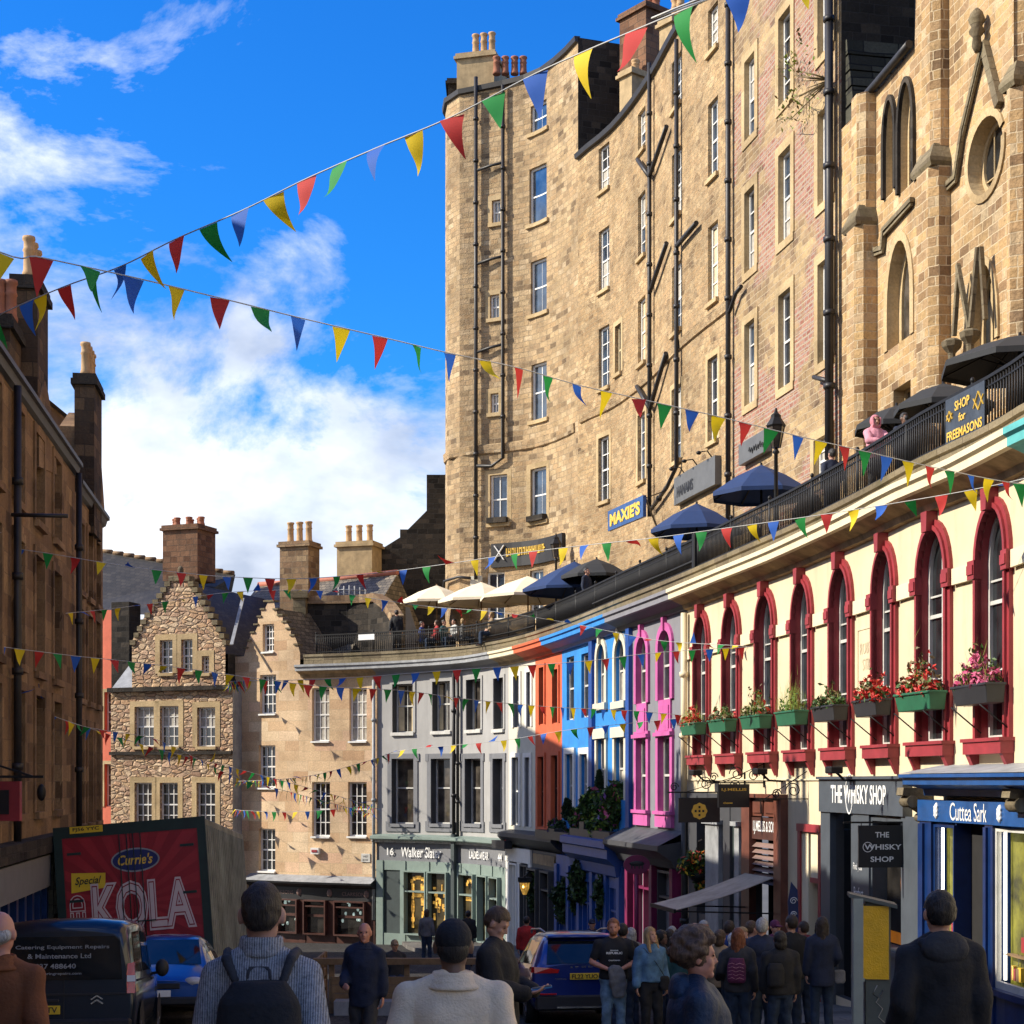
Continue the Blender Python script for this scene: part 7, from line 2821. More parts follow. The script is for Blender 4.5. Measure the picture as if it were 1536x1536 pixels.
# ================================================================ vehicles
def carpaint(name, c, rough=.28, metal=.4):
    m, t, b = newmat(name)
    v = uvv(t, obj=True)
    n = nd(t, 'ShaderNodeTexNoise', Scale=2.5, Detail=5.0)
    lk(t, v, n.inputs['Vector'])
    lk(t, ramp(t, n.outputs[0], [(.35, tuple(x * .85 for x in c)), (.65, c)]), b.inputs['Base Color'])
    b.inputs['Roughness'].default_value = rough
    b.inputs['Metallic'].default_value = metal
    b.inputs['Coat Weight'].default_value = .8
    b.inputs['Coat Roughness'].default_value = .06
    M[name] = m


carpaint('van_paint', (0.010, 0.018, 0.035))
carpaint('suv_paint', (0.008, 0.03, 0.22))
carpaint('small_car_paint', (0.012, 0.085, 0.36))
M['rubber'] = plain('black_rubber', (0.015, 0.015, 0.015), .85)
M['alloy'] = plain('alloy_wheel', (0.35, 0.35, 0.36), .35, metal=.7)
M['trim'] = plain('black_plastic_trim', (0.018, 0.018, 0.02), .6)
M['rlight'] = plain('red_tail_light', (0.5, 0.01, 0.01), .15, coat=.6, bmp=0)
M['clight'] = plain('clear_lamp_lens', (0.55, 0.55, 0.55), .12, coat=.6, bmp=0)
M['plate'] = plain('yellow_number_plate', (0.75, 0.5, 0.02), .5, var=.05, bmp=0)
M['cargl'] = glassmat('car_glass', (0.012, 0.014, 0.016), 1.7, 0.03)
M['chrome'] = plain('chrome', (0.6, 0.6, 0.6), .2, metal=1.0, bmp=0)


def car_section(hw, zb, zbelt, ztop, hwt, crown=.03):
    """half outline from sill to roof centre"""
    return [(hw * .90, zb), (hw * .98, zb + .12), (hw, zb + (zbelt - zb) * .55), (hw * .985, zbelt - .03), (hw * .955, zbelt), (hwt + (hw * .95 - hwt) * .35, zbelt + (ztop - zbelt) * .62),
            (hwt, ztop - .07), (hwt * .88, ztop - .012), (hwt * .5, ztop + crown * .8), (0, ztop + crown)]


def car(label, name, L_, stations, paint, loc, heading, wheels, glassbands, cat='car', rear=True, extra=None):
    """stations: (y, hw, zb, zbelt, ztop, hwt); y from the end that faces the camera"""
    t = thing(name, label, cat, (0, 0, 0))
    secs = []
    for st in stations:
        h = car_section(*st[1:6])
        secs.append((st[0], h))
    rings = [[Vector((x, y, z)) for x, z in h] + [Vector((-x, y, z)) for x, z in h[-2::-1]] for y, h in secs]
    mb = MB()
    mb.loft(rings, 0, True, True)
    body = mb.build('body', paint, t, fix=True)
    md = body.modifiers.new('bevel', 'BEVEL')
    md.width = .03
    md.segments = 2
    md.limit_method = 'ANGLE'
    md.angle_limit = R(50)

    def side(y, f, s):
        """point on the side between belt (0) and roof edge (1)"""
        for (ya, ha), (yb, hb) in zip(secs, secs[1:]):
            if ya <= y <= yb:
                k = (y - ya) / (yb - ya)
                P_ = [(a[0] + (b[0] - a[0]) * k, a[1] + (b[1] - a[1]) * k) for a, b in zip(ha, hb)]
                break
        a, m_, b = P_[4], P_[5], P_[6]
        if f < .62:
            k = f / .62
            q = (a[0] + (m_[0] - a[0]) * k, a[1] + (m_[1] - a[1]) * k)
        else:
            k = (f - .62) / .38
            q = (m_[0] + (b[0] - m_[0]) * k, m_[1] + (b[1] - m_[1]) * k)
        return Vector(((q[0] + .006) * s, y, q[1]))
    for s in (-1, 1):
        for (y0, y1, f0, f1, k0, k1) in glassbands:
            mb = MB()
            ysn = [y0 + (y1 - y0) * i / 6 for i in range(7)]
            for a, b in zip(ysn, ysn[1:]):
                for fa, fb in ((f0, (f0 + f1) / 2), ((f0 + f1) / 2, f1)):
                    def yy(y, f):
                        w = (y - y0) / (y1 - y0)
                        g = (f - f0) / (f1 - f0)
                        return y + g * (k0 * (1 - w) + k1 * w)
                    mb.face([side(yy(a, fa), fa, s), side(yy(b, fa), fa, s), side(yy(b, fb), fb, s), side(yy(a, fb), fb, s)], 0, smooth=True)
            mb.build('side_window', 'cargl', t)
    for (wx, wy, wr) in wheels:
        for s in (-1, 1):
            mb = MB()
            prof = [(wr * .62, -.1), (wr * .95, -.11), (wr, -.07), (wr, .07), (wr * .95, .11), (wr * .62, .1)]
            c = Vector((wx * s, wy, wr))
            rr = [[c + Vector((x_ * s, r_ * math.cos(2 * math.pi * k / 24), r_ * math.sin(2 * math.pi * k / 24))) for k in range(24)] for r_, x_ in prof]
            mb.loft(rr, 0)
            w = mb.build('wheel', 'rubber', t)
            mb = MB()
            rr = [[c + Vector((x_ * s, r_ * math.cos(2 * math.pi * k / 24), r_ * math.sin(2 * math.pi * k / 24))) for k in range(24)] for r_, x_ in ((wr * .63, .09), (wr * .6, .105), (wr * .5, .06), (wr * .1, .08))]
            mb.loft(rr, 0)
            for k in range(5):
                a = k * 2 * math.pi / 5
                mb.bar(c + Vector((.085 * s, 0, 0)), c + Vector((.085 * s, wr * .6 * math.cos(a), wr * .6 * math.sin(a))), .06, .03)
            mb.build('rim', 'alloy', w)
            # arch
            mb = MB()
            for k in range(11):
                a, b = math.pi * k / 11, math.pi * (k + 1) / 11
                r0, r1 = wr * 1.08, wr * 1.24
                x_ = (wx + .115) * s
                mb.face([(x_, wy + r_ * math.cos(q), wr + r_ * math.sin(q)) for r_, q in ((r0, a), (r1, a), (r1, b), (r0, b))])
            mb.face([((wx + .112) * s, wy + wr * 1.1 * math.cos(math.pi * k / 11), wr + wr * 1.1 * math.sin(math.pi * k / 11)) for k in range(12)])
            mb.build('wheel_arch', 'trim', t)
    if extra:
        extra(t)
    t.location = loc
    t.rotation_euler = (math.atan(-.0945 * math.cos(heading)), 0, heading)
    return t


def bx(t, name, mat, a, b, bevel=0, parent=None):
    mb = MB()
    mb.box(a, b)
    return mb.build(name, mat, parent or t, bevel=bevel)


def plate_(t, s_, y, z, x=0, tilt=0):
    p = bx(t, 'number_plate', 'plate', (x - .26, y - .012, z - .056), (x + .26, y, z + .056), .004)
    mb = MB()
    text_mb(mb, s_, (Vector((x, y - .0135, z)), (1, 0, 0), (0, 0, 1)), .075, width=.45, bold=.02)
    mb.build('lettering', 'ink', p)
    return p


# ---- dark van, seen from behind
def van_extra(t):
    mb = MB()
    pts = [(-.74, 1.0), (.74, 1.0), (.70, 1.50), (.64, 1.56), (-.64, 1.56), (-.70, 1.50)]
    yy = lambda z: -.02
    mb.prism([(x, yy(z) - .005, z) for x, z in pts], (0, .01, 0))
    g = mb.build('rear_window', 'cargl', t)
    mb = MB()
    up = Vector((0, 0, 1))
    for s_, z, sz, w, x in (('Catering Equipment Repairs', 1.42, .062, 1.18, -.02), ('& Maintenance Ltd', 1.31, .062, .8, -.06), ('07837 488640', 1.18, .065, .62, -.16), ('www.cateringrepairs.com', 1.08, .04, .72, -.14)):
        text_mb(mb, s_, (Vector((x, yy(z) - .008, z)), (1, 0, 0), up), sz, width=w, bold=.015)
    mb.build('lettering', 'lead', g)
    bx(t, 'door_seam', 'trim', (-.006, -.018, .42), (.006, .0, 1.0))
    bx(t, 'rear_bumper', 'trim', (-.86, -.1, .28), (.86, .06, .5), .03)
    bx(t, 'door_moulding', 'trim', (-.8, -.03, .80), (.8, .0, .83), .004)
    for s in (-1, 1):
        mb = MB()
        mb.prism([(s * .90, -.02, .82), (s * .80, -.035, .82), (s * .79, -.02, 1.04), (s * .80, .0, 1.20), (s * .885, .02, 1.22)][::s], (0, .1, 0), 0)
        l = mb.build('tail_light', 'rlight', t)
        mb = MB()
        mb.prism([(s * .903, -.025, .97), (s * .798, -.04, .97), (s * .796, -.03, 1.05), (s * .90, -.015, 1.05)][::s], (0, .09, 0), 0)
        mb.build('reversing_lens', 'clight', l)
        mb = MB()
        mb.ell((s * 1.0, 3.0, 1.08), (.1, .07, .13))
        mb.bar((s * .85, 3.05, 1.0), (s * 1.0, 3.0, 1.02), .04)
        mb.build('wing_mirror', 'trim', t)
        bx(t, 'door_handle', 'trim', (s * .9 - .02, 2.3, .93), (s * .9 + .02, 2.5, .97), .008)
        bx(t, 'sliding_rail', 'trim', (s * .895 - .012, .3, .97), (s * .895 + .012, 1.5, .99))
    mb = MB()
    for dz in (0, .055):
        for s in (-1, 1):
            mb.bar((.42, -.03, .74 + dz), (.42 + s * .075, -.03, .69 + dz), .018)
    mb.build('badge', 'chrome', t)
    bx(t, 'door_handle', 'trim', (-.25, -.04, .72), (-.06, -.01, .76), .008)
    plate_(t, 'SB17 KTV', -.03, .62, -.3)


hd = math.atan(.135)
vx, vy = -5.78, 20.6
car('black blue van with white repair firm lettering on its rear window', 'parked_van', 4.4,
    [(0.0, .86, .34, .95, 1.60, .70), (.04, .89, .3, .97, 1.70, .76), (.2, .90, .28, .98, 1.76, .78), (1.5, .905, .28, .98, 1.79, .79), (2.6, .905, .28, .98, 1.76, .77), (2.95, .90, .28, .98, 1.62, .73),
     (3.45, .895, .28, .98, 1.12, .70), (3.55, .89, .28, .96, 1.05, .72), (4.1, .84, .3, .88, .92, .68), (4.3, .75, .35, .72, .76, .6)],
    'van_paint', (vx, vy, road_z(vy) - .02), hd, ((.80, .85, .31), (.80, 3.55, .31)), ((.5, 1.35, .12, .86, 0, 0), (1.5, 2.35, .12, .86, 0, 0), (2.45, 3.1, .12, .84, 0, -.28)), 'van', extra=van_extra)


# ---- blue SUV, seen from behind
def suv_extra(t):
    mb = MB()
    pts = [(-.66, 1.06), (.66, 1.06), (.60, 1.45), (-.60, 1.45)]
    yy = lambda z: -.045 + (z - 1.0) * .63
    mb.prism([(x, yy(z) - .02, z) for x, z in pts], (0, .02, 0))
    mb.build('rear_window', 'cargl', t)
    bx(t, 'roof_spoiler', 'suv_paint', (-.62, .12, 1.50), (.62, .42, 1.545), .015)
    bx(t, 'rear_bumper', 'trim', (-.86, -.10, .26), (.86, .05, .52), .03)
    bx(t, 'diffuser', 'chrome', (-.5, -.11, .3), (.5, -.1, .33))
    bx(t, 'bumper_reflector', 'rlight', (-.80, -.105, .53), (-.5, -.07, .56), .004)
    bx(t, 'bumper_reflector', 'rlight', (.5, -.105, .53), (.80, -.07, .56), .004)
    for s in (-1, 1):
        mb = MB()
        mb.prism([(s * .87, -.015, .90), (s * .46, -.04, .90), (s * .44, -.04, .96), (s * .6, -.035, .99), (s * .875, -.01, 1.01)][::s], (0, .1, 0), 0)
        mb.prism([(s * .925, .02, .91), (s * .93, .3, .95), (s * .925, .25, 1.0), (s * .915, .0, 1.01)][::s], (-s * .07, 0, 0), 0)
        mb.build('tail_light', 'rlight', t)
        mb = MB()
        mb.tube([(s * .62, .5, 1.60), (s * .66, .9, 1.665), (s * .66, 2.2, 1.66), (s * .62, 2.6, 1.60)], .02, 6)
        mb.build('roof_rail', 'alloy', t)
        mb = MB()
        mb.ell((s * 1.0, 2.9, 1.05), (.1, .06, .08))
        mb.build('wing_mirror', 'suv_paint', t)
    mb = MB()
    text_mb(mb, 'S K O D A', (Vector((0, -.045, 1.005)), (1, 0, 0), (0, 0, 1)), .035, width=.5, bold=.02)
    text_mb(mb, 'KAROQ', (Vector((-.42, -.062, .80)), (1, 0, 0), (0, 0, 1)), .03, width=.2, bold=.02)
    mb.build('lettering', 'chrome', t)
    plate_(t, 'FL22 YUO', -.05, .84)


sx_, sy_ = 1.26, 27.6
car('blue sport utility car facing away with yellow FL22 YUO plate', 'parked_car', 4.4,
    [(0.0, .86, .34, .94, 1.02, .74), (.03, .90, .3, .98, 1.12, .74), (.28, .925, .27, 1.0, 1.50, .66), (.6, .93, .26, 1.0, 1.575, .66), (1.8, .935, .26, .99, 1.61, .67), (2.5, .935, .26, .98, 1.56, .65),
     (3.2, .93, .26, .97, 1.10, .68), (3.35, .92, .26, .96, 1.04, .72), (4.1, .88, .3, .88, .92, .68), (4.35, .75, .36, .72, .76, .6)],
    'suv_paint', (sx_, sy_, road_z(sy_)), .10, ((.84, .85, .34), (.84, 3.5, .34)), ((.55, 1.2, .1, .8, 0, .05), (1.25, 2.0, .1, .84, 0, 0), (2.05, 2.9, .1, .82, 0, -.35)), extra=suv_extra)


# ---- small blue car facing up the hill
def small_extra(t):
    mb = MB()
    yy = lambda z: .93 + (z - .93) * 1.42
    mb.prism([(x, yy(z) - .02, z) for x, z in ((-.66, .93), (.66, .93), (.56, 1.33), (-.56, 1.33))], (0, .02, .02))
    mb.build('windscreen', 'cargl', t)
    for s in (-1, 1):
        mb = MB()
        mb.ell((s * .62, .10, .66), (.19, .12, .085))
        mb.build('headlight', 'clight', t)
        mb = MB()
        mb.ell((s * .95, 1.15, .96), (.09, .06, .07))
        mb.build('wing_mirror', 'small_car_paint', t)
    bx(t, 'grille', 'trim', (-.4, -.03, .55), (.4, .05, .64), .01)
    bx(t, 'front_bumper', 'trim', (-.78, -.07, .28), (.78, .05, .42), .03)
    bx(t, 'number_plate', 'letter', (-.26, -.085, .42), (.26, -.075, .53), .004)


bx_, by_ = -5.85, 26.2
car('small bright blue car between van and truck facing the camera', 'parked_car', 3.9,
    [(0.0, .72, .34, .62, .66, .6), (.1, .80, .3, .70, .74, .66), (.9, .85, .27, .86, .90, .70), (1.0, .86, .27, .88, .95, .70), (1.6, .86, .26, .90, 1.36, .58), (2.2, .86, .26, .90, 1.42, .58),
     (3.1, .86, .26, .90, 1.38, .57), (3.7, .84, .28, .90, 1.0, .66), (3.85, .8, .32, .86, .9, .7)],
    'small_car_paint', (bx_, by_, road_z(by_) + .12), math.atan(.1), ((.76, .7, .29), (.76, 3.1, .29)), ((1.2, 1.9, .12, .84, .25, 0), (2.0, 3.1, .12, .84, 0, 0)), extra=small_extra)

# ---- red drinks truck
tk = thing('parked_truck', 'tall red drinks lorry box leaning left, lettered RED KOLA, seen from behind', 'truck', (0, 0, 0))
M['tred'] = plain('deep_red_truck_panel', (0.27, 0.010, 0.018), .4, var=.15, nscale=1)
M['tred2'] = plain('lighter_red_sunburst', (0.35, 0.018, 0.026), .4, var=.1)
M['tgreen'] = plain('dark_green_truck_frame', (0.01, 0.028, 0.022), .5, var=.2, dirt=.4)
M['tside'] = plain('grimy_grey_green_curtain', (0.27, 0.28, 0.23), .8, var=.3, nscale=1.2, dirt=.7)
M['ovalb'] = plain('dark_blue_oval', (0.01, 0.02, 0.12), .4)
W2, H0, H1, TL = 1.42, 1.0, 3.75, 6.2
bx(tk, 'cargo_box', 'tside', (-W2, .05, H0), (W2, TL, H1 - .02), .02)
mb = MB()
for s in (-1, 1):
    for k in range(22):
        y = .3 + k * .27
        mb.box((s * W2 - (.02 if s > 0 else 0), y, H0 + .1), (s * W2 + (.02 if s > 0 else -.0), y + .05, H1 - .15))
mb.build('curtain_ribs', 'tside', tk)
mb = MB()
for a, b in (((-W2 - .02, -.02, H0), (-W2 + .14, .06, H1)), ((W2 - .14, -.02, H0), (W2 + .02, .06, H1)), ((-W2 + .14, -.02, H1 - .22), (W2 - .14, .06, H1)), ((-W2 + .14, -.02, H0), (W2 - .14, .06, H0 + .1))):
    mb.box(a, b)
mb.build('rear_frame', 'tgreen', tk)
for s in (-1, 1):
    a, b = (-W2 + .14, -.006) if s < 0 else (.006, W2 - .14)
    d = bx(tk, 'rear_door', 'tred', (a, -.012, H0 + .1), (b, .04, H1 - .22))
    mb = MB()      # printed sunburst rays
    cx_, cz_ = .0, 2.2
    x0_, x1_, z0_, z1_ = a + .02, b - .02, H0 + .12, H1 - .24
    for k in range(24):
        t0, t1 = 2 * math.pi * k / 24, 2 * math.pi * (k + .5) / 24
        tri = [(cx_, cz_), (cx_ + 4 * math.cos(t0), cz_ + 4 * math.sin(t0)), (cx_ + 4 * math.cos(t1), cz_ + 4 * math.sin(t1))]
        def clip(P_, f_):
            o_ = []
            for i in range(len(P_)):
                p, q = P_[i], P_[(i + 1) % len(P_)]
                fp, fq = f_(p), f_(q)
                if fp >= 0:
                    o_.append(p)
                if fp * fq < 0:
                    w = fp / (fp - fq)
                    o_.append((p[0] + (q[0] - p[0]) * w, p[1] + (q[1] - p[1]) * w))
            return o_
        for f_ in (lambda p: p[0] - x0_, lambda p: x1_ - p[0], lambda p: p[1] - z0_, lambda p: z1_ - p[1]):
            tri = clip(tri, f_) if tri else tri
        if len(tri) > 2:
            mb.face([(x, -.014, z) for x, z in tri])
    mb.build('printed_rays', 'tred2', d)
    for x in ((.06, .2) if s > 0 else (-.2, -.06)):
        mb = MB()
        mb.tube([(x, -.035, H0 + .1), (x, -.035, H1 - .22)], .010, 6)
        mb.bar((x, -.05, 1.85), (x + .2 * s, -.05, 1.85), .025)
        mb.build('door_bar', 'tgreen', d)
    for z in (1.4, 2.3, 3.2):
        bx(tk, 'door_hinge', 'tgreen', (s * (W2 - .35) - .13, -.03, z), (s * (W2 - .35) + .13, -.012, z + .05), parent=d)
FRT = lambda x, z, y=-.018: (Vector((x, y, z)), (1, 0, 0), (0, 0, 1))
mb = MB()


def inline(mb, s, x, z, h, w, ang=0.0):
    """double-line capitals: white outline letters with a red core and white inline"""
    text_mb(mb, s, FRT(x, z, -.018), h, 0, width=w, bold=.055, angle=ang, plainbox=True)
    text_mb(mb, s, FRT(x, z, -.020), h, 1, width=w, bold=.022, angle=ang, plainbox=True)
    text_mb(mb, s, FRT(x, z, -.022), h, 0, width=w, bold=.002, angle=ang, plainbox=True)


inline(mb, 'KOLA', .17, 2.14, .86, 1.86)
M['pinkwhite'] = plain('pinkish_white_print', (0.62, 0.50, 0.48), 0.5, var=.05, bmp=0)
mb.build('lettering', ['pinkwhite', 'tred'], tk)
mb = MB()
text_mb(mb, 'RED', (Vector((-1.06, -.018, 2.04)), (0, 0, 1), (-1, 0, 0)), .26, 0, width=.76, bold=.045, plainbox=True)
text_mb(mb, 'RED', (Vector((-1.06, -.020, 2.04)), (0, 0, 1), (-1, 0, 0)), .26, 1, width=.76, bold=.0, plainbox=True)
M['pinkwhite'] = plain('pinkish_white_print', (0.62, 0.50, 0.48), 0.5, var=.05, bmp=0)
mb.build('lettering', ['pinkwhite', 'tred'], tk)
mb = MB()
for (rx, rz, y, m_) in ((.46, .23, -.02, 0), (.43, .20, -.024, 1)):
    mb.face([(.08 + rx * math.cos(a), y, 3.02 + rz * math.sin(a)) for a in [2 * math.pi * k / 32 for k in range(32)]], m_)
text_mb(mb, "Currie's", FRT(.08, 3.03, -.028), .2, 2, width=.66, shear=.3, bold=.02)
mb.build('logo_oval', ['lead', 'ovalb', 'gold'], tk)
mb = MB()
mb.prism([(x, -.022, z) for x, z in ((-1.16, 2.48), (-.52, 2.54), (-.5, 2.82), (-1.14, 2.86))], (0, .01, 0))
text_mb(mb, 'Special', FRT(-.83, 2.68, -.026), .19, 1, width=.5, shear=.35, bold=.01)
mb.build('logo_patch', ['plate', 'ink'], tk)
mb = MB()
text_mb(mb, 'www.curriesredkola.co.uk', FRT(.65, 1.22, -.02), .07, 0, width=1.15)
mb.build('lettering', 'lead', tk)
p = bx(tk, 'number_plate', 'plate', (-1.12, -.04, H1 - .14), (-.5, -.02, H1 - .01))
mb = MB()
text_mb(mb, 'FJ56 YYC', FRT(-.81, H1 - .075, -.042), .085, 0, width=.5, bold=.02)
mb.build('lettering', 'ink', p)
bx(tk, 'chassis', 'trim', (-1.1, .1, .5), (1.1, TL + 1.4, H0 - .003))
bx(tk, 'rear_bumper', 'trim', (-1.2, .0, .42), (1.2, .12, .58))
bx(tk, 'cab', 'tred', (-1.15, TL + .1, .5), (1.15, TL + 1.9, 2.7), .12)
for s in (-1, 1):
    bx(tk, 'tail_light', 'rlight', (s * 1.0 - .15, -.02, .62), (s * 1.0 + .15, .1, .76), .01)
    for y in (1.6, 6.9):
        mb = MB()
        rr = [[Vector((s * (1.0 + x_), y + r_ * math.cos(2 * math.pi * k / 20), .48 + r_ * math.sin(2 * math.pi * k / 20))) for k in range(20)] for r_, x_ in ((.28, -.2), (.48, -.18), (.48, .1), (.28, .12))]
        mb.loft(rr, 0)
        mb.build('wheel', 'rubber', tk)
tkx, tky = (222 - CX) / F * 30.3, 30.3
tk.location = (tkx - .12, tky, road_z(30.3) - .05)
tk.rotation_euler = (R(-5.0), R(-4.6), R(3))

# ================================================================ parking machine wrapped in yellow bag
pmx, pmy = (1308 - CX) / F * 15.2, 15.2
zg = ground_z(pmx, pmy)
pm = thing('parking_machine', 'grey green parking machine with slanted hood, wrapped in yellow tape', 'parking meter', (pmx, pmy, zg))
M['pmg'] = plain('pale_grey_green_metal', (0.27, 0.31, 0.28), .5, var=.1, dirt=.3)
M['pmd'] = plain('grey_green_metal_panel', (0.075, 0.09, 0.085), .5, var=.15)
M['tape'] = plain('yellow_plastic_wrap', (0.72, 0.42, 0.01), .35, var=.12, nscale=5, bmp=.5)
zt_ = (Y0 - 1340) / F * 15.2
H_ = zt_ - zg
tx = Vector((1, -.15, 0)).normalized()
ny = Vector((-.15, -1, 0)).normalized()
c0 = Vector((pmx, pmy, zg - .02))
part(None, 'cabinet', 'pmd', lambda mb: mb.obox(c0 + tx * .05, tx, ny, .23, .2, H_ - .06), pm)
part(None, 'post', 'pmg', lambda mb: mb.obox(c0 - tx * .14 + ny * .07, tx, ny, .09, .28, H_ - .02), pm)
part(None, 'base_plate', 'pmd', lambda mb: mb.obox(c0, tx, ny, .44, .34, .1), pm)
part(None, 'hood', 'pmd', lambda mb: mb.hexa([c0 + tx * x + ny * y + Vector((0, 0, z)) for z_ in (0, 1) for x, y, z in ((-.22, .17, H_ - .01 + z_ * .035), (.22, .17, H_ - .11 + z_ * .035), (.22, -.2, H_ - .11 + z_ * .035), (-.22, -.2, H_ - .01 + z_ * .035))]), pm)
mb = MB()
rg = random.Random(3)
n = 20
for r_ in range(6):
    z0, z1 = H_ - .78 + r_ * .115, H_ - .78 + (r_ + 1) * .115
    for s_ in range(4):
        cs = [(-.15, .13), (.145, .125), (.15, -.13), (-.18, -.13)]
        (ax, ay), (bx2, by2) = cs[s_], cs[(s_ + 1) % 4]
        for i in range(4):
            def q(k, z, rr):
                random.seed(int(z * 977 + (ax + (bx2 - ax) * k) * 331 + s_ * 17))
                b_ = .012 * random.random()
                return c0 + tx * ((ax + (bx2 - ax) * k) * (1 + b_)) + ny * ((ay + (by2 - ay) * k) * (1 + b_ * 4)) + Vector((0, 0, z))
            mb.face([q(i / 4, z0, r_), q((i + 1) / 4, z0, r_), q((i + 1) / 4, z1, r_ + 1), q(i / 4, z1, r_ + 1)], 0)
mb.build('yellow_wrap', 'tape', pm)
mb = MB()
mb.tube([c0 + tx * x + ny * .106 + Vector((0, 0, H_ - .9 + z)) for x, z in ((.04, .06), (.0, -.02), (.06, -.06), (.1, .02), (.03, -.1), (.09, -.16), (.05, -.24), (.12, -.3))], .005, 4)
mb.build('scribble', 'lead', pm)
part(None, 'strap', 'pmg', lambda mb: mb.obox(c0 - tx * .13 + Vector((0, 0, H_ - .8)), tx, ny, .11, .3, .03), pm)

# ================================================================ timber barrier of the pavement seating
D0 = 31.0
tf = thing('timber_barrier', 'rough timber barrier boxing in outdoor seating in mid street', 'barrier', WP(580, 1500, D0))
zg = road_z(D0)
X = lambda px: (px - CX) / F * D0
mb = MB()
for z, h in ((.95, .12),):
    mb.box((X(470), D0 - .06, zg + z), (X(800), D0 + .08, zg + z + h))
mb.build('top_rail', 'wood', tf)
mb = MB()
for x0_, x1_, z0_, z1_ in ((497, 640, .06, .72), (640, 800, .06, .72)):
    for k in range(4):
        z = z0_ + (z1_ - z0_) * k / 4
        mb.box((X(x0_) + .01, D0 - .02, zg + z), (X(x1_) - .01, D0 + .02, zg + z + .155))
    mb.build('plank_panel', 'wood', tf)
    mb = MB()
for px in (472, 497, 545, 610, 680, 740, 800):
    bx(tf, 'post', 'wood', (X(px) - .05, D0 + .02, zg), (X(px) + .05, D0 + .12, zg + 1.0))
mb = MB()
a = Vector((X(472), D0, zg))
b = Vector((X(452), D0 + 4, road_z(D0 + 4)))
for z in (.1, .35, .6, .95):
    mb.bar(a + Vector((0, 0, z)), b + Vector((0, 0, z)), .04, .16)
for k in (0, .33, .66, 1):
    p_ = a.lerp(b, k)
    mb.box(p_ - Vector((.04, .04, 0)), p_ + Vector((.04, .04, 1.02)))
mb.build('side_panel', 'wood', tf)
part(None, 'ramp_plate', 'lead', lambda mb: mb.box((X(505), D0 - .5, zg + .03), (X(628), D0 - .12, zg + .3)), tf)
# ================================================================ people
M['skin'] = plain('fair_skin', (0.50, 0.27, 0.19), .55, var=.08, nscale=8, bmp=.03)
M['skin2'] = plain('ruddy_skin', (0.55, 0.25, 0.17), .5, var=.1, nscale=8, bmp=.03)
M['skind'] = plain('brown_skin', (0.16, 0.085, 0.055), .5, var=.08, nscale=8, bmp=.03)
def hairmat(name, c):
    m, t, b = newmat(name)
    tc = t.nodes.new('ShaderNodeTexCoord')
    mp = nd(t, 'ShaderNodeMapping')
    mp.inputs['Scale'].default_value = (90, 90, 14)
    lk(t, tc.outputs['Object'], mp.inputs[0])
    n = nd(t, 'ShaderNodeTexNoise', Scale=1.0, Detail=4.0, Roughness=.7, Distortion=.8)
    lk(t, mp.outputs[0], n.inputs['Vector'])
    lk(t, ramp(t, n.outputs[0], [(.3, tuple(x * .35 for x in c)), (.5, c), (.72, tuple(min(1, x * 1.9) for x in c))]), b.inputs['Base Color'])
    b.inputs['Roughness'].default_value = .5
    bump(t, b, n.outputs[0], 1.0, .012)
    return m


for k, c in dict(hblack=(.012, .009, .008), hdark=(.025, .015, .01), hbrown=(.07, .04, .022), hcurl=(.12, .07, .042), hblond=(.34, .22, .10), hgrey=(.36, .35, .33), hwhite=(.6, .58, .54), hred=(.16, .045, .015), hginger=(.22, .08, .03)).items():
    M[k] = hairmat(k[1:] + '_hair', c)


def cloth(name, c, rough=.85, var=.3, nscale=4, bmp=.5):
    M[name] = plain(name.replace(' ', '_'), c, rough, var=var, nscale=nscale, bmp=bmp)
    return name


def knit(name, c):
    m, t, b = newmat(name)
    v = uvv(t, obj=True)
    n = nd(t, 'ShaderNodeTexNoise', Scale=60.0, Detail=3.0, Roughness=.8)
    lk(t, v, n.inputs['Vector'])
    w = nd(t, 'ShaderNodeTexWave', Scale=34.0, Distortion=1.0, Detail=1.0)
    w.wave_type = 'BANDS'
    w.bands_direction = 'X'
    lk(t, v, w.inputs['Vector'])
    s = math_(t, 'ADD', math_(t, 'MULTIPLY', n.outputs[0], .8), math_(t, 'MULTIPLY', w.outputs[0], .3))
    lk(t, ramp(t, s, [(.3, tuple(x * .4 for x in c)), (.75, tuple(min(1, x * 1.7) for x in c))]), b.inputs['Base Color'])
    b.inputs['Roughness'].default_value = .95
    bump(t, b, s, .7, .01)
    M[name] = m
    return name


knit('grey_knit', (.24, .24, .245))
M['cream_fleece'] = plain('cream_fleece', (.85, .67, .45), .95, var=.12, nscale=7, bmp=.6)
cloth('navy_cloth', (.012, .019, .045))
cloth('black_cloth', (.012, .012, .014))
cloth('charcoal_cloth', (.03, .03, .034))
cloth('rain_blue', (.005, .026, .065), .6)
cloth('royal_blue', (.015, .05, .22), .6)
cloth('denim', (.09, .19, .31), .9, .35, 6)
cloth('dark_denim', (.018, .035, .07), .9)
cloth('light_denim', (.15, .25, .36), .9, .4, 6)
cloth('rust_cord', (.20, .065, .02), .9, .2)
cloth('tan_cloth', (.30, .21, .12))
cloth('pink_scarf', (.56, .20, .24), .8, .12, 5)
cloth('pale_pink', (.62, .27, .33), .85, .1)
cloth('white_cloth', (.6, .6, .58))
cloth('red_cloth', (.42, .02, .02))
cloth('purple_cloth', (.12, .02, .07))
cloth('grey_cloth', (.16, .16, .165))
cloth('teal_cloth', (.03, .10, .10))
cloth('maroon_cloth', (.16, .02, .03))
M['shoe'] = plain('dark_shoe', (.015, .013, .012), .5)
M['shoew'] = plain('white_trainer', (.6, .6, .6), .6)
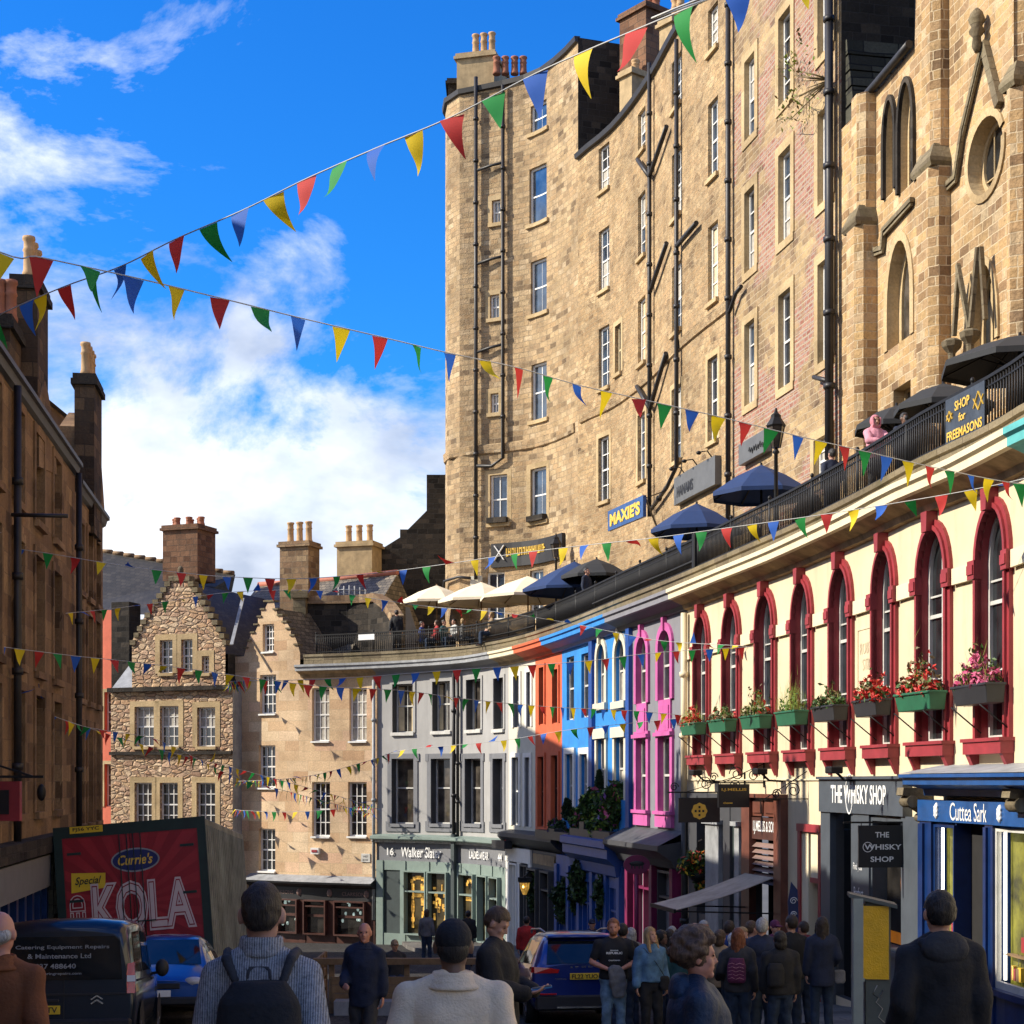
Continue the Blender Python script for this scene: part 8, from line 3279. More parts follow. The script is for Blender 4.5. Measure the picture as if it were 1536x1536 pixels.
M['eye'] = plain('dark_eye', (.01, .008, .008), .2, bmp=0)
M['lip'] = plain('lip_tone', (.36, .11, .09), .5, bmp=0)


class Blob:
    def __init__(s):
        s.mb = MB()

    def cap(s, a, b, ra, rb, n=12, flat=1.0):
        a, b = Vector(a), Vector(b)
        d = (b - a)
        L_ = d.length
        d = d.normalized() if L_ > 1e-6 else Vector((0, 0, 1))
        ref = Vector((0, 1, 0)) if abs(d.y) < .9 else Vector((1, 0, 0))
        x = d.cross(ref).normalized()
        y = x.cross(d).normalized()
        st = []
        for k in range(4):
            t = math.pi / 2 * (1 - k / 4)
            st.append((a - d * ra * math.sin(t), ra * math.cos(t)))
        st.append((a, ra))
        st.append((b, rb))
        for k in range(1, 5):
            t = math.pi / 2 * k / 4
            st.append((b + d * rb * math.sin(t), rb * math.cos(t)))
        s.mb.loft([[p + (x * math.cos(2 * math.pi * k / n) + y * math.sin(2 * math.pi * k / n) * flat) * max(r, .0008) for k in range(n)] for p, r in st])

    def chain(s, pts, rs):
        for (a, b), (ra, rb) in zip(zip(pts, pts[1:]), zip(rs, rs[1:])):
            s.cap(a, b, ra, rb)

    def ell(s, c, r, rot=None):
        s.mb.ell(c, r, rot=rot, nu=14, nv=10)

    def loft(s, rings, n=20, p=2.3):
        """(z, rx, ry, cx, cy) superellipse rings"""
        out = []
        for z, rx, ry, cx, cy in rings:
            r = []
            for k in range(n):
                a = 2 * math.pi * k / n
                c, s_ = math.cos(a), math.sin(a)
                r.append(Vector((cx + rx * math.copysign(abs(c) ** (2 / p), c), cy + ry * math.copysign(abs(s_) ** (2 / p), s_), z)))
            out.append(r)
        s.mb.loft(out)

    def make(s, name, mat, parent, vox=.014, noise_=0.0, nscale=6.0, seed=0.0, smooth=4, zfn=None):
        o = s.mb.build('tmp', mat, None, fix=True)
        md = o.modifiers.new('r', 'REMESH')
        md.mode = 'VOXEL'
        md.voxel_size = vox
        md.use_smooth_shade = True
        if smooth:
            sm = o.modifiers.new('s', 'SMOOTH')
            sm.factor = .5
            sm.iterations = smooth
        dg = bpy.context.evaluated_depsgraph_get()
        me = bpy.data.meshes.new_from_object(o.evaluated_get(dg))
        bpy.data.objects.remove(o)
        me.name = name
        if noise_:
            nr = [v.normal.copy() for v in me.vertices]
            for v, n in zip(me.vertices, nr):
                c = v.co * nscale + Vector((seed, seed * 1.7, 0))
                d = mnoise.noise(c) + .5 * mnoise.noise(c * 2.1)
                v.co += n * (d * noise_)
        for p in me.polygons:
            p.use_smooth = True
        ob = bpy.data.objects.new(name, me)
        col.objects.link(ob)
        ob.parent = parent
        return ob


def hand(b, wr, d, palm_n, side, curl=.5, sc=1.0, fr=.0085):
    """palm + five fingers. wr wrist, d direction of the hand, palm_n palm normal, side +1/-1 where the thumb is"""
    wr, d, pn = Vector(wr), Vector(d).normalized(), Vector(palm_n).normalized()
    sd_ = d.cross(pn).normalized() * side
    k = wr + d * .085 * sc
    for j in (-.026, -.009, .009, .026):
        b.cap(wr + sd_ * j * .6 * sc, k + sd_ * j * sc, .013 * sc, .0115 * sc, 8)
    for j, L_ in ((-.028, .058), (-.010, .074), (.009, .080), (.027, .070)):
        p0 = k + sd_ * j * sc
        d1 = (d + pn * curl * .55).normalized()
        p1 = p0 + d1 * L_ * .5 * sc
        d2 = (d + pn * curl * 1.6).normalized()
        p2 = p1 + d2 * L_ * .32 * sc
        d3 = (d + pn * curl * 2.8).normalized()
        p3 = p2 + d3 * L_ * .22 * sc
        b.chain([p0, p1, p2, p3], [fr * 1.05 * sc, fr * sc, fr * .93 * sc, fr * .8 * sc])
    t0 = wr + d * .03 * sc + sd_ * .028 * sc
    t1 = t0 + (sd_ * .7 + d * .8 + pn * .35).normalized() * .038 * sc
    t2 = t1 + (sd_ * .25 + d + pn * .5).normalized() * .028 * sc
    b.chain([t0 - d * .02 * sc, t1, t2], [.013 * sc, .0105 * sc, .009 * sc])


ARMS = {  # elbow, wrist, hand direction, palm normal  (x outward)
    'down': ((.218, .03, 1.16), (.225, -.02, .92), (.05, -.15, -1), (-1, 0, 0)),
    'bent': ((.235, .05, 1.17), (.20, -.16, 1.05), (-.4, -.8, -.1), (-.7, .2, -.4)),
    'pocket': ((.235, .08, 1.15), (.22, -.05, .95), (-.3, -.2, -1), (-1, 0, 0)),
    'front': ((.26, -.02, 1.16), (.08, -.20, 1.08), (-1, -.2, -.1), (0, .9, -.2)),
    'phone': ((.22, -.05, 1.16), (.10, -.26, 1.12), (-.3, -.9, .15), (-.2, .2, 1)),
    'up': ((.26, -.10, 1.22), (.12, -.22, 1.42), (-.1, -.2, 1), (-1, .2, 0)),
    'lean': ((.24, -.25, 1.20), (.02, -.36, 1.17), (-1, -.1, 0), (0, 0, -1)),
    'swing': ((.25, -.06, 1.16), (.25, -.20, .95), (0, -.4, -1), (-1, 0, 0)),
    'back': ((.225, .10, 1.17), (.235, .15, .93), (0, .2, -1), (-1, 0, 0)),
    'strap': ((.26, .0, 1.17), (.14, -.16, 1.25), (-.4, -.2, 1), (0, .8, 0)),
}


def person(label, px, D, face, H=1.74, skin='skin', hair=('short', 'hdark'), top='navy_cloth', coat=None, legs='dark_denim', arms=('down', 'down'), hem=.88, bulk=1.0, walk=0.0, group=None,
           base=None, z=None, near=False, headturn=0.0, headtilt=0.0, sleeves='long', seated=False, shoes='shoe', collar=None, female=False, extras=None, folds=.013, xy=None):
    root = thing('person', label, 'person', (0, 0, 0), group)
    vx = .0085 if near else .013
    cv = .012 if near else .016
    W_ = (.93 if female else 1.0) * bulk
    dz = -.44 if seated else 0.0
    O = Vector((0, 0, dz))
    b = Blob()
    # torso
    b.loft([(z_ + dz, rx * W_, ry * bulk, 0, cy) for z_, rx, ry, cy in ((.86, .13, .10, 0), (.93, .165, .115, 0), (1.02, .15, .105, 0), (1.12, .145, .10, -.005), (1.25, .165, .112, -.008), (1.36, .175, .11, 0), (1.43, .15, .085, .005), (1.475, .075, .06, .01))])
    b.cap(Vector((0, .012, 1.44)) + O, Vector((0, .0, 1.55)) + O, .058 * (.9 if female else 1), .053 * (.9 if female else 1))
    for s in (-1, 1):
        b.cap(Vector((s * .03, .015, 1.48)) + O, Vector((s * .15 * W_, .01, 1.415)) + O, .045, .045)
    # head
    hc = Vector((0, -.005, 1.632)) + O
    hr = Matrix.Rotation(headturn, 3, 'Z') @ Matrix.Rotation(headtilt, 3, 'X')
    hp = lambda x, y, z_: hc + hr @ Vector((x, y, z_))
    b.ell(hp(0, .012, .02), (.076, .094, .098), hr)
    b.ell(hp(0, -.026, -.045), (.058, .062, .064), hr)
    b.ell(hp(0, .0, -.055), (.062, .06, .05), hr)
    b.ell(hp(0, -.066, -.090), (.030, .024, .022), hr)          # chin
    b.cap(hp(0, -.078, .018), hp(0, -.099, -.020), .008, .0105)    # nose
    b.cap(hp(-.010, -.088, -.026), hp(.010, -.088, -.026), .0075, .0075)
    b.cap(hp(-.032, -.070, .032), hp(.032, -.070, .032), .013, .013)     # brow
    for s in (-1, 1):
        b.ell(hp(s * .036, -.058, -.022), (.024, .018, .024), hr)  # cheek
        b.ell(hp(s * .080, .012, -.005), (.013, .020, .033), hr)  # ear
        b.cap(hp(s * .016, -.080, -.055), hp(0, -.083, -.054), .007, .008)
    # arms
    sh, wristend = {}, {}
    for i, s in enumerate((-1, 1)):
        el, wr, hd_, pn = ARMS[arms[i]]
        mir = lambda v: Vector((v[0] * s, v[1], v[2]))
        S_ = Vector((s * .175 * W_, .005, 1.40)) + O
        E_ = mir(el) + O
        W1 = mir(wr) + O
        E_.x *= (W_ + .02)
        sh[s] = (S_, E_, W1)
        b.chain([S_, S_.lerp(E_, .45), E_, E_.lerp(W1, .35), W1], [.052 * W_, .048 * W_, .040, .040, .026])
        hand(b, W1, mir(hd_), mir(pn), s * (1 if pn[0] <= 0 else 1), .5, 1.0, .0088 if near else .011)
    # legs
    lg = {}
    for s in (-1, 1):
        wk = walk * s
        hipp = Vector((s * .088, 0, .90)) + O
        if seated:
            knee = Vector((s * .11, -.42, .50))
            ank = Vector((s * .11, -.42, .09))
        else:
            knee = Vector((s * .095, -.03 - .20 * wk if wk > 0 else -.05 - .10 * wk * -1 * 0, .49))
            ank = Vector((s * .10, -.30 * wk if wk > 0 else -.34 * wk, .09 if wk >= 0 else .12))
        lg[s] = (hipp, knee, ank)
        b.chain([hipp, hipp.lerp(knee, .5), knee, knee.lerp(ank, .35), ank], [.085, .078, .055, .056, .038])
        b.cap(ank + Vector((0, .02, -.045)), ank + Vector((s * .02, -.15, -.06)), .036, .03)
    b.make('body', skin, root, vx, smooth=3 if near else 3)
    # trousers
    c = Blob()
    c.loft([(z_ + dz, rx * W_, ry * bulk, 0, 0) for z_, rx, ry in ((.84, .13, .11), (.93, .178, .128), (1.0, .165, .12), (1.04, .155, .113))])
    for s in (-1, 1):
        h_, k_, a_ = lg[s]
        c.chain([h_, h_.lerp(k_, .5), k_, k_.lerp(a_, .5), a_ + Vector((0, 0, .02))], [.100, .092, .072, .068, .062])
    c.make('trousers', legs, root, cv, folds, 9, 3.0)
    # shoes
    for s in (-1, 1):
        c = Blob()
        a_ = lg[s][2]
        c.cap(a_ + Vector((0, .035, -.045)), a_ + Vector((s * .02, -.16, -.055)), .046, .038, flat=.8)
        c.cap(a_ + Vector((0, .03, -.02)), a_ + Vector((0, -.03, -.03)), .045, .042)
        c.make('shoe', shoes, root, .016)
    # top
    def garment(name, mat, ex, hem_, slv, op=0.0, nz=folds, sd_=1.0):
        g = Blob()
        rr = []
        for z_, rx, ry, cy in ((hem_, .175, .13, 0), (max(hem_ + .02, .93), .178, .128, 0), (1.04, .166, .120, 0), (1.14, .163, .117, -.004), (1.26, .18, .125, -.006), (1.36, .185, .118, 0), (1.425, .165, .095, .005), (1.475, .095, .07, .01), (1.49, .07, .055, .012)):
            if rr and z_ + dz <= rr[-1][0]:
                continue
            rr.append((z_ + dz, (rx + ex) * W_, ry * bulk + ex, 0, cy))
        g.loft(rr)
        for s in (-1, 1):
            g.cap(Vector((s * .035, .018, 1.475)) + O, Vector((s * .155 * W_, .01, 1.41)) + O, .050 + ex, .056 + ex)
        for s in (-1, 1):
            S_, E_, W1 = sh[s]
            if slv == 'long':
                g.chain([S_, S_.lerp(E_, .45), E_, E_.lerp(W1, .5), W1 - (W1 - E_).normalized() * .01], [.062 * W_ + ex, .058 + ex, .052 + ex, .046 + ex, .038 + ex])
            else:
                g.chain([S_, S_.lerp(E_, .7)], [.064 * W_ + ex, .062 + ex])
        return g.make(name, mat, root, cv, nz, 5.5, sd_)
    g1 = garment('top' if coat else 'jacket', top, 0.0 if coat else (.004 if sleeves == 'short' else .012), (1.0 if not coat else .98) if hem > .95 or coat else hem, sleeves if not coat else 'short')
    if coat:
        garment('coat', coat, .022 * bulk, hem, 'long', nz=folds * 1.5, sd_=2.0)
    if collar:
        c = Blob()
        kind, cm = collar
        if kind == 'roll':
            for k in range(3):
                n_ = 14
                for i in range(n_):
                    a, a2 = 2 * math.pi * i / n_, 2 * math.pi * (i + 1) / n_
                    rr_ = .076 - .004 * k
                    c.cap(Vector((rr_ * math.cos(a), rr_ * .92 * math.sin(a) + .01, 1.49 + k * .025 + dz)), Vector((rr_ * math.cos(a2), rr_ * .92 * math.sin(a2) + .01, 1.49 + k * .025 + dz)), .018, .018, 6)
        elif kind == 'flat':
            n_ = 16
            for i in range(n_):
                a, a2 = 2 * math.pi * i / n_, 2 * math.pi * (i + 1) / n_
                for r_, z_, q in ((.082, 1.515, .013), (.10, 1.485, .014), (.122, 1.455, .013)):
                    c.cap(Vector((r_ * math.cos(a), r_ * .85 * math.sin(a) + .015, z_ + dz)), Vector((r_ * math.cos(a2), r_ * .85 * math.sin(a2) + .015, z_ + dz)), q, q, 6)
        elif kind == 'hood':
            c.ell(Vector((0, .10, 1.45)) + O, (.135, .055, .085))
            c.ell(Vector((0, .085, 1.50)) + O, (.11, .06, .05))
            for s in (-1, 1):
                c.cap(Vector((s * .11, .05, 1.48)) + O, Vector((s * .06, -.06, 1.46)) + O, .03, .025)
        elif kind == 'shirt':
            for s in (-1, 1):
                c.cap(Vector((s * .06, .03, 1.51)) + O, Vector((s * .03, -.075, 1.47)) + O, .018, .012)
            c.cap(Vector((-.05, .06, 1.51)) + O, Vector((.05, .06, 1.51)) + O, .018, .018)
        c.make('collar', cm, root, .010, .002, 20, 1)
    # hair
    hk, hm = hair
    h = Blob()
    nz, ns = .004, 30
    if hk in ('short', 'crop'):
        nz = .005
        t_ = .005 if hk == 'crop' else .012
        h.ell(hp(0, .018, .030), (.076 + t_, .092 + t_, .096 + t_), hr)
        h.ell(hp(0, .058, -.005), (.064 + t_ * .6, .050 + t_ * .5, .062), hr)
    elif hk == 'bald':
        h = None
    elif hk == 'fringe':      # bald crown, hair round the back
        h.ell(hp(0, .05, -.005), (.080, .064, .055), hr)
    elif hk == 'bob':
        h.ell(hp(0, .015, .03), (.095, .112, .108), hr)
        h.ell(hp(0, .045, -.05), (.092, .075, .09), hr)
        nz = .006
    elif hk == 'long':
        h.ell(hp(0, .018, .03), (.090, .108, .106), hr)
        for s in (-1, 1):
            h.cap(hp(s * .068, .0, .02), hp(s * .085, -.035, -.23), .034, .028)
            h.cap(hp(s * .05, .05, .0), hp(s * .06, .06, -.30), .045, .035)
        h.cap(hp(0, .07, 0), hp(0, .085, -.32), .055, .045)
        nz = .008
    elif hk == 'curly':
        rgn = random.Random(5)
        for k in range(90):
            a, e_ = rgn.uniform(0, 2 * math.pi), rgn.uniform(-.6, 1.45)
            p = Vector((math.cos(a) * math.cos(e_), math.sin(a) * math.cos(e_), math.sin(e_)))
            if p.y < -.55 and p.z < .45:
                continue
            h.ell(hp(p.x * .108, .026 + p.y * .124, .035 + p.z * .118), (.027, .027, .025))
        h.ell(hp(0, .035, .04), (.102, .112, .112), hr)
        nz, ns = .009, 40
    elif hk == 'cap':
        h.ell(hp(0, .012, .035), (.085, .103, .092), hr)
        h.cap(hp(-.03, -.10, .035), hp(.03, -.10, .035), .012, .012)
        h.ell(hp(0, -.13, .028), (.07, .065, .010), hr)
        nz = 0
    elif hk == 'scarf':
        h.ell(hp(0, .025, .015), (.10, .112, .125), hr)
        h.ell(hp(0, .01, -.11), (.10, .095, .07), hr)
        for s in (-1, 1):
            h.cap(hp(s * .075, -.05, .05), hp(s * .06, -.06, -.09), .028, .03)
        nz = .004
    if h:
        if hk not in ('cap', 'scarf', 'fringe'):
            pass
        o = h.make('cap' if hk == 'cap' else ('headscarf' if hk == 'scarf' else 'hair'), hm, root, .0105 if near else .013, nz, ns, 1.3, smooth=1 if hk == 'curly' else 2)
        # trim hair away from the face
        bm = bmesh.new()
        bm.from_mesh(o.data)
        inv = hr.transposed()
        dl = []
        for f in bm.faces:
            p = inv @ (f.calc_center_median() - hc)
            if hk in ('short', 'crop', 'bob', 'long', 'curly', 'scarf') and p.y < -.035 and p.z < (.072 if hk != 'scarf' else .085) and abs(p.x) < (.062 if hk in ('long', 'bob', 'scarf', 'curly') else .2) and p.z > (-.4 if hk != 'scarf' else -.075):
                dl.append(f)
            elif hk in ('short', 'crop') and ((p.z < .03 and p.y < .035) or p.z < -.055):
                dl.append(f)
        bmesh.ops.delete(bm, geom=dl, context='FACES')
        bm.to_mesh(o.data)
        bm.free()
    if hk == 'cap':
        h = Blob()
        h.ell(hp(0, .045, -.01), (.074, .066, .066), hr)
        h.make('hair', 'hblack', root, .011, .003, 30)
    for s in (-1, 1):
        e = MB()
        e.ell(hp(s * .030, -.0765, .013), (.012, .005, .006), rot=hr, nu=8, nv=6)
        e.build('eye', 'eye', root)
    e = MB()
    e.ell(hp(0, -.086, -.054), (.019, .005, .005), rot=hr, nu=8, nv=6)
    e.build('mouth', 'lip', root)
    if extras:
        extras(root, hp, sh, lg, hr)
    sc = H / 1.75
    root.scale = (sc, sc, sc)
    if xy is not None:
        X_, Y_ = xy
    else:
        X_, Y_ = (px - CX) / F * D, D
    root.location = (X_, Y_, ground_z(X_, Y_) - .01 if z is None else z)
    root.rotation_euler = (0, 0, R(face))
    return root


def xf(root, p):
    bpy.context.view_layer.update()
    return root.matrix_world @ Vector(p)


def loose(root, name, label, cat, blobs, vox=.01, nz=.003, group=None):
    """a carried thing: own top-level empty placed with its bearer; blobs: list of (part, mat, fn(Blob))"""
    t = thing(name, label, cat, (0, 0, 0), group)
    for pn, mat, fn in blobs:
        b = Blob()
        fn(b)
        b.make(pn, mat, t, vox, nz, 12, 2.0)
    t.scale = root.scale
    t.location = root.location
    t.rotation_euler = root.rotation_euler
    return t


# 1 man with backpack (back view)
p1_ = person('man seen from behind in a grey roll neck jumper carrying a black backpack', 393, 6.25, 182, 1.80, hair=('crop', 'hdark'), top='grey_knit', arms=('back', 'down'), collar=('roll', 'grey_knit'), near=True, bulk=.93, hem=.9, folds=.006, legs='black_cloth')
loose(p1_, 'backpack', 'black backpack on the back of the man in the grey jumper', 'backpack',
      [('bag', 'black_cloth', lambda b: (b.loft([(1.0, .14, .06, -.01, .17), (1.03, .165, .085, -.01, .18), (1.2, .165, .09, -.01, .185), (1.33, .15, .08, -.01, .175), (1.40, .10, .05, -.01, .16)]), b.ell((-.01, .27, 1.1), (.12, .04, .08)))),
       ('strap', 'charcoal_cloth', lambda b: [b.chain([(s * .09 - .005, .13, 1.40), (s * .12, .10, 1.475), (s * .13, -.02, 1.49), (s * .14, -.13, 1.36), (s * .15, -.13, 1.2), (s * .14, .08, 1.04)], [.018, .022, .022, .02, .016, .012]) for s in (-1, 1)]),
       ('grab_handle', 'charcoal_cloth', lambda b: b.chain([(-.05, .14, 1.40), (-.04, .13, 1.45), (.03, .13, 1.45), (.04, .14, 1.40)], [.009] * 4))])
# 2 man in cap (back view)
person('man seen from behind in a black cap and cream fleece jacket', 680, 6.75, 180, 1.665, skin='skind', hair=('cap', 'black_cloth'), top='cream_fleece', arms=('pocket', 'pocket'), collar=('flat', 'cream_fleece'), near=True, bulk=1.08, legs='charcoal_cloth', hem=.9)
# 3 man at left edge
person('bald man in a rust brown corduroy jacket cut off by the left edge', 0, 8.3, 175, 1.72, skin='skin2', hair=('fringe', 'hgrey'), top='rust_cord', arms=('pocket', 'down'), collar=('flat', 'rust_cord'), near=True, folds=.012)
# 10 right man
p10 = person('broad man in a long black hooded coat walking away at the right', 1409, 9.2, 184, 1.84, hair=('short', 'hblack'), top='black_cloth', coat='black_cloth', arms=('down', 'pocket'), collar=('hood', 'charcoal_cloth'), near=True, bulk=.96, hem=.72, legs='dark_denim')
# 8 curly woman, profile to the right
person('woman in profile with brown curly hair and a dark blue rain jacket', 1046, 7.75, 92, 1.60, skin='skin2', hair=('curly', 'hcurl'), top='tan_cloth', coat='rain_blue', arms=('down', 'down'), near=True, bulk=1.16, hem=.8, female=True, collar=('hood', 'rain_blue'), headtilt=.05, folds=.010, legs='charcoal_cloth')


# 4 bald man walking towards us
p4 = person('bald smiling man in a dark navy rain jacket walking up the street', 547, 18.3, -12, 1.72, skin='skin2', hair=('bald', None), top='black_cloth', coat='navy_cloth', arms=('bent', 'down'), walk=.6, hem=.78, bulk=.95, collar=('flat', 'navy_cloth'), headturn=.2, legs='charcoal_cloth')
# 5 man looking at phone, profile right
p5 = person('dark haired man in a black coat bending over his blue phone', 745, 12.6, 72, 1.80, skin='skin', hair=('short', 'hbrown'), top='white_cloth', coat='black_cloth', arms=('phone', 'phone'), hem=.82, bulk=1.05, headtilt=.55, collar=('shirt', 'white_cloth'), near=True)
q = xf(p5, (.0, -.36, 1.15))
M['phonec'] = plain('blue_phone_case', (.04, .2, .42), .4)
ph = thing('phone', 'light blue phone held by the man in the black coat', 'phone', q)
part(None, 'case', 'phonec', lambda mb: mb.bar(q + Vector((-.08, -.02, -.005)), q + Vector((.08, -.02, .02)), .075, .01), ph)
part(None, 'screen', 'ink', lambda mb: mb.bar(q + Vector((-.075, -.02, .004)), q + Vector((.075, -.02, .029)), .068, .004), ph)


def shirt_text(root, hp, sh, lg, hr):
    mb = MB()
    for s_, z_, h_, w_ in (('BANANA', 1.335, .018, .11), ('REPUBLIC', 1.30, .03, .22), ('CALIFORNIA', 1.20, .016, .16)):
        text_mb(mb, s_, (Vector((0, -.147, z_)), (1, 0, 0), (0, 0, 1)), h_, width=w_, bold=.03)
    mb.ell((0, -.149, 1.25), (.012, .002, .012), nu=8, nv=4)
    mb.build('shirt_print', 'letter', root)
    b = Blob()
    b.ell(hp(0, -.05, -.07), (.055, .052, .045), hr)
    b.make('beard', 'hginger', root, .011, .003, 40)


p6 = person('bearded man in a black printed T-shirt and torn light jeans', 920, 22.6, 2, 1.80, skin='skin2', hair=('short', 'hginger'), top='black_cloth', legs='light_denim', arms=('front', 'front'), sleeves='short', bulk=1.14, hem=.93, extras=shirt_text, walk=.2, headturn=-.1, shoes='shoew')
loose(p6, 'folded_jacket', 'dark grey jacket held in the hands of the bearded man', 'jacket', [('cloth', 'grey_cloth', lambda b: (b.loft([(.70, .07, .03, .05, -.22), (.85, .12, .045, .05, -.22), (1.0, .12, .05, .03, -.23), (1.1, .10, .05, .0, -.22), (1.14, .05, .03, 0, -.22)]),))], .014, .012)
p7 = person('long haired blonde woman in a pale denim jacket looking up', 976, 22.2, 18, 1.68, skin='skin', hair=('long', 'hblond'), top='maroon_cloth', coat='denim', arms=('down', 'down'), hem=.97, female=True, legs='black_cloth', headturn=.35, headtilt=-.15)
loose(p7, 'shoulder_bag', 'small black bag at the hip of the blonde woman', 'bag', [('bag', 'black_cloth', lambda b: b.loft([(.86, .06, .03, .16, -.13), (.9, .085, .04, .16, -.13), (1.03, .08, .035, .16, -.13), (1.06, .05, .02, .16, -.13)])), ('strap', 'black_cloth', lambda b: b.chain([(.16, -.14, 1.05), (.02, -.165, 1.25), (-.14, -.1, 1.46), (-.14, .05, 1.46)], [.008] * 4))])
p9 = person('dark haired woman in a quilted navy coat standing by the whisky shop door', 1233, 22.6, 178, 1.68, hair=('long', 'hdark'), top='navy_cloth', coat='navy_cloth', arms=('bent', 'down'), hem=.74, female=True, legs='dark_denim', folds=.006)
loose(p9, 'shoulder_bag', 'grey handbag hanging beside the quilted navy coat', 'bag', [('bag', 'grey_cloth', lambda b: b.loft([(.78, .07, .035, -.26, -.02), (.82, .09, .04, -.26, -.02), (.96, .085, .035, -.26, -.02), (.98, .06, .02, -.26, -.02)])), ('strap', 'grey_cloth', lambda b: b.chain([(-.24, -.02, .97), (-.22, .0, 1.3), (-.15, .02, 1.49), (-.12, -.1, 1.42)], [.008] * 4))])
# crowd outside the cheese shop
GC = 'people queueing outside the cheese shop'
crowd = [
    ('grey haired man in a dark padded gilet in the cheese shop crowd', 1143, 21.8, 172, 1.80, dict(hair=('short', 'hgrey'), top='charcoal_cloth', coat='navy_cloth', bulk=1.12)),
    ('auburn haired woman wearing a striped purple backpack', 1107, 21.0, 165, 1.66, dict(hair=('long', 'hred'), top='black_cloth', coat='charcoal_cloth', female=True)),
    ('short dark haired person in a black jacket and blue jeans in the crowd', 1170, 20.6, 185, 1.62, dict(hair=('bob', 'hblack'), top='black_cloth', coat='black_cloth', legs='dark_denim', bulk=1.05)),
    ('tall man in a black sweatshirt by the chestnut shop door', 1187, 23.6, 200, 1.86, dict(hair=('short', 'hdark'), top='black_cloth', arms=('bent', 'down'))),
    ('person in a royal blue raincoat with the hood down in the crowd', 1094, 24.5, 160, 1.78, dict(hair=('short', 'hdark'), top='royal_blue', coat='royal_blue', collar=('hood', 'royal_blue'))),
    ('balding grey man in blue wearing sunglasses at the crowd edge', 1043, 24.8, 40, 1.76, dict(hair=('fringe', 'hgrey'), skin='skin2', top='royal_blue', coat='royal_blue', headturn=.3)),
    ('short white haired woman between the blue raincoat and the balding man', 1066, 24.0, 175, 1.60, dict(hair=('bob', 'hwhite'), top='white_cloth', coat='grey_cloth', female=True)),
    ('white haired woman in front of the royal blue raincoat', 1100, 22.6, 190, 1.60, dict(hair=('bob', 'hwhite'), top='tan_cloth', coat='charcoal_cloth', female=True)),
    ('brown haired woman half hidden behind the curly haired woman', 1022, 23.2, 170, 1.60, dict(hair=('bob', 'hbrown'), top='teal_cloth', coat='teal_cloth', female=True)),
    ('blonde person behind the auburn haired woman', 1114, 23.6, 30, 1.68, dict(hair=('bob', 'hblond'), top='tan_cloth', female=True)),
    ('woman in a purple beret deep in the cheese shop crowd', 1163, 24.6, 20, 1.66, dict(hair=('cap', 'purple_cloth'), top='purple_cloth', female=True)),
    ('dark haired woman in black just behind the blonde woman', 992, 25.0, 60, 1.64, dict(hair=('bob', 'hblack'), skin='skind', top='black_cloth', coat='black_cloth', female=True)),
    ('person in a pale hooded jacket behind the bearded man', 946, 26.5, 200, 1.68, dict(hair=('bob', 'hgrey'), top='grey_cloth', coat='grey_cloth')),
    ('person in black behind the bearded man, shoulder visible', 934, 24.6, 170, 1.74, dict(hair=('short', 'hblack'), top='black_cloth', coat='black_cloth')),
    ('person in a blue hat far beyond the blue car', 888, 37.0, 10, 1.70, dict(hair=('cap', 'navy_cloth'), top='navy_cloth')),
    ('woman in a grey scarf and tan coat beside the white haired pair', 1080, 23.2, 150, 1.64, dict(hair=('bob', 'hbrown'), top='tan_cloth', coat='tan_cloth', female=True, arms=('bent', 'down'))),
    ('man in a faded blue shirt facing the awning, left of the gilet', 1128, 24.6, 120, 1.78, dict(hair=('short', 'hbrown'), top='light_denim', arms=('pocket', 'down'))),
    ('teenager in a maroon hooded top beside the tall man in black', 1205, 24.4, 205, 1.62, dict(hair=('short', 'hdark'), top='maroon_cloth', collar=('hood', 'maroon_cloth'), arms=('pocket', 'pocket'))),
    ('man in a charcoal jacket between the balding man and the awning post', 1056, 26.5, 10, 1.80, dict(hair=('short', 'hgrey'), top='charcoal_cloth', coat='charcoal_cloth', skin='skin2')),
    ('woman with long dark hair and teal jacket behind the blonde woman', 1004, 26.0, 190, 1.66, dict(hair=('long', 'hdark'), top='teal_cloth', coat='teal_cloth', female=True)),
    ('person in a white shirt far down the pavement behind the crowd', 1008, 30.0, 185, 1.72, dict(hair=('short', 'hgrey'), top='white_cloth')),
]
for i, (lab, px, D, f_, H_, kw) in enumerate(crowd):
    kw.setdefault('arms', ('down', 'bent') if i % 2 else ('down', 'down'))
    c_ = person(lab, px, D, f_, H_, group=GC if 'crowd' in lab else None, **kw)
    if i == 1:
        loose(c_, 'backpack', 'purple backpack with pale zigzag stripes on the auburn haired woman', 'backpack', [('bag', 'purple_cloth', lambda b: b.loft([(1.02, .11, .05, 0, .16), (1.06, .13, .07, 0, .165), (1.25, .13, .07, 0, .165), (1.36, .10, .05, 0, .15)]))] +
              [('stripe', 'pale_pink', (lambda z_: (lambda b: b.chain([(-.11, .225, z_), (-.05, .242, z_ + .02), (0, .245, z_), (.05, .242, z_ + .02), (.11, .225, z_)], [.006] * 5)))(1.08 + .05 * k)) for k in range(5)], .008, .001)
    if i == 2:
        loose(c_, 'backpack', 'small black backpack slung on the short dark haired person', 'backpack', [('bag', 'black_cloth', lambda b: b.loft([(1.0, .10, .05, .1, .15), (1.04, .12, .07, .1, .155), (1.25, .12, .07, .1, .155), (1.33, .09, .05, .1, .145)]))], .012, .003)
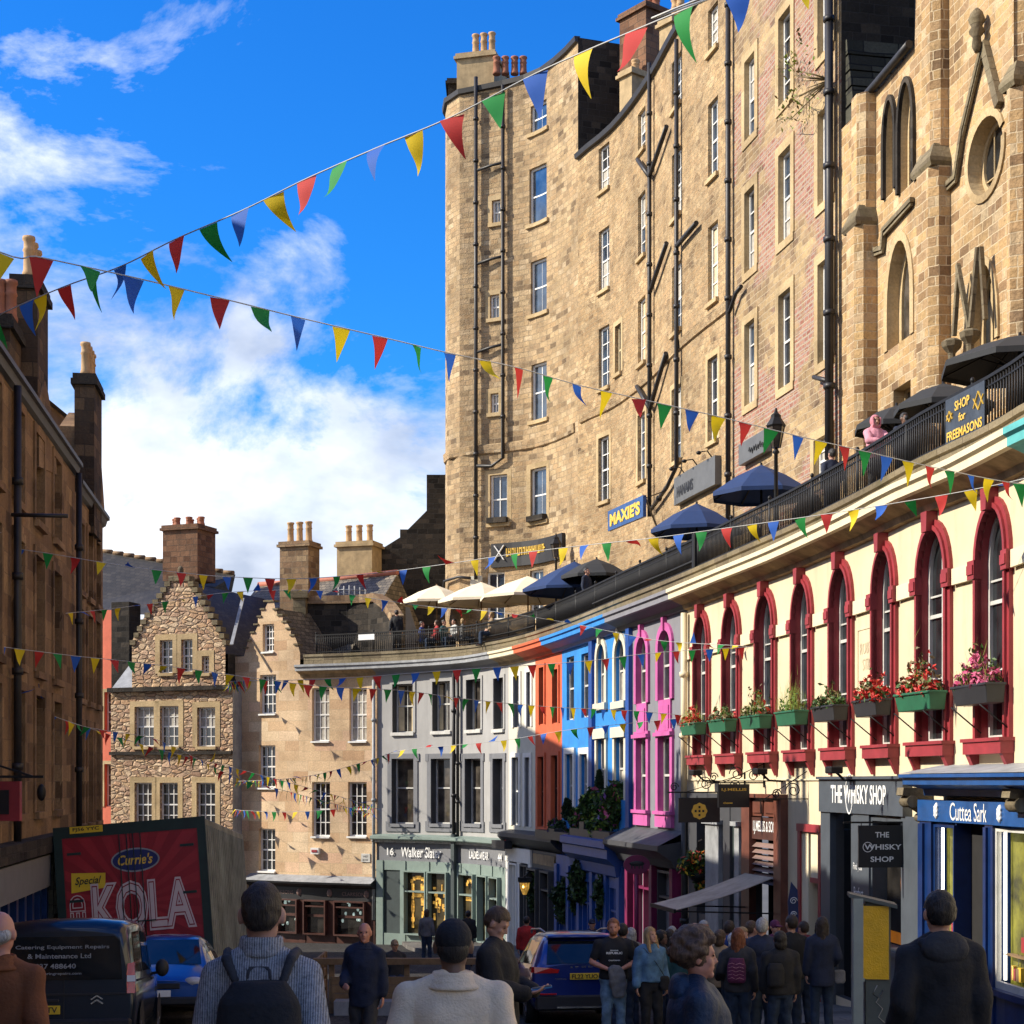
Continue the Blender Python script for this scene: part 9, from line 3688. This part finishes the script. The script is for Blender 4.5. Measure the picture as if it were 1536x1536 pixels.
# people sitting inside the timber barrier and beyond
for lab, px, D, f_, kw in (('person in a light cap seated behind the timber barrier', 592, 33, 20, dict(hair=('cap', 'tan_cloth'), top='charcoal_cloth', z=road_z(33) + .1)),
                           ('person with bare head seated behind the timber barrier near the cream fleece man', 688, 34, -30, dict(hair=('short', 'hdark'), top='navy_cloth', z=road_z(34) + .1)),
                           ('passer by in a bright red top beyond the man with the phone', 790, 40, 170, dict(hair=('short', 'hblack'), top='red_cloth')),
                           ('dark figure standing at the green shop window', 702, 48, 180, dict(hair=('short', 'hblack'), top='black_cloth', skin='skind')),
                           ('person in grey standing at the tailor shop door', 640, 50, 175, dict(hair=('bob', 'hbrown'), top='grey_cloth', female=True))):
    person(lab, px, D, f_, 1.68, seated=('seated' in lab), **kw)
# terrace people
person('woman in a pink headscarf leaning on the terrace railing', 1313, 29.7, 10, 1.66, hair=('scarf', 'pink_scarf'), top='pale_pink', coat='pale_pink', arms=('lean', 'lean'), z=TZ - .02, female=True, legs='grey_cloth', near=True)
person('dark clothed man standing by the terrace railing beside the drainpipes', 1248, 33.0, 200, 1.70, hair=('short', 'hblack'), top='navy_cloth', z=TZ, arms=('bent', 'down'))
person('person in a dark hood half hidden beside the black parasols', 1357, 29.4, 20, 1.62, hair=('short', 'hblack'), top='navy_cloth', z=TZ, skin='skind')
person('man in black standing at the far terrace railing near the notice', 595, 65.0, 175, 1.80, hair=('short', 'hdark'), top='black_cloth', legs='black_cloth', z=TZ, arms=('down', 'back'))
person('waiter in dark blue looking up beside the navy parasol', 880, 51.5, 60, 1.74, hair=('short', 'hblack'), top='navy_cloth', z=TZ - .02, headtilt=-.3)
person('person in a black hat sitting under the navy parasol by the lamp post', 1135, 38.6, 60, 1.66, hair=('cap', 'black_cloth'), top='charcoal_cloth', z=TZ, seated=True)
for lab, px, D, f_, top_, hr_, z_ in (('diner in blue leaning forward, leftmost at the far tables', 633, 64.2, 75, 'royal_blue', ('short', 'hdark'), 0), ('diner in a red top at the far terrace tables', 655, 63.8, -80, 'red_cloth', ('bob', 'hbrown'), 0),
                                 ('diner in a teal top at the far terrace tables', 666, 63.6, 60, 'teal_cloth', ('short', 'hdark'), 0), ('diner in a white shirt at the far terrace tables', 681, 63.3, -60, 'white_cloth', ('short', 'hblack'), 0),
                                 ('diner in grey at the far terrace tables', 695, 63.0, 80, 'grey_cloth', ('bob', 'hblond'), 0), ('woman in beige bending beside the rightmost far table', 737, 60.8, -80, 'tan_cloth', ('bob', 'hblond'), 0)):
    person(lab, px, D, f_, 1.70, hair=hr_, top=top_, z=TZ, seated=True, arms=('front', 'bent'))
